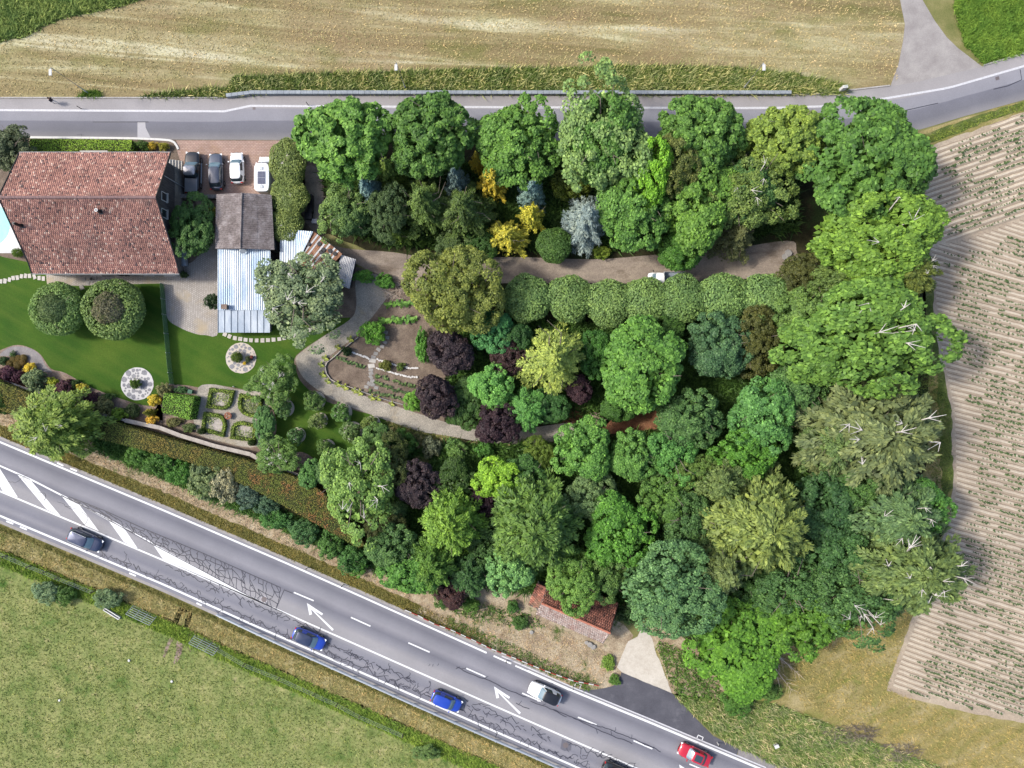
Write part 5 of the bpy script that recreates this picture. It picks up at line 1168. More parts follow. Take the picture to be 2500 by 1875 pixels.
o = tag(link("crop_seedlings", np_mesh("crop_seedlings", np.vstack(VV), np.vstack(FF), rnd=np.random.default_rng(1).random(len(rest) * len(sf))), None, M['leaf']), "rows of small green seedlings across the ploughed field", "crop", None, 'stuff'); o.color = leafcol((78, 104, 60))
# vegetables
for (x0, y0, x1, y1, n) in ((918, 918, 1020, 945, 15), (920, 936, 1000, 962, 13), (905, 955, 985, 975, 10), (815, 872, 890, 895, 10)):
    for k in range(n):
        if random.random() < .12: continue
        t = k / (n - 1); p = W(x0 + (x1 - x0) * t, y0 + (y1 - y0) * t + random.gauss(0, 1)); o = link("vegetable_plant", seed_me); o.location = (p[0], p[1], 8 * LV); o.scale = (random.uniform(1.2, 2),) * 3; o.rotation_euler = (0, 0, random.uniform(0, 6)); o.color = leafcol((88, 116, 66))
        tag(o, "small leafy vegetable plant in a row of the soil plot", "vegetable", "vegetables in the plot rows")
for (x0, y0, x1, n, c) in ((935, 782, 1015, 9, (104, 152, 62)), (945, 742, 1010, 7, (98, 144, 60))):
    for k in range(n):
        p = W(x0 + (x1 - x0) * k / (n - 1), y0 + random.gauss(0, 1.5)); o = link("lettuce_plant", seed_me); o.location = (p[0], p[1], 8 * LV); o.scale = (random.uniform(2.6, 3.6),) * 3; o.rotation_euler = (0, 0, random.uniform(0, 6)); o.color = leafcol(c)
        tag(o, "lush green leafy plant in the bed under the locust tree", "vegetable", "leafy plants beside the locust tree")
for x, y in ((787, 893), (791, 917), (803, 933), (827, 940), (845, 948), (868, 956), (880, 961), (910, 973), (925, 975), (958, 988), (797, 877), (827, 850), (858, 831)):
    p = W(x, y); o = link("edging_plant", seed_me); o.location = (p[0], p[1], 8 * LV); o.scale = (random.uniform(2.2, 3.2),) * 3; o.color = leafcol((140, 154, 64))
    tag(o, "yellow green tuft outside the plot's timber edge on the gravel", "plant", "tufts along the plot edge")

blades("bank_scrub", "green scrub growing on the straw bank below the hedge", band(nl, 230, 930, -125, -78, 40), 45, .7, .2, (92, 132, 62), cat="scrub", mat=M['leaf'], seed=41)
blades("yard_scrub", "green weeds creeping over the straw yard and bank", [(1080, 1450), (1300, 1500), (1330, 1530), (1240, 1530), (1110, 1500)], 14, .5, .16, (96, 130, 60), cat="weeds", mat=M['leaf'], seed=42)
blades("bank_scrub", "green weeds on the bank right of the concrete pad", [(1600, 1560), (1700, 1600), (1770, 1700), (1700, 1740), (1640, 1680)], 22, .5, .16, (104, 140, 62), cat="weeds", mat=M['leaf'], seed=43)
# ---------------------------------------------------------------- buildings
def tilemat(name, stops, patch=None):
    t = NT(name); at = t.n("ShaderNodeAttribute", attribute_name="rnd")
    c = t.ramp(at.outputs["Fac"], stops)
    c = t.mix(1, c, t.ramp(t.noise(.35, 5, .65), [(.32, g1(.9)), (.68, g1(1.42))]), 'MULTIPLY')
    for col, sc, lo_, hi_ in (patch or []):
        c = t.mix(t.ramp(t.noise(sc, 5, .7), [(lo_, g1(0)), (hi_, g1(.8))]), c, col)
    c = t.mix(1, c, t.ramp(t.noise(9, 3, .7), [(.3, g1(.82)), (.7, g1(1.18))]), 'MULTIPLY')
    return t.fin(c, .9, spec=.15)
M['rooftile'] = tilemat('weathered_clay_tiles', [(0, C(104, 88, 88)), (.25, C(160, 118, 110)), (.5, C(188, 138, 124)), (.75, C(206, 156, 140)), (1, C(240, 208, 190))], [(C(150, 126, 120), .25, .55, .72), (C(178, 184, 128), .6, .74, .84)])
M['barntile'] = tilemat('mossy_red_tiles', [(0, C(104, 76, 70)), (.4, C(156, 106, 92)), (.75, C(182, 122, 104)), (1, C(208, 150, 130))], [(C(140, 122, 104), .5, .52, .68)])
M['barntile_pale'] = tilemat('lichen_grey_tiles', [(0, C(166, 138, 128)), (.5, C(202, 180, 170)), (1, C(224, 208, 198))], [(C(196, 132, 112), .45, .56, .7)])
M['ridge'] = plain('ridge_tile_clay', C(146, 118, 116), .9, var=.2, scale=3)
M['ridgered'] = plain('red_ridge_clay', C(204, 132, 108), .9, var=.2, scale=3)
M['render'] = surf('off_white_render', [(.3, C(196, 192, 186)), (.7, C(216, 212, 206))], .6, speck=[(6, .92, 1.06)])
M['timber'] = surf('dark_weathered_boards', [(.3, (.035, .033, .036, 1)), (.7, (.09, .085, .085, 1))], 2, stretch=(4, 4, .3), bump=None)
M['stonewall'] = surf('grey_field_stone', [(.3, C(120, 118, 116)), (.7, C(160, 156, 150))], 1.5, speck=[(5, .75, 1.2)])
M['white'] = plain('white_painted_wood', C(232, 232, 230), .5, var=.04)
M['glass'] = plain('dark_window_glass', (.02, .025, .03, 1), .06, spec=.7, var=.02)
M['blackmetal'] = plain('black_metal', (.02, .02, .022, 1), .45, .3, var=.1)
M['steel'] = plain('galvanised_steel', C(200, 206, 212), .5, .3, var=.1)
M['rust'] = surf('rusty_sheet', [(.3, (.13, .065, .04, 1)), (.55, (.25, .13, .08, 1)), (.75, (.36, .24, .17, 1))], 1.2, stretch=(1, 1, 1), speck=[(7, .7, 1.25)], bump=None)
def sheetmetal(name, base, alt, rustc, lo_, hi_, metal=.35):
    t = NT(name)
    c = t.mix(t.ramp(t.noise(.7, 5, .65, t.pos((1, .35, 1))), [(.4, g1(0)), (.62, g1(1))]), base, alt)
    c = t.mix(t.ramp(t.noise(2.6, 6, .75), [(lo_, g1(0)), (hi_, g1(.85))]), c, rustc)
    return t.fin(c, .5, metal, .4)
M['zinc'] = sheetmetal('blue_grey_zinc_sheet', C(178, 200, 222), C(226, 234, 242), C(140, 120, 112), .72, .8)
M['zincdull'] = sheetmetal('dull_zinc_sheet', C(160, 174, 190), C(196, 206, 216), C(132, 116, 112), .62, .74)
M['whitesheet'] = sheetmetal('whitened_sheet', C(186, 186, 188), C(216, 216, 218), C(128, 112, 108), .58, .7, .15)
M['fibre'] = surf('lichen_fibre_cement', [(.3, C(118, 108, 106)), (.5, C(150, 140, 138)), (.72, C(188, 180, 180))], .8, speck=[(4, .6, 1.25), (9, .75, 1.15)], bump=None)

def tile_slope(name, A, B, up, pw, ph, mat, parent, seed, jag=0):
    """tiles laid in courses on the slope spanned by eave A->B and the vector `up` to the ridge"""
    rng = np.random.default_rng(seed); A, B, up = map(np.array, (A, B, up))
    e = B - A; Le = np.linalg.norm(e); Lu = np.linalg.norm(up); e = e / Le; u = up / Lu; nrm = np.cross(e, u); nrm = nrm if nrm[2] > 0 else -nrm
    nx, ny = int(Le / pw), int(Lu / ph); V = []; F = []; R = []
    i, j = np.meshgrid(np.arange(nx), np.arange(ny)); i = i.ravel(); j = j.ravel(); n = len(i)
    pw_, ph_ = Le / nx, Lu / ny
    x0 = i * pw_ + (j % 2) * pw_ * .5 * (i < nx - 1) + rng.normal(0, .006, n); y0 = j * ph_ - .03 + rng.normal(0, .008, n)
    if jag: y0 = y0 - (j == 0) * rng.random(n) * jag
    lift = rng.normal(0, .006, n)
    def pt(x, y, h): return A + e * x[:, None] + u * y[:, None] + nrm * h[:, None]
    a, b = x0 + .008, x0 + pw_ - .008; c, d = y0, y0 + ph_ * 1.12
    lo_, hi_ = .055 + lift, .018 + lift * .4
    Q = [pt(a, c, lo_), pt(b, c, lo_), pt(b, d, hi_), pt(a, d, hi_), pt(a, c, lo_ - .03), pt(b, c, lo_ - .03), pt(b, d, hi_ - .02), pt(a, d, hi_ - .02)]
    V = np.stack(Q, 1).reshape(-1, 3); base = (np.arange(n) * 8)[:, None]
    F = np.concatenate([base + np.array(f) for f in ((0, 1, 2, 3), (4, 5, 1, 0), (5, 6, 2, 1), (7, 4, 0, 3))])
    r = np.clip(rng.normal(.5, .22, n), 0, 1); me = np_mesh(name, V, F, rnd=np.tile(r, 4)); me.materials.append(mat)
    return tag(link(name, me, parent), kind='stuff')

def deck(name, pts, th, mat, parent):
    """a thin slab under the tiles, from its upper outline"""
    P = [Vector(p) for p in pts]; n = (P[1] - P[0]).cross(P[2] - P[0]).normalized(); n = n if n.z > 0 else -n
    k = len(P); o = MB(); o.add([p for p in P] + [p - n * th for p in P], [tuple(range(k)), tuple(range(2 * k - 1, k - 1, -1))] + [(i, k + i, k + (i + 1) % k, (i + 1) % k) for i in range(k)])
    return o.build(name, mat, parent)

# farmhouse: levels and plan worked out from the leaning verges
X0, X1 = -58.6, -40.6
YS, YK, YR, YN2, YN = 13.5, 14.6, 21.3, 26.8, 27.5
ZS, ZK, ZR_, ZN2, ZN = 3.5, 4.05, 9.1, 6.0, 5.7
house = tag(empty("farmhouse", (0, 0, 0)), "large farmhouse with pinkish brown tiled roof beside the lane", "house")
w0, w1 = X0 + .5, X1 - 1.1; y0, y1 = YS + .25, YN - .6
prof = [(y0, 0), (y1, 0), (y1, ZN + .05), (YN2, ZN2 - .25), (YR, ZR_ - .25), (YK, ZK - .2), (y0, ZS - .02)]
m = MB(); k = len(prof)
m.add([(w0, y, z) for y, z in prof] + [(w1, y, z) for y, z in prof], [tuple(range(k - 1, -1, -1)), tuple(range(k, 2 * k))] + [(i, (i + 1) % k, k + (i + 1) % k, k + i) for i in range(k)])
m.build("wall", M['render'], house)
for nm, A, B, up in (("lower", (X0, YS, ZS), (X1, YS, ZS), (0, YK - YS, ZK - ZS)), ("upper", (X0, YK, ZK), (X1, YK, ZK), (0, YR - YK, ZR_ - ZK)), ("upper", (X0, YN2, ZN2), (X1, YN2, ZN2), (0, YR - YN2, ZR_ - ZN2)), ("lower", (X0, YN, ZN), (X1, YN, ZN), (0, YN2 - YN, ZN2 - ZN))):
    u = Vector(up); d_ = deck("roof_slope", [A, B, tuple(Vector(B) + u), tuple(Vector(A) + u)], .16, M['timber'], house)
    tile_slope("roof_tiles", A, B, up, .24, .23, M['rooftile'], house, hash(nm) % 97 if False else int(A[1] * 10))
rt = MB()
for q in range(8): pass
rk = MB().tube([(-.2, 0, 0), (.21, 0, 0)], [.15, .17], 8).mesh("ridge_tile"); rk.materials.append(M['ridge'])
n = 46
for i in range(n):
    o = link("ridge_tile", rk, house); o.location = (X0 + (X1 - X0) * (i + .5) / n, YR, ZR_ + .03); o.rotation_euler = (0, random.gauss(0, .02), random.gauss(0, .02))
for sx, (ya, za), (yb, zb) in ((X1, (YS, ZS), (YR, ZR_)), (X1, (YN, ZN), (YR, ZR_)), (X0, (YS, ZS), (YR, ZR_)), (X0, (YN, ZN), (YR, ZR_))):
    km = (YK, ZK) if ya == YS else (YN2, ZN2)
    MB().tube([(sx, ya, za + .02), (sx, km[0], km[1] + .04), (sx, yb, zb + .04)], .09, 5).build("verge_board", M['blackmetal'], house)
MB().tube([(X0, YS - .06, ZS - .03), (X1, YS - .06, ZS - .03)], .08, 6).build("gutter", M['concrete2'], house)
MB().tube([(X0, YN + .06, ZN - .03), (X1, YN + .06, ZN - .03)], .08, 6).build("gutter", M['concrete2'], house)
cl_ = MB(); yy = y0 + .1
while yy < y1 - .1:
    zt = float(np.interp(yy, [y0, YK, YR, YN2, y1], [ZS - .1, ZK - .35, ZR_ - .4, ZN2 - .4, ZN - .1]))
    cl_.box((w1 + .03 + random.uniform(0, .012), yy + .1, 2.5 + (zt - 2.5) / 2), (.05, .205, zt - 2.5)); yy += .22
tag(cl_.build("timber_cladding", M['timber'], house), kind='stuff')
MB().box((w1 + .04, (y0 + y1) / 2, 1.2), (.06, y1 - y0, 2.4)).build("plinth", M['stonewall'], house)
def window(x, y, z, wd, h, face, par=house):
    f = MB(); d = (wd + .16, .08, h + .16) if face == 'S' else (.08, wd + .16, h + .16)
    o = f.box((x, y, z), d).build("window", M['white'], par)
    d2 = (wd, .05, h) if face == 'S' else (.05, wd, h)
    MB().box((x, y - .03, z) if face == 'S' else (x + .03, y, z), d2).build("pane", M['glass'], o)
    MB().box((x, y - .1, z - h / 2 - .08) if face == 'S' else (x + .1, y, z - h / 2 - .08), (wd + .3, .24, .06) if face == 'S' else (.24, wd + .3, .06)).build("sill", M['slab'], o)
for x in (-55.5, -52.2, -45.6, -43.0): window(x, y0, 1.6, 1.1, 1.2, 'S')
window(w1 + .07, 20.4, 5.2, .9, 1.1, 'E'); window(w1 + .07, 22.4, 5.2, .9, 1.1, 'E'); window(w1 + .07, 18.5, 1.5, 1, 1, 'E')
d_ = MB().box((-49.0, y0 - .03, 1.05), (1.1, .08, 2.1)).build("door", M['timber'], house); MB().box((-48.65, y0 - .09, 1.05), (.06, .06, .16)).build("door_handle", M['steel'], d_)
MB().tube([(w1 + .12, 24.9, 0), (w1 + .12, 24.9, 6.6)], .05, 6).build("downpipe", M['steel'], house)
def flue(px, py, zt, cap):
    p = W(px, py, zt); zb = float(np.interp(p[1], [YS, YK, YR], [ZS, ZK, ZR_]))
    c = MB().tube([(p[0], p[1], zb - .15), (p[0], p[1], zt)], .17, 10).build("flue", M['blackmetal'], house, smooth=False)
    MB().box((p[0], p[1], zb + .03), (.5, .6, .08), M=Matrix.Rotation(math.radians(37), 3, 'X')).build("flashing", M['blackmetal'], c)
    if cap: MB().tube([(p[0], p[1], zt), (p[0], p[1], zt + .08)], .2, 12).build("flue_cap", M['white'], c)
    MB().tube([(p[0], p[1], zt + .075), (p[0], p[1], zt + .12)], .09, 8).build("flue_mouth", M['blackmetal'], c)
flue(235, 513, 8.9, True); flue(33, 545, 8.4, False)
pp = W(228, 369, 2.6); MB().box((pp[0], 28.2, 2.5), (3.4, 1.2, .1)).build("porch_roof", M['slab'], house); MB().box((pp[0] - 1.6, 28.7, 1.22), (.1, .1, 2.46)).build("porch_post", M['timber'], house); MB().box((pp[0] + 1.6, 28.7, 1.22), (.1, .1, 2.46)).build("porch_post", M['timber'], house)
st = tag(empty("stone_stair", W(420, 405)), "pale stone steps at the farmhouse corner by the parked cars", "steps")
for i in range(5):
    o = MB().box((0, 0, 0), (.3, 1.2, .16 * (5 - i))).build("step", M['slab'], st); o.location = (.3 * i, 0, .08 * (5 - i))
yw = tag(empty("yard_wall", W(455, 483)), "low grey stone wall behind the black pickup", "wall")
for i in range(9):
    o = MB().box((0, 0, .45), (.36, .5, .9)).build("stone_block", M['stonewall'], yw, bevel=.03); o.location = (-1.5 + .37 * i, random.gauss(0, .01), 0)
yw = tag(empty("yard_wall", W(520, 484)), "short grey stone wall against the barn's corner", "wall")
for i in range(5):
    o = MB().box((0, 0, .45), (.36, .5, .9)).build("stone_block", M['stonewall'], yw, bevel=.03); o.location = (-.7 + .37 * i, 0, 0)

def corrugated(name, P0, P1, P2, P3, pitch, amp, mat, parent, seg=6):
    """sheet P0 P1 (across the waves) to P3 P2"""
    P0, P1, P2, P3 = map(np.array, (P0, P1, P2, P3)); n = max(6, int(np.linalg.norm(P1 - P0) / pitch * seg))
    nr = np.cross(P1 - P0, P3 - P0); nr = nr / np.linalg.norm(nr); nr = nr if nr[2] > 0 else -nr
    t = np.linspace(0, 1, n + 1)[:, None]; ph = np.linspace(0, 2 * PI * np.linalg.norm(P1 - P0) / pitch, n + 1)
    off = nr * (np.sin(ph) * amp)[:, None]
    a = P0 + (P1 - P0) * t + off; b = P3 + (P2 - P3) * t + off
    V = np.vstack([a, b]); i = np.arange(n); F = np.c_[i, i + 1, n + 2 + i, n + 1 + i]
    me = np_mesh(name, V, F); me.materials.append(mat); me.polygons.foreach_set("use_smooth", [True] * n); return link(name, me, parent)
# grey barn
barn = tag(empty("grey_barn", W(596, 545)), "barn with grey corrugated fibre cement gable roof", "barn"); bo = Vector(barn.location)
def L(px, py, z, o): v = Vector(W(px, py, z)) - o; return (v.x, v.y, v.z)
ze, zr = 3.6, 4.7
NWc, NR, NEc, SWc, SR, SEc = L(528, 474, ze, bo), L(591, 471, zr, bo), L(663, 476, ze, bo), L(525, 607, ze, bo), L(587, 607, zr, bo), L(670, 610, ze, bo)
lerp = lambda a, b, t: tuple(a[i] + (b[i] - a[i]) * t for i in range(3))
for nm, A, B, A2, B2 in (("w", NWc, SWc, NR, SR), ("e", NEc, SEc, NR, SR)):
    for r0_, r1_, dz in ((0, .52, 0), (.5, 1, .02)):
        for k in range(4):
            a0, a1 = lerp(A, B, k / 4), lerp(A, B, (k + 1.0) / 4); b0_, b1_ = lerp(A2, B2, k / 4), lerp(A2, B2, (k + 1.0) / 4)
            q = [lerp(a0, b0_, r0_), lerp(a1, b1_, r0_), lerp(a1, b1_, r1_), lerp(a0, b0_, r1_)]
            q = [(x, y, z + dz + .01 * (k % 2)) for x, y, z in q]
            corrugated("roof_sheet", *q, .25, .035, M['fibre'], barn)
MB().tube([(NR[0], NR[1], NR[2] + .03), (SR[0], SR[1], SR[2] + .03)], .12, 6).build("ridge_cap", M['fibre'], barn)
MB().add([NWc, SWc, SEc, NEc, (NR[0], NR[1], NR[2] - .1), (SR[0], SR[1], SR[2] - .1)] , []) 
wb = MB(); ins = .25
base = [(NWc[0] + ins, NWc[1] - ins), (SWc[0] + ins, SWc[1] + ins), (SEc[0] - ins, SEc[1] + ins), (NEc[0] - ins, NEc[1] - ins)]
wb.prism(base, 0, ze - .12)
wb.add([(base[0][0], base[0][1], ze - .12), (base[3][0], base[3][1], ze - .12), (NR[0], base[0][1], zr - .15), (base[1][0], base[1][1], ze - .12), (base[2][0], base[2][1], ze - .12), (SR[0], base[1][1], zr - .15)], [(0, 2, 1), (3, 4, 5), (0, 3, 5, 2), (1, 2, 5, 4)])
wb.build("wall", M['stonewall'], barn)
for dy in (1.2, 4.2): MB().box((base[0][0] - .02, base[0][1] - dy, 1.1), (.08, 1.2, 2.0)).build("door", M['timber'], barn)
# metal shed south of it
shed = tag(empty("metal_shed", W(596, 690)), "shed with shiny blue grey corrugated metal roof and flat lower panels", "shed"); so = Vector(shed.location)
z0_, z1_ = 3.4, 2.7
for k in range(4):
    xa, xb = 531.5 + 32 * k, 531.5 + 32 * (k + 1)
    for (ya, za, yb, zb, dz) in ((608, z0_, 692, 3.05, 0), (690, 3.05, 757, z1_, .02)):
        corrugated("roof_sheet", L(xa, ya, za + dz, so), L(xb, ya, za + dz, so), L(xb, yb, zb + dz, so), L(xa, yb, zb + dz, so), .27, .04, M['zinc'], shed)
for k in range(8):
    xa, xb = 532 + 15.9 * k, 532 + 15.9 * (k + 1)
    o = deck("roof_panel", [L(xa, 756, 2.62, so), L(xb - .3, 756, 2.62, so), L(xb - .3, 812, 2.2, so), L(xa, 812, 2.2, so)], .04, M['zincdull'], shed)
    MB().tube([L(xa, 757, 2.66, so), L(xa, 812, 2.24, so)], .035, 4).build("standing_seam", M['zincdull'], shed)
wp = [L(536, 612, 0, so), L(652, 612, 0, so), L(652, 806, 0, so), L(536, 806, 0, so)]
wq = [L(536, 612, 3.2, so)[:2], L(652, 612, 3.2, so)[:2], L(652, 752, 2.6, so)[:2], L(536, 752, 2.6, so)[:2]]
MB().prism(wq, 0, 2.55).build("wall", M['stonewall'], shed)
wq2 = [L(538, 757, 2.5, so)[:2], L(650, 757, 2.5, so)[:2], L(650, 806, 2.1, so)[:2], L(538, 806, 2.1, so)[:2]]
MB().prism(wq2, 0, 2.1).build("wall", M['stonewall'], shed)
c_ = L(548, 749, 3.3, so); MB().box((c_[0], c_[1], 2.9), (.5, .55, 1.1)).build("chimney", M['stonewall'], shed); MB().box((c_[0], c_[1], 3.48), (.7, .6, .06)).build("chimney_cap", M['mulch'], shed)
c_ = L(592, 612, 3.9, so); MB().tube([(c_[0], c_[1], 3.3), (c_[0], c_[1], 3.9)], .03, 5).build("mast", M['steel'], shed)
MB().tube([(c_[0], c_[1], 3.9), (c_[0] + .05, c_[1] - .1, 3.98)], [.38, .36], 14).build("satellite_dish", M['white'], shed)
# patchwork lean-to sheds
ps = tag(empty("patchwork_shed", W(740, 640)), "patched shed roof of blue sheets and rusty planks under the grey green tree", "shed"); po = Vector(ps.location)
corrugated("roof_sheet", L(684, 560, 2.9, po), L(724, 562, 2.9, po), L(722, 650, 2.6, po), L(683, 650, 2.6, po), .3, .012, M['zincdull'], ps)
corrugated("roof_sheet", L(723, 562, 2.93, po), L(764, 565, 2.93, po), L(742, 610, 2.75, po), L(722, 650, 2.6, po), .3, .012, M['zinc'], ps)
corrugated("roof_sheet", L(683, 650, 2.6, po), L(722, 650, 2.62, po), L(720, 720, 2.4, po), L(682, 720, 2.4, po), .3, .02, M['whitesheet'], ps)
A_, B_, C2, D2 = np.array(L(766, 565, 2.7, po)), np.array(L(836, 620, 2.7, po)), np.array(L(752, 715, 2.3, po)), np.array(L(693, 662, 2.3, po))
n = 17
for i in range(n):
    t0, t1 = i / n + .004, (i + 1) / n - .004
    a, b, c, d = A_ + (B_ - A_) * t0, A_ + (B_ - A_) * t1, D2 + (C2 - D2) * t1, D2 + (C2 - D2) * t0
    o = deck("roof_plank", [tuple(a), tuple(b), tuple(c), tuple(d)], .03, M['rust'] if i % 5 in (0, 1, 3) else M['whitesheet'], ps); o.location.z = random.uniform(0, .03)
for x, y in ((780, 596), (785, 616), (790, 610), (806, 613), (818, 620), (753, 596)):
    o = MB().prism([(.32 * random.uniform(.8, 1.1) * math.cos(a), .32 * random.uniform(.8, 1.1) * math.sin(a)) for a in np.linspace(0, 2 * PI, 6)[:-1] + random.random()], 0, .16).build("roof_weight", M['blackmetal']); p = W(x, y, 2.65)
    t_ = tag(o, "dark stone slab weighing down the rusty plank roof", "stone", "stone weights on the plank roof"); o.location = (p[0], p[1], 2.63); 
MB().prism([L(x, y, 2.3, po)[:2] for x, y in ((690, 566), (760, 570), (826, 622), (752, 706), (690, 706))], 0, 2.28).build("wall", M['timber'], ps)
cs = tag(empty("corrugated_shed", W(842, 663)), "small lean-to with whitish corrugated roof beside the gravel fork", "shed"); co = Vector(cs.location)
corrugated("roof_sheet", L(833, 622, 2.4, co), L(869, 633, 2.4, co), L(853, 705, 2.1, co), L(813, 690, 2.1, co), .2, .035, M['whitesheet'], cs)
MB().prism([L(x, y, 2.0, co)[:2] for x, y in ((836, 630), (862, 637), (849, 698), (820, 686))], 0, 1.98).build("wall", M['timber'], cs)
# small tiled barn by the road
tb = tag(empty("tiled_barn", W(1400, 1490)), "small barn with mossy red tiles and a grey lower slope by the road", "barn"); to = Vector(tb.location)
ang = math.atan2(-(1570 - 1498), (1473 - 1308)); ze2, zr2 = 2.5, 4.0
SA, SB2 = Vector(L(1308, 1498, ze2, to)), Vector(L(1473, 1570, ze2, to)); RA, RB2 = Vector(L(1322, 1472, zr2, to)), Vector(L(1492, 1545, zr2, to)); NA, NB = Vector(L(1345, 1402, ze2, to)), Vector(L(1512, 1472, ze2, to))
RB2 = RA + (SB2 - SA); NB = NA + (SB2 - SA)
tile_slope("roof_tiles", SA, SB2, RA - SA, .26, .26, M['barntile_pale'], tb, 3, .05); tile_slope("roof_tiles", NA, NB, RA - NA, .26, .26, M['barntile'], tb, 4, .1)
deck("roof_slope", [SA, SB2, RB2, RA], .12, M['timber'], tb); deck("roof_slope", [NA, NB, RB2, RA], .12, M['timber'], tb)
rm = MB().tube([(-.2, 0, 0), (.2, 0, 0)], [.14, .16], 7).mesh("ridge_tile"); rm.materials.append(M['ridgered'])
dv = (RB2 - RA); nt_ = int(dv.length / .38)
for i in range(nt_):
    o = link("ridge_tile", rm, tb); o.location = RA + dv * ((i + .5) / nt_) + Vector((0, 0, .06)); o.rotation_euler = (0, random.gauss(0, .04), math.atan2(dv.y, dv.x) + random.gauss(0, .04))
def ip(a, b, t): return a + (b - a) * t
fl = [ip(SA, NA, .06), ip(SB2, NB, .06), ip(SB2, NB, .94), ip(SA, NA, .94)]; fl = [(v.x, v.y) for v in fl]
MB().prism(fl, 0, ze2 - .12).build("wall", M['stonewall'], tb)
g_ = MB(); 
for a, b, r_ in ((ip(SA, NA, .07), ip(SA, NA, .93), RA), (ip(SB2, NB, .07), ip(SB2, NB, .93), RB2)):
    d = dv.normalized() * (.12 if r_ is RA else -.12)
    g_.add([a + d - Vector((0, 0, .15)), b + d - Vector((0, 0, .15)), r_ + d - Vector((0, 0, .25))], [(0, 1, 2)])
g_.build("gable", M['stonewall'], tb)
lw = Vector(L(1290, 1477, 2.2, to)); W2 = Vector(L(1312, 1424, 2.2, to)); e1 = Vector(L(1318, 1489, 2.45, to)); e2 = Vector(L(1340, 1436, 2.45, to))
tile_slope("roof_tiles", lw, W2, e1 - lw, .26, .26, M['barntile'], tb, 8, .06); deck("roof_slope", [lw, W2, e2, e1], .08, M['timber'], tb)
MB().prism([(v.x, v.y) for v in (ip(lw, e1, .15), ip(W2, e2, .15), e2, e1)], 0, 2.1).build("wall", M['stonewall'], tb)

# garden wall with coping slabs
GW = [(-40, 912), (27, 936), (90, 958), (190, 993), (225, 1005), (305, 1026), (390, 1044), (440, 1063), (526, 1089), (612, 1109), (644, 1128), (700, 1150), (735, 1164)]
gw = tag(empty("garden_wall", W(305, 1026)), "brown garden wall with pale coping slabs above the long hedge", "wall"); go = Vector(gw.location)
pts = []
for a, b in zip(GW[:-1], GW[1:]):
    Lg = math.hypot(b[0] - a[0], b[1] - a[1]); k = max(1, round(Lg / 26))
    pts += [(a[0] + (b[0] - a[0]) * i / k, a[1] + (b[1] - a[1]) * i / k) for i in range(k)]
pts.append(GW[-1])
for a, b in zip(pts[:-1], pts[1:]):
    p, q = Vector(W(*a, .9)) - go, Vector(W(*b, .9)) - go; d = q - p; wd = .5 if a[0] > 290 else .3
    MB().box(((p + q) / 2).to_tuple()[:2] + (.94,), (d.length - .02, wd, .08), math.atan2(d.y, d.x)).build("coping_slab", M['coping'], gw)
    MB().box(((p + q) / 2).to_tuple()[:2] + (.45,), (d.length + .005, .26, .9), math.atan2(d.y, d.x)).build("wall_section", M['redearth'], gw)

# green net fence across the lawn
nf = tag(empty("net_fence", W(402, 700)), "green mesh windbreak fence crossing the lawn", "fence"); no = Vector(nf.location)
def netmat():
    t = NT('green_windbreak_net'); t.fin(C(110, 150, 112), .7)
    tr = t.n("ShaderNodeBsdfTransparent"); mx = t.n("ShaderNodeMixShader"); mx.inputs[0].default_value = .62
    t.t.links.new(tr.outputs[0], mx.inputs[1]); t.t.links.new(t.b.outputs[0], mx.inputs[2]); t.t.links.new(mx.outputs[0], t.out.inputs[0]); return t.m
M['net'] = netmat()
NP = [(402, 694), (404, 731), (407, 769), (412, 815), (416, 862), (421, 910), (425, 938)]
for i, a in enumerate(NP):
    p = Vector(W(*a)) - no
    MB().tube([(p.x, p.y, 0), (p.x, p.y, 1.3)], .03, 5).build("post", M['steel'], nf)
    if i + 1 < len(NP):
        q = Vector(W(*NP[i + 1])) - no; o = MB(); o.box(((p.x + q.x) / 2, (p.y + q.y) / 2, .62), ((q - p).length - .06, .02, 1.2), math.atan2(q.y - p.y, q.x - p.x)); o.build("net_panel", M['net'], nf)
# plot edging
pe = tag(empty("plot_edging", W(800, 890)), "weathered timber boards edging the vegetable plot", "edging"); eo = Vector(pe.location)
EP = [(876, 823), (850, 843), (833, 856), (815, 873), (800, 884), (795, 895), (798, 912), (808, 926), (830, 938), (856, 945), (885, 956), (915, 967), (950, 978), (985, 988)]
for a, b in zip(EP[:-1], EP[1:]):
    p, q = Vector(W(*a)) - eo, Vector(W(*b)) - eo; d = q - p
    MB().box(((p + q) / 2).to_tuple()[:2] + (.14,), (d.length * .97, .1, .28), math.atan2(d.y, d.x)).build("board", M['coping'] if a[0] < 860 else M['slabgrey'], pe)
we = MB(); 
for (a, b) in (((859, 860), (903, 876)), ((920, 877), (960, 890)), ((960, 890), (1000, 899)), ((1000, 899), (1022, 898)), ((918, 898), (960, 910)), ((960, 910), (1005, 922)), ((1005, 922), (1020, 920))):
    nn = int(math.hypot(b[0] - a[0], b[1] - a[1]) / 4.2)
    for i in range(nn):
        t = (i + .5) / nn; p = W(a[0] + (b[0] - a[0]) * t, a[1] + (b[1] - a[1]) * t + random.gauss(0, .6)); s_ = random.uniform(.1, .17)
        o = MB().prism([(s_ * random.uniform(.8, 1.2) * math.cos(2 * PI * k / 6), s_ * random.uniform(.8, 1.2) * math.sin(2 * PI * k / 6)) for k in range(6)], 0, random.uniform(.1, .16)).build("edging_stone", M['whitestone'])
        o.location = (p[0], p[1], 8 * LV); tag(o, "white rounded stone in the edging rows of the vegetable plot", "stone", "white edging stones in the plot")

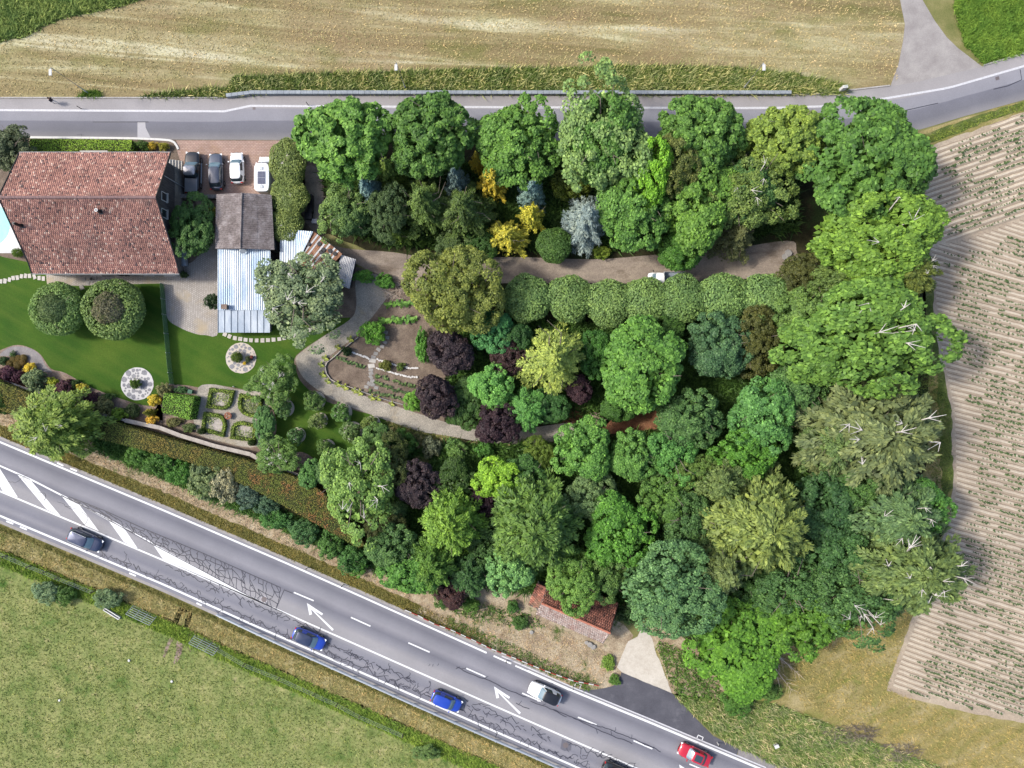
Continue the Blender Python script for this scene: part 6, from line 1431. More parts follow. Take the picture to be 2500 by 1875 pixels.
# ---------------------------------------------------------------- street furniture
def lamp(bx, by, tx, ty, label):
    b = Vector(W(bx, by)); r = tag(empty("street_lamp", b), label, "street lamp"); h = 7.3; top = Vector(W(tx, ty, h)) - b
    MB().tube([(0, 0, -.02), (0, 0, .8)], .09, 8).build("base", M['steel'], r)
    MB().tube([(0, 0, .8), (0, 0, h - .2), (0, -.12, h), (0, -.35, h + .02)], [.07, .055, .05, .04], 8).build("pole", M['steel'], r)
    hd = MB().box((0, -.62, h + .04), (.34, .72, .12)).build("lamp_head", M['white'], r, bevel=.03)
    MB().box((0, -.62, h - .035), (.26, .5, .03)).build("lens", M['glass'], hd)
lamp(215, 227, 120, 165, "tall grey lamp post with white head at the grass tuft, pedestrian nearby")
lamp(990, 216, 967, 153, "tall grey lamp post with white head behind the second chestnut")
lamp(1815, 216, 1868, 150, "tall grey lamp post with white head near the wall's bend end")
def post(name, x, y, h, r, mat, label, cat, band_=None):
    o = tag(empty(name, W(x, y)), label, cat); MB().tube([(0, 0, 0), (0, 0, h)], r, 7).build("shaft", mat, o); MB().tube([(0, 0, h - .02), (0, 0, h + .05)], [r * 1.25, r * .7], 7).build("cap", band_ or mat, o)
post("bollard", 199, 266, .95, .05, M['blackmetal'], "thin black bollard on the lane's white line near the pedestrian", "bollard")
post("bollard", 753, 257, .95, .05, M['blackmetal'], "thin black bollard left of the row's first chestnut", "bollard")
post("bollard", 1313, 261, .95, .05, M['blackmetal'], "thin black bollard between the third and the blossoming tree", "bollard")
for x, y, lb in ((1236, 1611, "white road marker post above the white arrow beside the striped barrier"), (1398, 1675, "white road marker post at the asphalt apron's start"), (1751, 1812, "white marker post at the apron's lower tip"), (838, 1427, "small white road marker post on the olive verge"), (752, 1385, "grey slim marker post on the olive verge by the hatched island")):
    post("marker_post", x, y, .95, .07, M['white'], lb, "post", M['blackmetal'])
ip_ = tag(empty("info_pillar", W(2052, 222), .12), "white information pillar with green lettering at the lane's bend", "sign")
MB().box((0, 0, .7), (.62, .34, 1.4)).build("body", M['white'], ip_, bevel=.02); MB().box((0, 0, .04), (.72, .44, .08)).build("foot", M['concrete2'], ip_)
M['greenpaint'] = plain('green_print', C(60, 130, 90), .6)
for i in range(4): MB().box((-.12 + .11 * i, .03, 1.405), (.07, .09, .012)).build("lettering", M['greenpaint'], ip_)
b_ = tag(empty("white_board", W(1890, 1814), .4), "small white board standing in the ditch bank grass", "sign"); MB().box((0, 0, .55), (.5, .06, .8)).build("panel", M['white'], b_); MB().box((0, .05, .3), (.06, .05, .6)).build("stake", M['timber'], b_); MB().box((0, .02, .96), (.56, .42, .03)).build("hood", M['white'], b_)
# steel guardrail
gr = tag(empty("guardrail", W(527, 1502)), "galvanised steel guardrail along the road's pasture side", "guardrail"); ro = Vector(gr.location)
GP = [(527, 1502), (620, 1546), (700, 1583), (800, 1628), (900, 1673), (1000, 1718), (1100, 1762), (1200, 1806), (1300, 1849), (1400, 1893)]
for a, b in zip(GP[:-1], GP[1:]):
    p, q = Vector(W(*a, .7)) - ro, Vector(W(*b, .7)) - ro; d = q - p; n_ = Vector((-d.y, d.x, 0)).normalized()
    V = []; prof_ = [(.08, .42), (.18, .5), (.06, .58), (.18, .66), (.08, .74), (-.04, .75)]
    for e in (p, q):
        for o_, z in prof_: V.append((e.x + n_.x * o_, e.y + n_.y * o_, z))
    F = [(i, i + 1, 7 + i, 6 + i) for i in range(5)]
    MB().add(V, F).build("rail", M['steel'], gr)
    for t in (.1, .6): e = p + d * t; MB().box((e.x - n_.x * .06, e.y - n_.y * .06, .37), (.1, .1, .76)).build("post", M['steel'], gr)
# striped barrier
bb = tag(empty("striped_barrier", W(1000, 1495)), "red and white striped low barrier rail beside the straw yard", "barrier"); ro = Vector(bb.location)
M['red'] = plain('red_paint', C(176, 62, 54), .6, var=.1); M['brownrail'] = plain('brown_rail', C(126, 84, 74), .7)
BP = [(989, 1489), (1020, 1502), (1060, 1523), (1100, 1537), (1150, 1560), (1200, 1584), (1260, 1608), (1330, 1637), (1400, 1662), (1462, 1674)]
k = 0
for a, b in zip(BP[:-1], BP[1:]):
    n = max(1, round(math.hypot(b[0] - a[0], b[1] - a[1]) / 14))
    for i in range(n):
        p = Vector(W(a[0] + (b[0] - a[0]) * i / n, a[1] + (b[1] - a[1]) * i / n, .6)) - ro; q = Vector(W(a[0] + (b[0] - a[0]) * (i + 1) / n, a[1] + (b[1] - a[1]) * (i + 1) / n, .6)) - ro; d = q - p
        MB().box((((p.x + q.x) / 2, (p.y + q.y) / 2, .6)), (d.length * 1.0, .09, .16), math.atan2(d.y, d.x)).build("board", M['red'] if k % 2 else M['white'], bb)
        if k % 3 == 0: MB().box((p.x, p.y, .26), (.07, .07, .52)).build("post", M['brownrail'], bb)
        k += 1
    p = Vector(W(*a, .3)) - ro; q = Vector(W(*b, .3)) - ro; d = q - p; MB().box(((p.x + q.x) / 2, (p.y + q.y) / 2, .2), (d.length, .05, .12), math.atan2(d.y, d.x)).build("lower_rail", M['brownrail'], bb)
# pasture fence posts, gates, trough
fe = tag(empty("pasture_fence", W(78, 1380)), "wire fence on wooden posts between ditch and pasture", "fence"); ro = Vector(fe.location)
FP = [(-40, 1330), (20, 1355), (78, 1380), (115, 1394), (147, 1408), (232, 1442)]
FP2 = [(535, 1580), (600, 1618), (685, 1652), (770, 1690), (825, 1715), (880, 1744), (985, 1790)]
for seq in (FP, FP2):
    for i, a in enumerate(seq):
        p = Vector(W(*a)) - ro; MB().tube([(p.x, p.y, 0), (p.x, p.y, 1.2)], .055, 6).build("post", M['bark'], fe)
        if i + 1 < len(seq):
            q = Vector(W(*seq[i + 1])) - ro
            for z in (.35, .7, 1.1): MB().tube([(p.x, p.y, z), (q.x, q.y, z)], .012, 4).build("wire", M['steel'], fe)
def gate(a, b, label, tilt):
    p, q = Vector(W(*a)), Vector(W(*b)); d = q - p; r = tag(empty("tubular_gate", p, math.atan2(d.y, d.x)), label, "gate"); Ln = d.length; H_ = 1.15
    y = lambda z: -tilt * z
    for i in range(6): z = .08 + i * (H_ - .08) / 5; MB().tube([(0, y(z), z), (Ln, y(z), z)], .03, 6).build("bar", M['steel'], r)
    for t in (0, .33, .66, 1): MB().tube([(Ln * t, 0, 0), (Ln * t, y(H_), H_)], .032, 6).build("upright", M['steel'], r)
    for t in (.05, .95): MB().tube([(Ln * t, y(H_), H_ - .03), (Ln * t, y(H_) - .25, 0)], .03, 6).build("prop", M['blackmetal'], r)
gate((326, 1477), (383, 1504), "tubular steel gate leaning beside the pale flowering bush", .75)
gate((478, 1548), (537, 1577), "tubular steel gate where the wheel ruts meet the dry strip", .75)
tr = tag(empty("feed_trough", W(256, 1487), math.radians(-32)), "narrow white feed trough lying in the pasture", "trough")
MB().box((1.15, 0, .2), (2.3, .1, .4)).build("side", M['white'], tr); MB().box((1.15, .3, .2), (2.3, .1, .4)).build("side", M['white'], tr); MB().box((1.15, .15, .1), (2.3, .22, .05)).build("floor", M['concrete2'], tr); MB().box((.03, .15, .2), (.06, .22, .38)).build("end", M['white'], tr); MB().box((2.27, .15, .2), (.06, .22, .38)).build("end", M['white'], tr)
for x, y in ((316, 1612), (146, 1709), (420, 1663)):
    o = MB().prism([(.17 * random.uniform(.8, 1.2) * math.cos(a), .17 * random.uniform(.8, 1.2) * math.sin(a)) for a in np.linspace(0, 2 * PI, 8)[:-1]], 0, .16).build("salt_stone", M['white'], bevel=.04); p = W(x, y); o.location = (p[0], p[1], 0); tag(o, "pale stone lying in the grazed pasture", "stone", "pale stones in the pasture")
# planter at the parterre centre, pots, bins, arch
pl = tag(empty("planter", W(560.4, 1014.5)), "round red planter at the parterre's crossing", "planter")
M['terracotta'] = plain('terracotta', C(160, 92, 76), .8)
MB().tube([(0, 0, 0), (0, 0, .4), (0, 0, .55)], [.28, .42, .46], 16).build("bowl", M['terracotta'], pl); MB().tube([(0, 0, .54), (0, 0, .57)], .39, 14).build("soil", M['redearth'], pl)
for i in range(3): MB().box((.2 * math.cos(i * 2.1), .2 * math.sin(i * 2.1), .6), (.22, .06, .06), i * 2.1).build("spoke", M['coping'], pl)
for x, y, lb, mt in ((617, 872, "small terracotta flower pot in the cream stone circle", 'terracotta'), (600, 887, "yellow flower pot in the cream stone circle", None)):
    o = tag(empty("flower_pot", W(x, y)), lb, "pot"); MB().tube([(0, 0, .05), (0, 0, .4)], [.12, .2], 10).build("pot", M['terracotta'], o)
    c = link("flowers", KIND['shrub'][3][0], o); c.scale = (.17, .17, .14); c.location = (0, 0, .36); c.color = leafcol((222, 196, 40) if mt is None else (150, 80, 70))
tk = tag(empty("oil_tank", W(452, 632), .06), "white vaulted tank beside the farmhouse's gable wall", "tank")
m = MB(); ring = [(math.cos(a), math.sin(a)) for a in np.linspace(0, PI, 9)]
m.add([(.42 * c, -1.0, .35 + .42 * s) for c, s in ring] + [(-.42, -1.0, .15), (.42, -1.0, .15)] + [(.42 * c, 1.0, .35 + .42 * s) for c, s in ring] + [(-.42, 1.0, .15), (.42, 1.0, .15)], [tuple(range(10, -1, -1)), tuple(range(11, 22))] + [(i, (i + 1) % 11, 11 + (i + 1) % 11, 11 + i) for i in range(11)])
m.build("shell", M['zincdull'], tk)
for y in (-.7, .7): MB().box((0, y, .08), (.8, .12, .16)).build("foot", M['blackmetal'], tk)
MB().tube([(0, -.02, .6), (0, .02, .6)], .43, 14).build("strap", M['blackmetal'], tk).location = (0, 0, -.245)
for i, (x, y, dx, dy, h, lb) in enumerate(((761, 500, .55, 2.2, .9, "long dark storage box behind the vines"), (757, 530, .8, .8, .8, "square dark bin behind the vines"), (770, 542, .6, .5, .5, "grey crate behind the vines"))):
    o = tag(empty("storage_box", W(x, y)), lb, "box"); MB().box((0, 0, h / 2), (dx, dy, h)).build("body", M['blackmetal'] if i < 2 else M['steel'], o, bevel=.02); MB().box((0, 0, h + .02), (dx + .06, dy + .06, .05)).build("lid", M['blackmetal'] if i != 2 else M['whitesheet'], o)
gb = tag(empty("garden_box", W(468, 956), -.2), "small dark green garden box behind the hedge block", "box"); MB().box((0, 0, .25), (.5, .45, .5)).build("body", M['greenpaint'], gb); MB().box((0, 0, .52), (.55, .5, .05)).build("lid", plain('dark_green_lid', (.02, .09, .05, 1)), gb)
for x, y, lb in ((473, 944, "white garden light at the parterre's lawn edge"), (625, 966, "white garden light near the pale limbed fruit tree")):
    post("garden_light", x + 99 if x < 500 else x, y, .4, .06, M['white'], lb, "light")
# fallen dead tree and brush
dt = MB(); r = random.Random(5)
A_ = Vector(W(1866, 1568, .5)); 
for e in ((1935, 1688, .3), (1914, 1620, .5), (1948, 1605, .5), (1900, 1660, .3), (1960, 1655, .3), (1880, 1640, .3)):
    E = Vector(W(*e)); mid = (A_ + E) / 2 + Vector((r.gauss(0, .3), r.gauss(0, .3), .35)); dt.tube([A_, mid, E], [.11, .07, .02], 5)
    for k in range(16):
        t = r.uniform(.25, .95); b = A_.lerp(E, t) + Vector((0, 0, .2)); a = math.atan2(E.y - A_.y, E.x - A_.x) + r.uniform(-.9, .9); l = r.uniform(.5, 1.6); dt.tube([b, b + Vector((math.cos(a) * l, math.sin(a) * l, r.uniform(-.3, .4)))], [.03, .008], 4)
tag(dt.build("dead_tree", M['deadwood']), "fallen dead tree with bare pale branches at the wood's rim", "dead tree")
def brush(x, y, rx, ry, label, n, mat):
    m = MB(); c = W(x, y)
    for k in range(n):
        a = r.uniform(0, 2 * PI); d = math.sqrt(r.random()); p = Vector((c[0] + rx / S * d * math.cos(a), c[1] + ry / S * d * math.sin(a), r.uniform(.02, .7) * (1 - d * .6))); b = r.gauss(0, .7); l = r.uniform(.4, 1.4); v = Vector((math.cos(b), math.sin(b), r.gauss(0, .25))) * l / 2
        q, w_ = p - v, p + v; q.z = max(.02, q.z); w_.z = max(.02, w_.z); m.tube([q, w_], [.035, .015], 4)
    tag(m.build("brush_pile", mat), label, "brush pile")
brush(1395, 1008, 42, 24, "pile of red brown cut branches beside the gravel path", 260, M['redearth']); brush(1450, 1025, 25, 18, "pile of pale dry branches next to the red brush", 120, M['deadwood'])
brush(2080, 1790, 70, 22, "long heap of brown cuttings in the ditch", 200, M['bark']); brush(968, 708, 28, 24, "tangle of dry brown twigs by the gravel fork", 160, M['deadwood'])
brush(2190, 1835, 60, 22, "second heap of brown cuttings further down the ditch", 150, M['bark'])
for i, (x, y, s_) in enumerate(((1923, 619, .5), (1915, 628, .4), (1440, 1572, .4), (1448, 1578, .35), (1432, 1568, .3), (1298, 1542, .3))):
    q = MB().prism([(s_ * random.uniform(.8, 1.15) * math.cos(a), s_ * random.uniform(.8, 1.15) * math.sin(a)) for a in np.linspace(0, 2 * PI, 8)[:-1]], 0, s_ * .8).build("boulder", M['slabgrey'], bevel=.08); p = W(x, y); q.location = (p[0], p[1], 0)
    if i < 2: tag(q, "grey boulder at the far end of the gravel drive", "boulder", "boulders at the drive's end")
    else: tag(q, "rubble stone lying beside the small tiled barn", "stone", "rubble stones at the tiled barn")
# ---------------------------------------------------------------- vehicles
def carpaint(name, col, metal=.3, rough=.28):
    t = NT(name); c = t.mix(1, (*col, 1), t.ramp(t.noise(30, 2, .5), [(.3, g1(.96)), (.7, g1(1.04))]), 'MULTIPLY'); return t.fin(c, rough, metal, .5, .8)
M['p_black'] = carpaint('black_car_paint', (.012, .012, .014)); M['p_grey'] = carpaint('grey_blue_car_paint', (.09, .10, .125), .6); M['p_white'] = carpaint('white_car_paint', (.72, .73, .74), 0)
M['p_navy'] = carpaint('navy_car_paint', (.025, .035, .075), .5); M['p_blue'] = carpaint('royal_blue_car_paint', (.012, .05, .36), .2); M['p_red'] = carpaint('red_car_paint', (.42, .012, .03), .2); M['p_silver'] = carpaint('silver_roof_paint', (.30, .31, .33), .6)
M['tyre'] = plain('tyre_rubber', (.015, .015, .016, 1), .8); M['alloy'] = plain('alloy_rim', C(170, 172, 176), .35, .7); M['carglass'] = plain('tinted_car_glass', (.03, .045, .055, 1), .05, spec=.8, var=.02); M['screen'] = plain('windscreen_glass', (.10, .16, .20, 1), .06, spec=.8, var=.05)
M['lens'] = plain('headlamp_lens', (.7, .72, .74, 1), .1); M['tail'] = plain('tail_lamp', (.4, .01, .01, 1), .2); M['solar'] = None
def solarmat():
    t = NT('solar_cells'); b = t.n("ShaderNodeTexBrick"); b.offset = 0; b.inputs["Scale"].default_value = 1; b.inputs["Brick Width"].default_value = .16; b.inputs["Row Height"].default_value = .16; b.inputs["Mortar Size"].default_value = .012
    b.inputs["Color1"].default_value = (.02, .025, .06, 1); b.inputs["Color2"].default_value = (.025, .03, .07, 1); b.inputs["Mortar"].default_value = (.2, .21, .25, 1)
    tc = t.n("ShaderNodeTexCoord"); t.put(b.inputs["Vector"], tc.outputs["Object"]); return t.fin(b.outputs["Color"], .2, spec=.6)
M['solar'] = solarmat()
def ring(xc, a, b, z, N=40, p=5.0):
    out = []
    for k in range(N):
        th = 2 * PI * k / N; c, s = math.cos(th), math.sin(th)
        out.append((xc + a * math.copysign(abs(c) ** (2 / p), c), b * math.copysign(abs(s) ** (2 / p), s), z))
    return out
def body_mesh(L, Wd, prof, zb=.22):
    us = [-1, -.985, -.95, -.88, -.75, -.6, -.45, -.3, -.15, 0, .15, .3, .45, .6, .72, .82, .9, .95, .985, 1]
    V = []; m = 11
    for u in us:
        f = max(.02, (1 - abs(u) ** 7) ** .28) * (1 - .07 * max(0, u) ** 3 - .04 * max(0, -u) ** 3); hw = Wd / 2 * f; zt = float(np.interp(u, [p[0] for p in prof], [p[1] for p in prof]))
        e = max(0, (abs(u) - .93) / .07); zt -= .10 * e * e; zl = zb + .10 * e * e
        half = [(hw * .9, zl), (hw * 1.0, zl + .28), (hw * .985, zt - .17), (hw * .92, zt - .05), (hw * .6, zt - .005), (0, zt + .015)]
        V += [(u * L / 2, y, z) for y, z in half] + [(u * L / 2, -y, z) for y, z in half[-2::-1]]
    F = [(i * m + j, i * m + j + 1, (i + 1) * m + j + 1, (i + 1) * m + j) for i in range(len(us) - 1) for j in range(m - 1)] + [(i * m + m - 1, i * m, (i + 1) * m, (i + 1) * m + m - 1) for i in range(len(us) - 1)] + [tuple(range(m)), tuple(range((len(us) - 1) * m + m - 1, (len(us) - 1) * m - 1, -1))]
    return V, F
def vehicle(name, label, px, py, heading, L, Wd, H, paint, prof, cab, roof=None, cat="car", sideglass=True, rearglass=True, zc=.7, wheel=.33, group=None, bpillar=True):
    p = W(px, py, zc); r = tag(empty(name, (p[0], p[1], 0), heading), label, cat, group)
    V, F = body_mesh(L, Wd, prof); b = MB(); b.add(V, F); b.build("body", paint, r, smooth=True)
    xr0, xf0, xr1, xf1 = cab; hw = Wd / 2; zb = float(np.interp((xr0 + xf0) / L, [q[0] for q in prof], [q[1] for q in prof])) - .03
    N = 40; lv = []
    for t in (0, .5, .86, 1.0):
        tt = t ** 1.15; xr, xf = xr0 + (xr1 - xr0) * tt, xf0 + (xf1 - xf0) * tt
        lv.append(ring((xr + xf) / 2, (xf - xr) / 2, hw * (.93 - .2 * t ** 1.3) if cat != "van" else hw * (.97 - .08 * t), zb + (H - .05 - zb) * t, N))
    top = lv[-1]; xc = (xr1 + xf1) / 2
    def sel(test, lv_pairs):
        m = MB()
        for i, j in lv_pairs:
            for k in range(N):
                a = ((k + .5) * 360 / N) % 360; a = a if a <= 180 else a - 360
                if test(a): m.add([lv[i][k], lv[i][(k + 1) % N], lv[j][(k + 1) % N], lv[j][k]], [(0, 1, 2, 3)])
        return m
    fr = lambda a: abs(a) < 42; re = lambda a: abs(a) > 138; sd = lambda a: 50 < abs(a) < 132 and not (bpillar and 86 < abs(a) < 95)
    gl = [(0, 1), (1, 2)]
    sel(fr, gl).build("windscreen", M['screen'], r, smooth=True)
    (sel(re, gl)).build("rear_window", M['carglass'] if rearglass else paint, r, smooth=True)
    for s_ in (1, -1):
        for f_ in (1, -1): sel(lambda a: sd(a) and a * s_ > 0 and (abs(a) < 90.5) == (f_ > 0), gl).build("side_window", M['carglass'] if sideglass else paint, r, smooth=True)
    sel(lambda a: not fr(a) and not re(a) and not sd(a), gl).build("pillars", paint, r, smooth=True)
    rf = sel(lambda a: True, [(2, 3)]); c1 = ring(xc, (xf1 - xr1) / 2 * .86, hw * .73 * .82 if cat != "van" else hw * .78, H - .012, N)
    b0 = len(rf.v); rf.add(top, []); rf.add(c1, [])
    rf.f += [(b0 + k, b0 + (k + 1) % N, b0 + N + (k + 1) % N, b0 + N + k) for k in range(N)]; rf.v.append((xc, 0, H)); rf.f += [(b0 + N + k, b0 + N + (k + 1) % N, len(rf.v) - 1) for k in range(N)]
    rf.build("roof", roof or paint, r, smooth=True)
    wx = L * .30
    for x in (-wx, wx):
        for s_ in (-1, 1):
            w_ = MB().tube([(x, s_ * (hw - .21), wheel), (x, s_ * (hw + .005), wheel)], wheel, 16).build("wheel", M['tyre'], r); MB().tube([(x, s_ * (hw - .01), wheel), (x, s_ * (hw + .015), wheel)], wheel * .62, 12).build("rim", M['alloy'], w_)
    zf = float(np.interp(.93, [q[0] for q in prof], [q[1] for q in prof]))
    for s_ in (-1, 1):
        MB().box((L * .455, s_ * hw * .70, zf - .12), (.24, .32, .12), -s_ * .35).build("headlight", M['lens'], r, bevel=.02)
        MB().box((-L * .478, s_ * hw * .70, .82), (.12, .26, .2), s_ * .2).build("tail_light", M['tail'], r, bevel=.02)
        MB().box((xf0 - .28, s_ * (hw + .08), zb + .05), (.14, .2, .14), s_ * .2).build("wing_mirror", paint, r, bevel=.03)
    return r
HB = [(-1, .92), (-.9, .98), (-.2, .96), (.3, .94), (.42, .92), (.75, .82), (.93, .72), (1, .6)]
SV = [(-1, 1.0), (-.9, 1.08), (-.2, 1.06), (.3, 1.04), (.42, 1.02), (.8, .94), (.93, .84), (1, .7)]
SD = [(-1, .9), (-.9, .98), (-.6, .99), (-.2, .95), (.3, .93), (.42, .9), (.75, .8), (.93, .68), (1, .55)]
UPH = PI / 2; RD = -math.atan(.442); LU = PI - math.atan(.442)
# parked
c = vehicle("pickup_truck", "black pickup truck parked closest to the farmhouse", 470, 421, UPH - .02, 5.3, 1.95, 1.8, M['p_black'], [(-1, 1.0), (-.2, 1.06), (.3, 1.04), (.42, 1.05), (.8, 1.0), (.93, .9), (1, .72)], (-.75, 1.25, -.6, .55), roof=M['p_silver'], cat="pickup truck", wheel=.38)
MB().box((-1.7, 0, 1.08), (1.7, 1.55, .07)).build("bed_cover", M['p_silver'], c, bevel=.03)
for s_ in (-1, 1): MB().box((0, s_ * 1.0, .42), (2.6, .12, .06)).build("side_step", M['steel'], c)
vehicle("estate_car", "dark grey metallic car parked between black pickup and white hatchback", 527, 419, UPH + .03, 4.7, 1.82, 1.48, M['p_grey'], HB, (-2.05, 1.1, -1.65, .35))
vehicle("hatchback", "white hatchback parked beside the camper van", 578.5, 410, UPH + .03, 3.95, 1.7, 1.5, M['p_white'], HB, (-1.82, 1.0, -1.5, .35))
v = vehicle("camper_van", "white camper van with rooftop solar panel beside the vines", 645, 425, UPH, 5.0, 2.05, 2.6, M['p_white'], [(-1, 1.2), (.3, 1.2), (.5, 1.15), (.8, 1.02), (.95, .85), (1, .6)], (-2.44, 1.75, -2.4, 1.05), cat="van", sideglass=False, rearglass=False, zc=1.6)
sp = MB().box((0, 0, 0), (1.62, .98, .035)).build("solar_panel", M['steel'], v); sp.location = (-.75, 0, 2.63)
for s_ in (-1, 1):
    q = MB().box((0, 0, 0), (.76, .92, .02)).build("solar_cells", M['solar'], sp); q.location = (s_ * .395, 0, .02)
MB().box((.4, 0, 2.64), (.4, .4, .09)).build("roof_vent", M['steel'], v, bevel=.02); MB().box((-1.85, 0, 2.64), (.4, .42, .09)).build("roof_vent", M['steel'], v, bevel=.02)
# on the main road
c = vehicle("suv", "dark navy suv passing the hatched road island", 209, 1318, RD, 4.5, 1.85, 1.62, M['p_navy'], SV, (-2.1, 1.15, -1.75, .45))
for s_ in (-1, 1): MB().tube([(-1.6, s_ * .66, 1.6), (.3, s_ * .66, 1.6)], .025, 6).build("roof_rail", M['steel'], c)
vehicle("hatchback", "royal blue car with dark reflective roof below the first white arrow", 754, 1560, RD, 4.3, 1.78, 1.45, M['p_blue'], HB, (-1.95, 1.15, -1.5, .45), roof=carpaint('dark_blue_roof', (.02, .03, .07), .3))
vehicle("hatchback", "all royal blue car nearest the guardrail's lower end", 1090, 1712, RD, 4.0, 1.75, 1.5, M['p_blue'], HB, (-1.85, 1.05, -1.6, .45))
c = vehicle("crossover_car", "white car with black roof opposite the asphalt apron", 1330, 1693, LU, 4.3, 1.82, 1.6, M['p_white'], SV, (-2.0, .75, -1.75, .1), roof=M['p_black'])
c = vehicle("sedan", "red car with dark sunroof on the road's uphill lane", 1696, 1843, LU, 4.3, 1.76, 1.42, M['p_red'], SD, (-1.55, 1.0, -1.0, .35))
MB().box((-.35, 0, 1.425), (.95, .85, .02)).build("sunroof", M['carglass'], c, bevel=.01)
c = vehicle("suv", "black car entering at the picture's lower rim", 1510, 1888, RD, 4.4, 1.82, 1.6, M['p_black'], SV, (-2.1, 1.15, -1.8, .45))
# flatbed truck on the drive, trailer behind it
t = tag(empty("flatbed_truck", W(1628, 682, .9), PI), "white flatbed truck on the gravel drive under the fig", "truck"); t.location.z = 0
V, F = body_mesh(1.9, 1.75, [(-1, 1.05), (.2, 1.05), (.6, 1.0), (.9, .85), (1, .6)], .4); V = [(x + 1.45, y, z) for x, y, z in V]; b = MB(); b.add(V, F); b.build("cab_body", M['p_white'], t, smooth=True)
lv = [ring(1.15 - .12 * i * .5, (.72 - .1 * i), .78 - .05 * i, 1.02 + .42 * i) for i in range(3)]
for nm, test, mt in (("windscreen", lambda a: abs(a) < 42, 'screen'), ("rear_window", lambda a: abs(a) > 140, 'carglass'), ("side_window", lambda a: 55 < a < 130, 'carglass'), ("side_window", lambda a: -130 < a < -55, 'carglass'), ("pillars", lambda a: not (abs(a) < 42 or abs(a) > 140 or 55 < abs(a) < 130), 'p_white')):
    m = MB()
    for i in (0, 1):
        for k in range(40):
            a = ((k + .5) * 9) % 360; a = a if a <= 180 else a - 360
            if test(a): m.add([lv[i][k], lv[i][(k + 1) % 40], lv[i + 1][(k + 1) % 40], lv[i + 1][k]], [(0, 1, 2, 3)])
    m.build(nm, M[mt], t, smooth=True)
m = MB(); m.add(lv[2] + [(1.02, 0, 1.92)], [(k, (k + 1) % 40, 40) for k in range(40)]); m.build("roof", M['p_white'], t, smooth=True)
MB().box((-.95, 0, .78), (2.75, 1.8, .1)).build("bed_floor", M['zincdull'], t); MB().box((-.95, 0, .6), (2.9, .7, .2)).build("chassis", M['blackmetal'], t)
for y in (-.9, .9): MB().box((-.95, y, .98), (2.8, .05, .36)).build("side_board", M['steel'], t)
MB().box((-2.35, 0, .98), (.05, 1.8, .36)).build("tail_board", M['steel'], t); MB().box((.42, 0, 1.15), (.06, 1.8, .75)).build("head_board", M['steel'], t)
for x in (-1.5, 1.55):
    for s_ in (-1, 1):
        w_ = MB().tube([(x, s_ * .66, .33), (x, s_ * .87, .33)], .33, 14).build("wheel", M['tyre'], t); MB().tube([(x, s_ * .86, .33), (x, s_ * .885, .33)], .2, 10).build("rim", M['alloy'], w_)
for s_ in (-1, 1): MB().box((2.2, s_ * .62, .78), (.2, .3, .14)).build("headlight", M['lens'], t); MB().box((1.75, s_ * 1.0, 1.2), (.1, .18, .2)).build("wing_mirror", M['blackmetal'], t)
t = tag(empty("box_trailer", W(1850, 690, .8), 0), "open grey box trailer half under the clipped row", "trailer"); t.location.z = 0
MB().box((0, 0, .55), (2.4, 1.5, .08)).build("floor", M['blackmetal'], t); MB().tube([(-1.2, 0, .5), (-2.2, 0, .45)], .06, 6).build("drawbar", M['steel'], t); MB().tube([(-2.1, 0, 0), (-2.1, 0, .5)], .04, 6).build("jockey_wheel", M['tyre'], t)
for y in (-.75, .75): MB().box((0, y, .82), (2.4, .07, .5)).build("side_board", M['steel'], t)
for x in (-1.2, 1.2): MB().box((x, 0, .82), (.07, 1.43, .5)).build("end_board", M['steel'], t)
for s_ in (-1, 1):
    w_ = MB().tube([(.1, s_ * .8, .3), (.1, s_ * 1.0, .3)], .3, 14).build("wheel", M['tyre'], t); MB().tube([(.1, s_ * .99, .3), (.1, s_ * 1.01, .3)], .18, 10).build("rim", M['alloy'], w_)

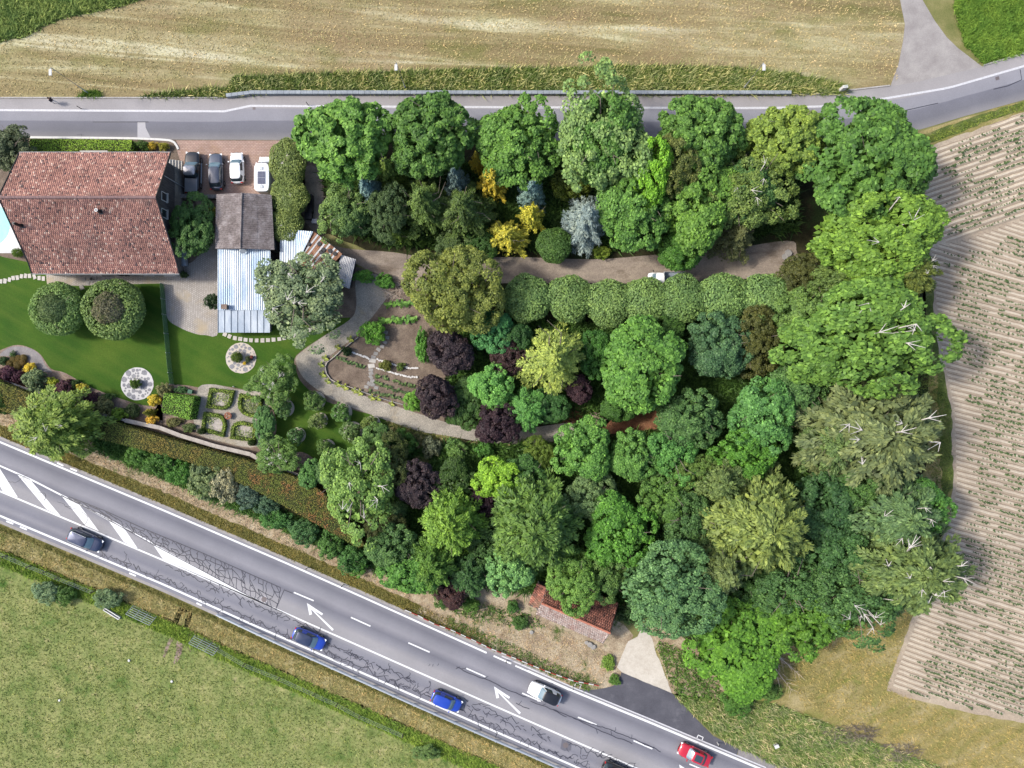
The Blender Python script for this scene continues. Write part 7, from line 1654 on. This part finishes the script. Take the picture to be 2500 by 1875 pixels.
# ---------------------------------------------------------------- the pedestrian
def person(px, py, rz):
    VJ = {'pel': (0, 0, .95, .15), 'sp': (0, .0, 1.12, .145), 'ch': (.02, 0, 1.32, .165), 'nk': (.03, 0, 1.48, .065), 'hd': (.05, 0, 1.60, .10), 'ht': (.04, 0, 1.70, .085),
          'ls': (.02, .19, 1.40, .07), 'le': (-.10, .24, 1.13, .052), 'lw': (.06, .25, .90, .036), 'lh': (.10, .25, .82, .035), 'rs': (.02, -.19, 1.40, .07), 're': (.02, -.25, 1.13, .052), 'rw': (.24, -.23, .97, .036), 'rh': (.30, -.22, .92, .035),
          'lt': (0, .10, .88, .10), 'lk': (.20, .10, .52, .066), 'la': (.26, .10, .10, .045), 'lf': (.42, .10, .04, .04), 'rt': (0, -.10, .88, .10), 'rk': (-.06, -.10, .50, .066), 'ra': (-.36, -.10, .14, .045), 'rf': (-.22, -.10, .04, .04)}
    E = [('pel', 'sp'), ('sp', 'ch'), ('ch', 'nk'), ('nk', 'hd'), ('hd', 'ht'), ('ch', 'ls'), ('ls', 'le'), ('le', 'lw'), ('lw', 'lh'), ('ch', 'rs'), ('rs', 're'), ('re', 'rw'), ('rw', 'rh'), ('pel', 'lt'), ('lt', 'lk'), ('lk', 'la'), ('la', 'lf'), ('pel', 'rt'), ('rt', 'rk'), ('rk', 'ra'), ('ra', 'rf')]
    for h, s_ in (('lh', 1), ('rh', 1)):
        b = VJ[h]
        for i in range(5):
            o = (i - 1.8) * .016; l = (.05, .085, .09, .085, .07)[i]; th = i == 0
            VJ[h + str(i)] = (b[0] + (.045 if th else o), b[1] - (.0 if not th else .03 * (1 if b[1] > 0 else -1)), b[2] - l * .55, .009); VJ[h + str(i) + 'b'] = (b[0] + (.055 if th else o + .012), b[1], b[2] - l, .008); E += [(h, h + str(i)), (h + str(i), h + str(i) + 'b')]
    K = list(VJ); me = bpy.data.meshes.new("body"); me.from_pydata([VJ[k][:3] for k in K], [(K.index(a), K.index(b)) for a, b in E], []); o = bpy.data.objects.new("body_tmp", me); COL.objects.link(o)
    sk = o.modifiers.new("skin", 'SKIN'); sb = o.modifiers.new("sub", 'SUBSURF'); sb.levels = 2; sb.render_levels = 2
    for i, k in enumerate(K): d = me.skin_vertices[0].data[i]; d.radius = (VJ[k][3],) * 2; d.use_root = (k == 'pel')
    dg = bpy.context.evaluated_depsgraph_get(); dg.update(); bm2 = bpy.data.meshes.new_from_object(o.evaluated_get(dg)); bpy.data.objects.remove(o)
    root = tag(empty("person", W(px, py), rz), "pedestrian in a dark jacket and pale trousers walking on the lane", "person")
    for mt in (plain('skin', (.45, .28, .2, 1)), plain('dark_purple_jacket', (.03, .022, .035, 1), .8), plain('pale_trousers', (.42, .42, .44, 1), .8), plain('black_shoes', (.02, .02, .02, 1), .6)): bm2.materials.append(mt)
    for pl_ in bm2.polygons:
        z = pl_.center.z; hand = abs(pl_.center.y) > .2 and z < .93
        pl_.material_index = 3 if z < .1 else 2 if (z < .93 and not hand) else 0 if (z > 1.47 or hand) else 1; pl_.use_smooth = True
    dz = -min(v.co.z for v in bm2.vertices)
    for v in bm2.vertices: v.co.z += dz
    b = link("body", bm2, root); hm = plain('dark_hair', (.02, .015, .012, 1), .7)
    m = MB(); P = sph(0, np.random.default_rng(0)) if False else None
    for j in range(6):
        ph = j / 5 * PI * .52; rr_ = .118 * math.sin(ph) + .004; m.v += [(.035 + rr_ * math.cos(2 * PI * k / 12) * 1.05 - .012, rr_ * math.sin(2 * PI * k / 12), 1.665 + dz + .118 * math.cos(ph)) for k in range(12)]
    m.f = [(j * 12 + k, j * 12 + (k + 1) % 12, (j + 1) * 12 + (k + 1) % 12, (j + 1) * 12 + k) for j in range(5) for k in range(12)]
    m.build("hair", hm, root, smooth=True)
    for s_ in (-1, 1): MB().tube([(.147, s_ * .035, 1.625 + dz), (.156, s_ * .035, 1.625 + dz)], .012, 8).build("eye", M['tyre'], root)
    MB().tube([(.14, 0, 1.62 + dz), (.175, 0, 1.585 + dz)], [.01, .018], 6).build("nose", bm2.materials[0], root); MB().box((.147, 0, 1.545 + dz), (.012, .05, .01)).build("mouth", M['terracotta'], root)
person(138, 252, PI * .9)
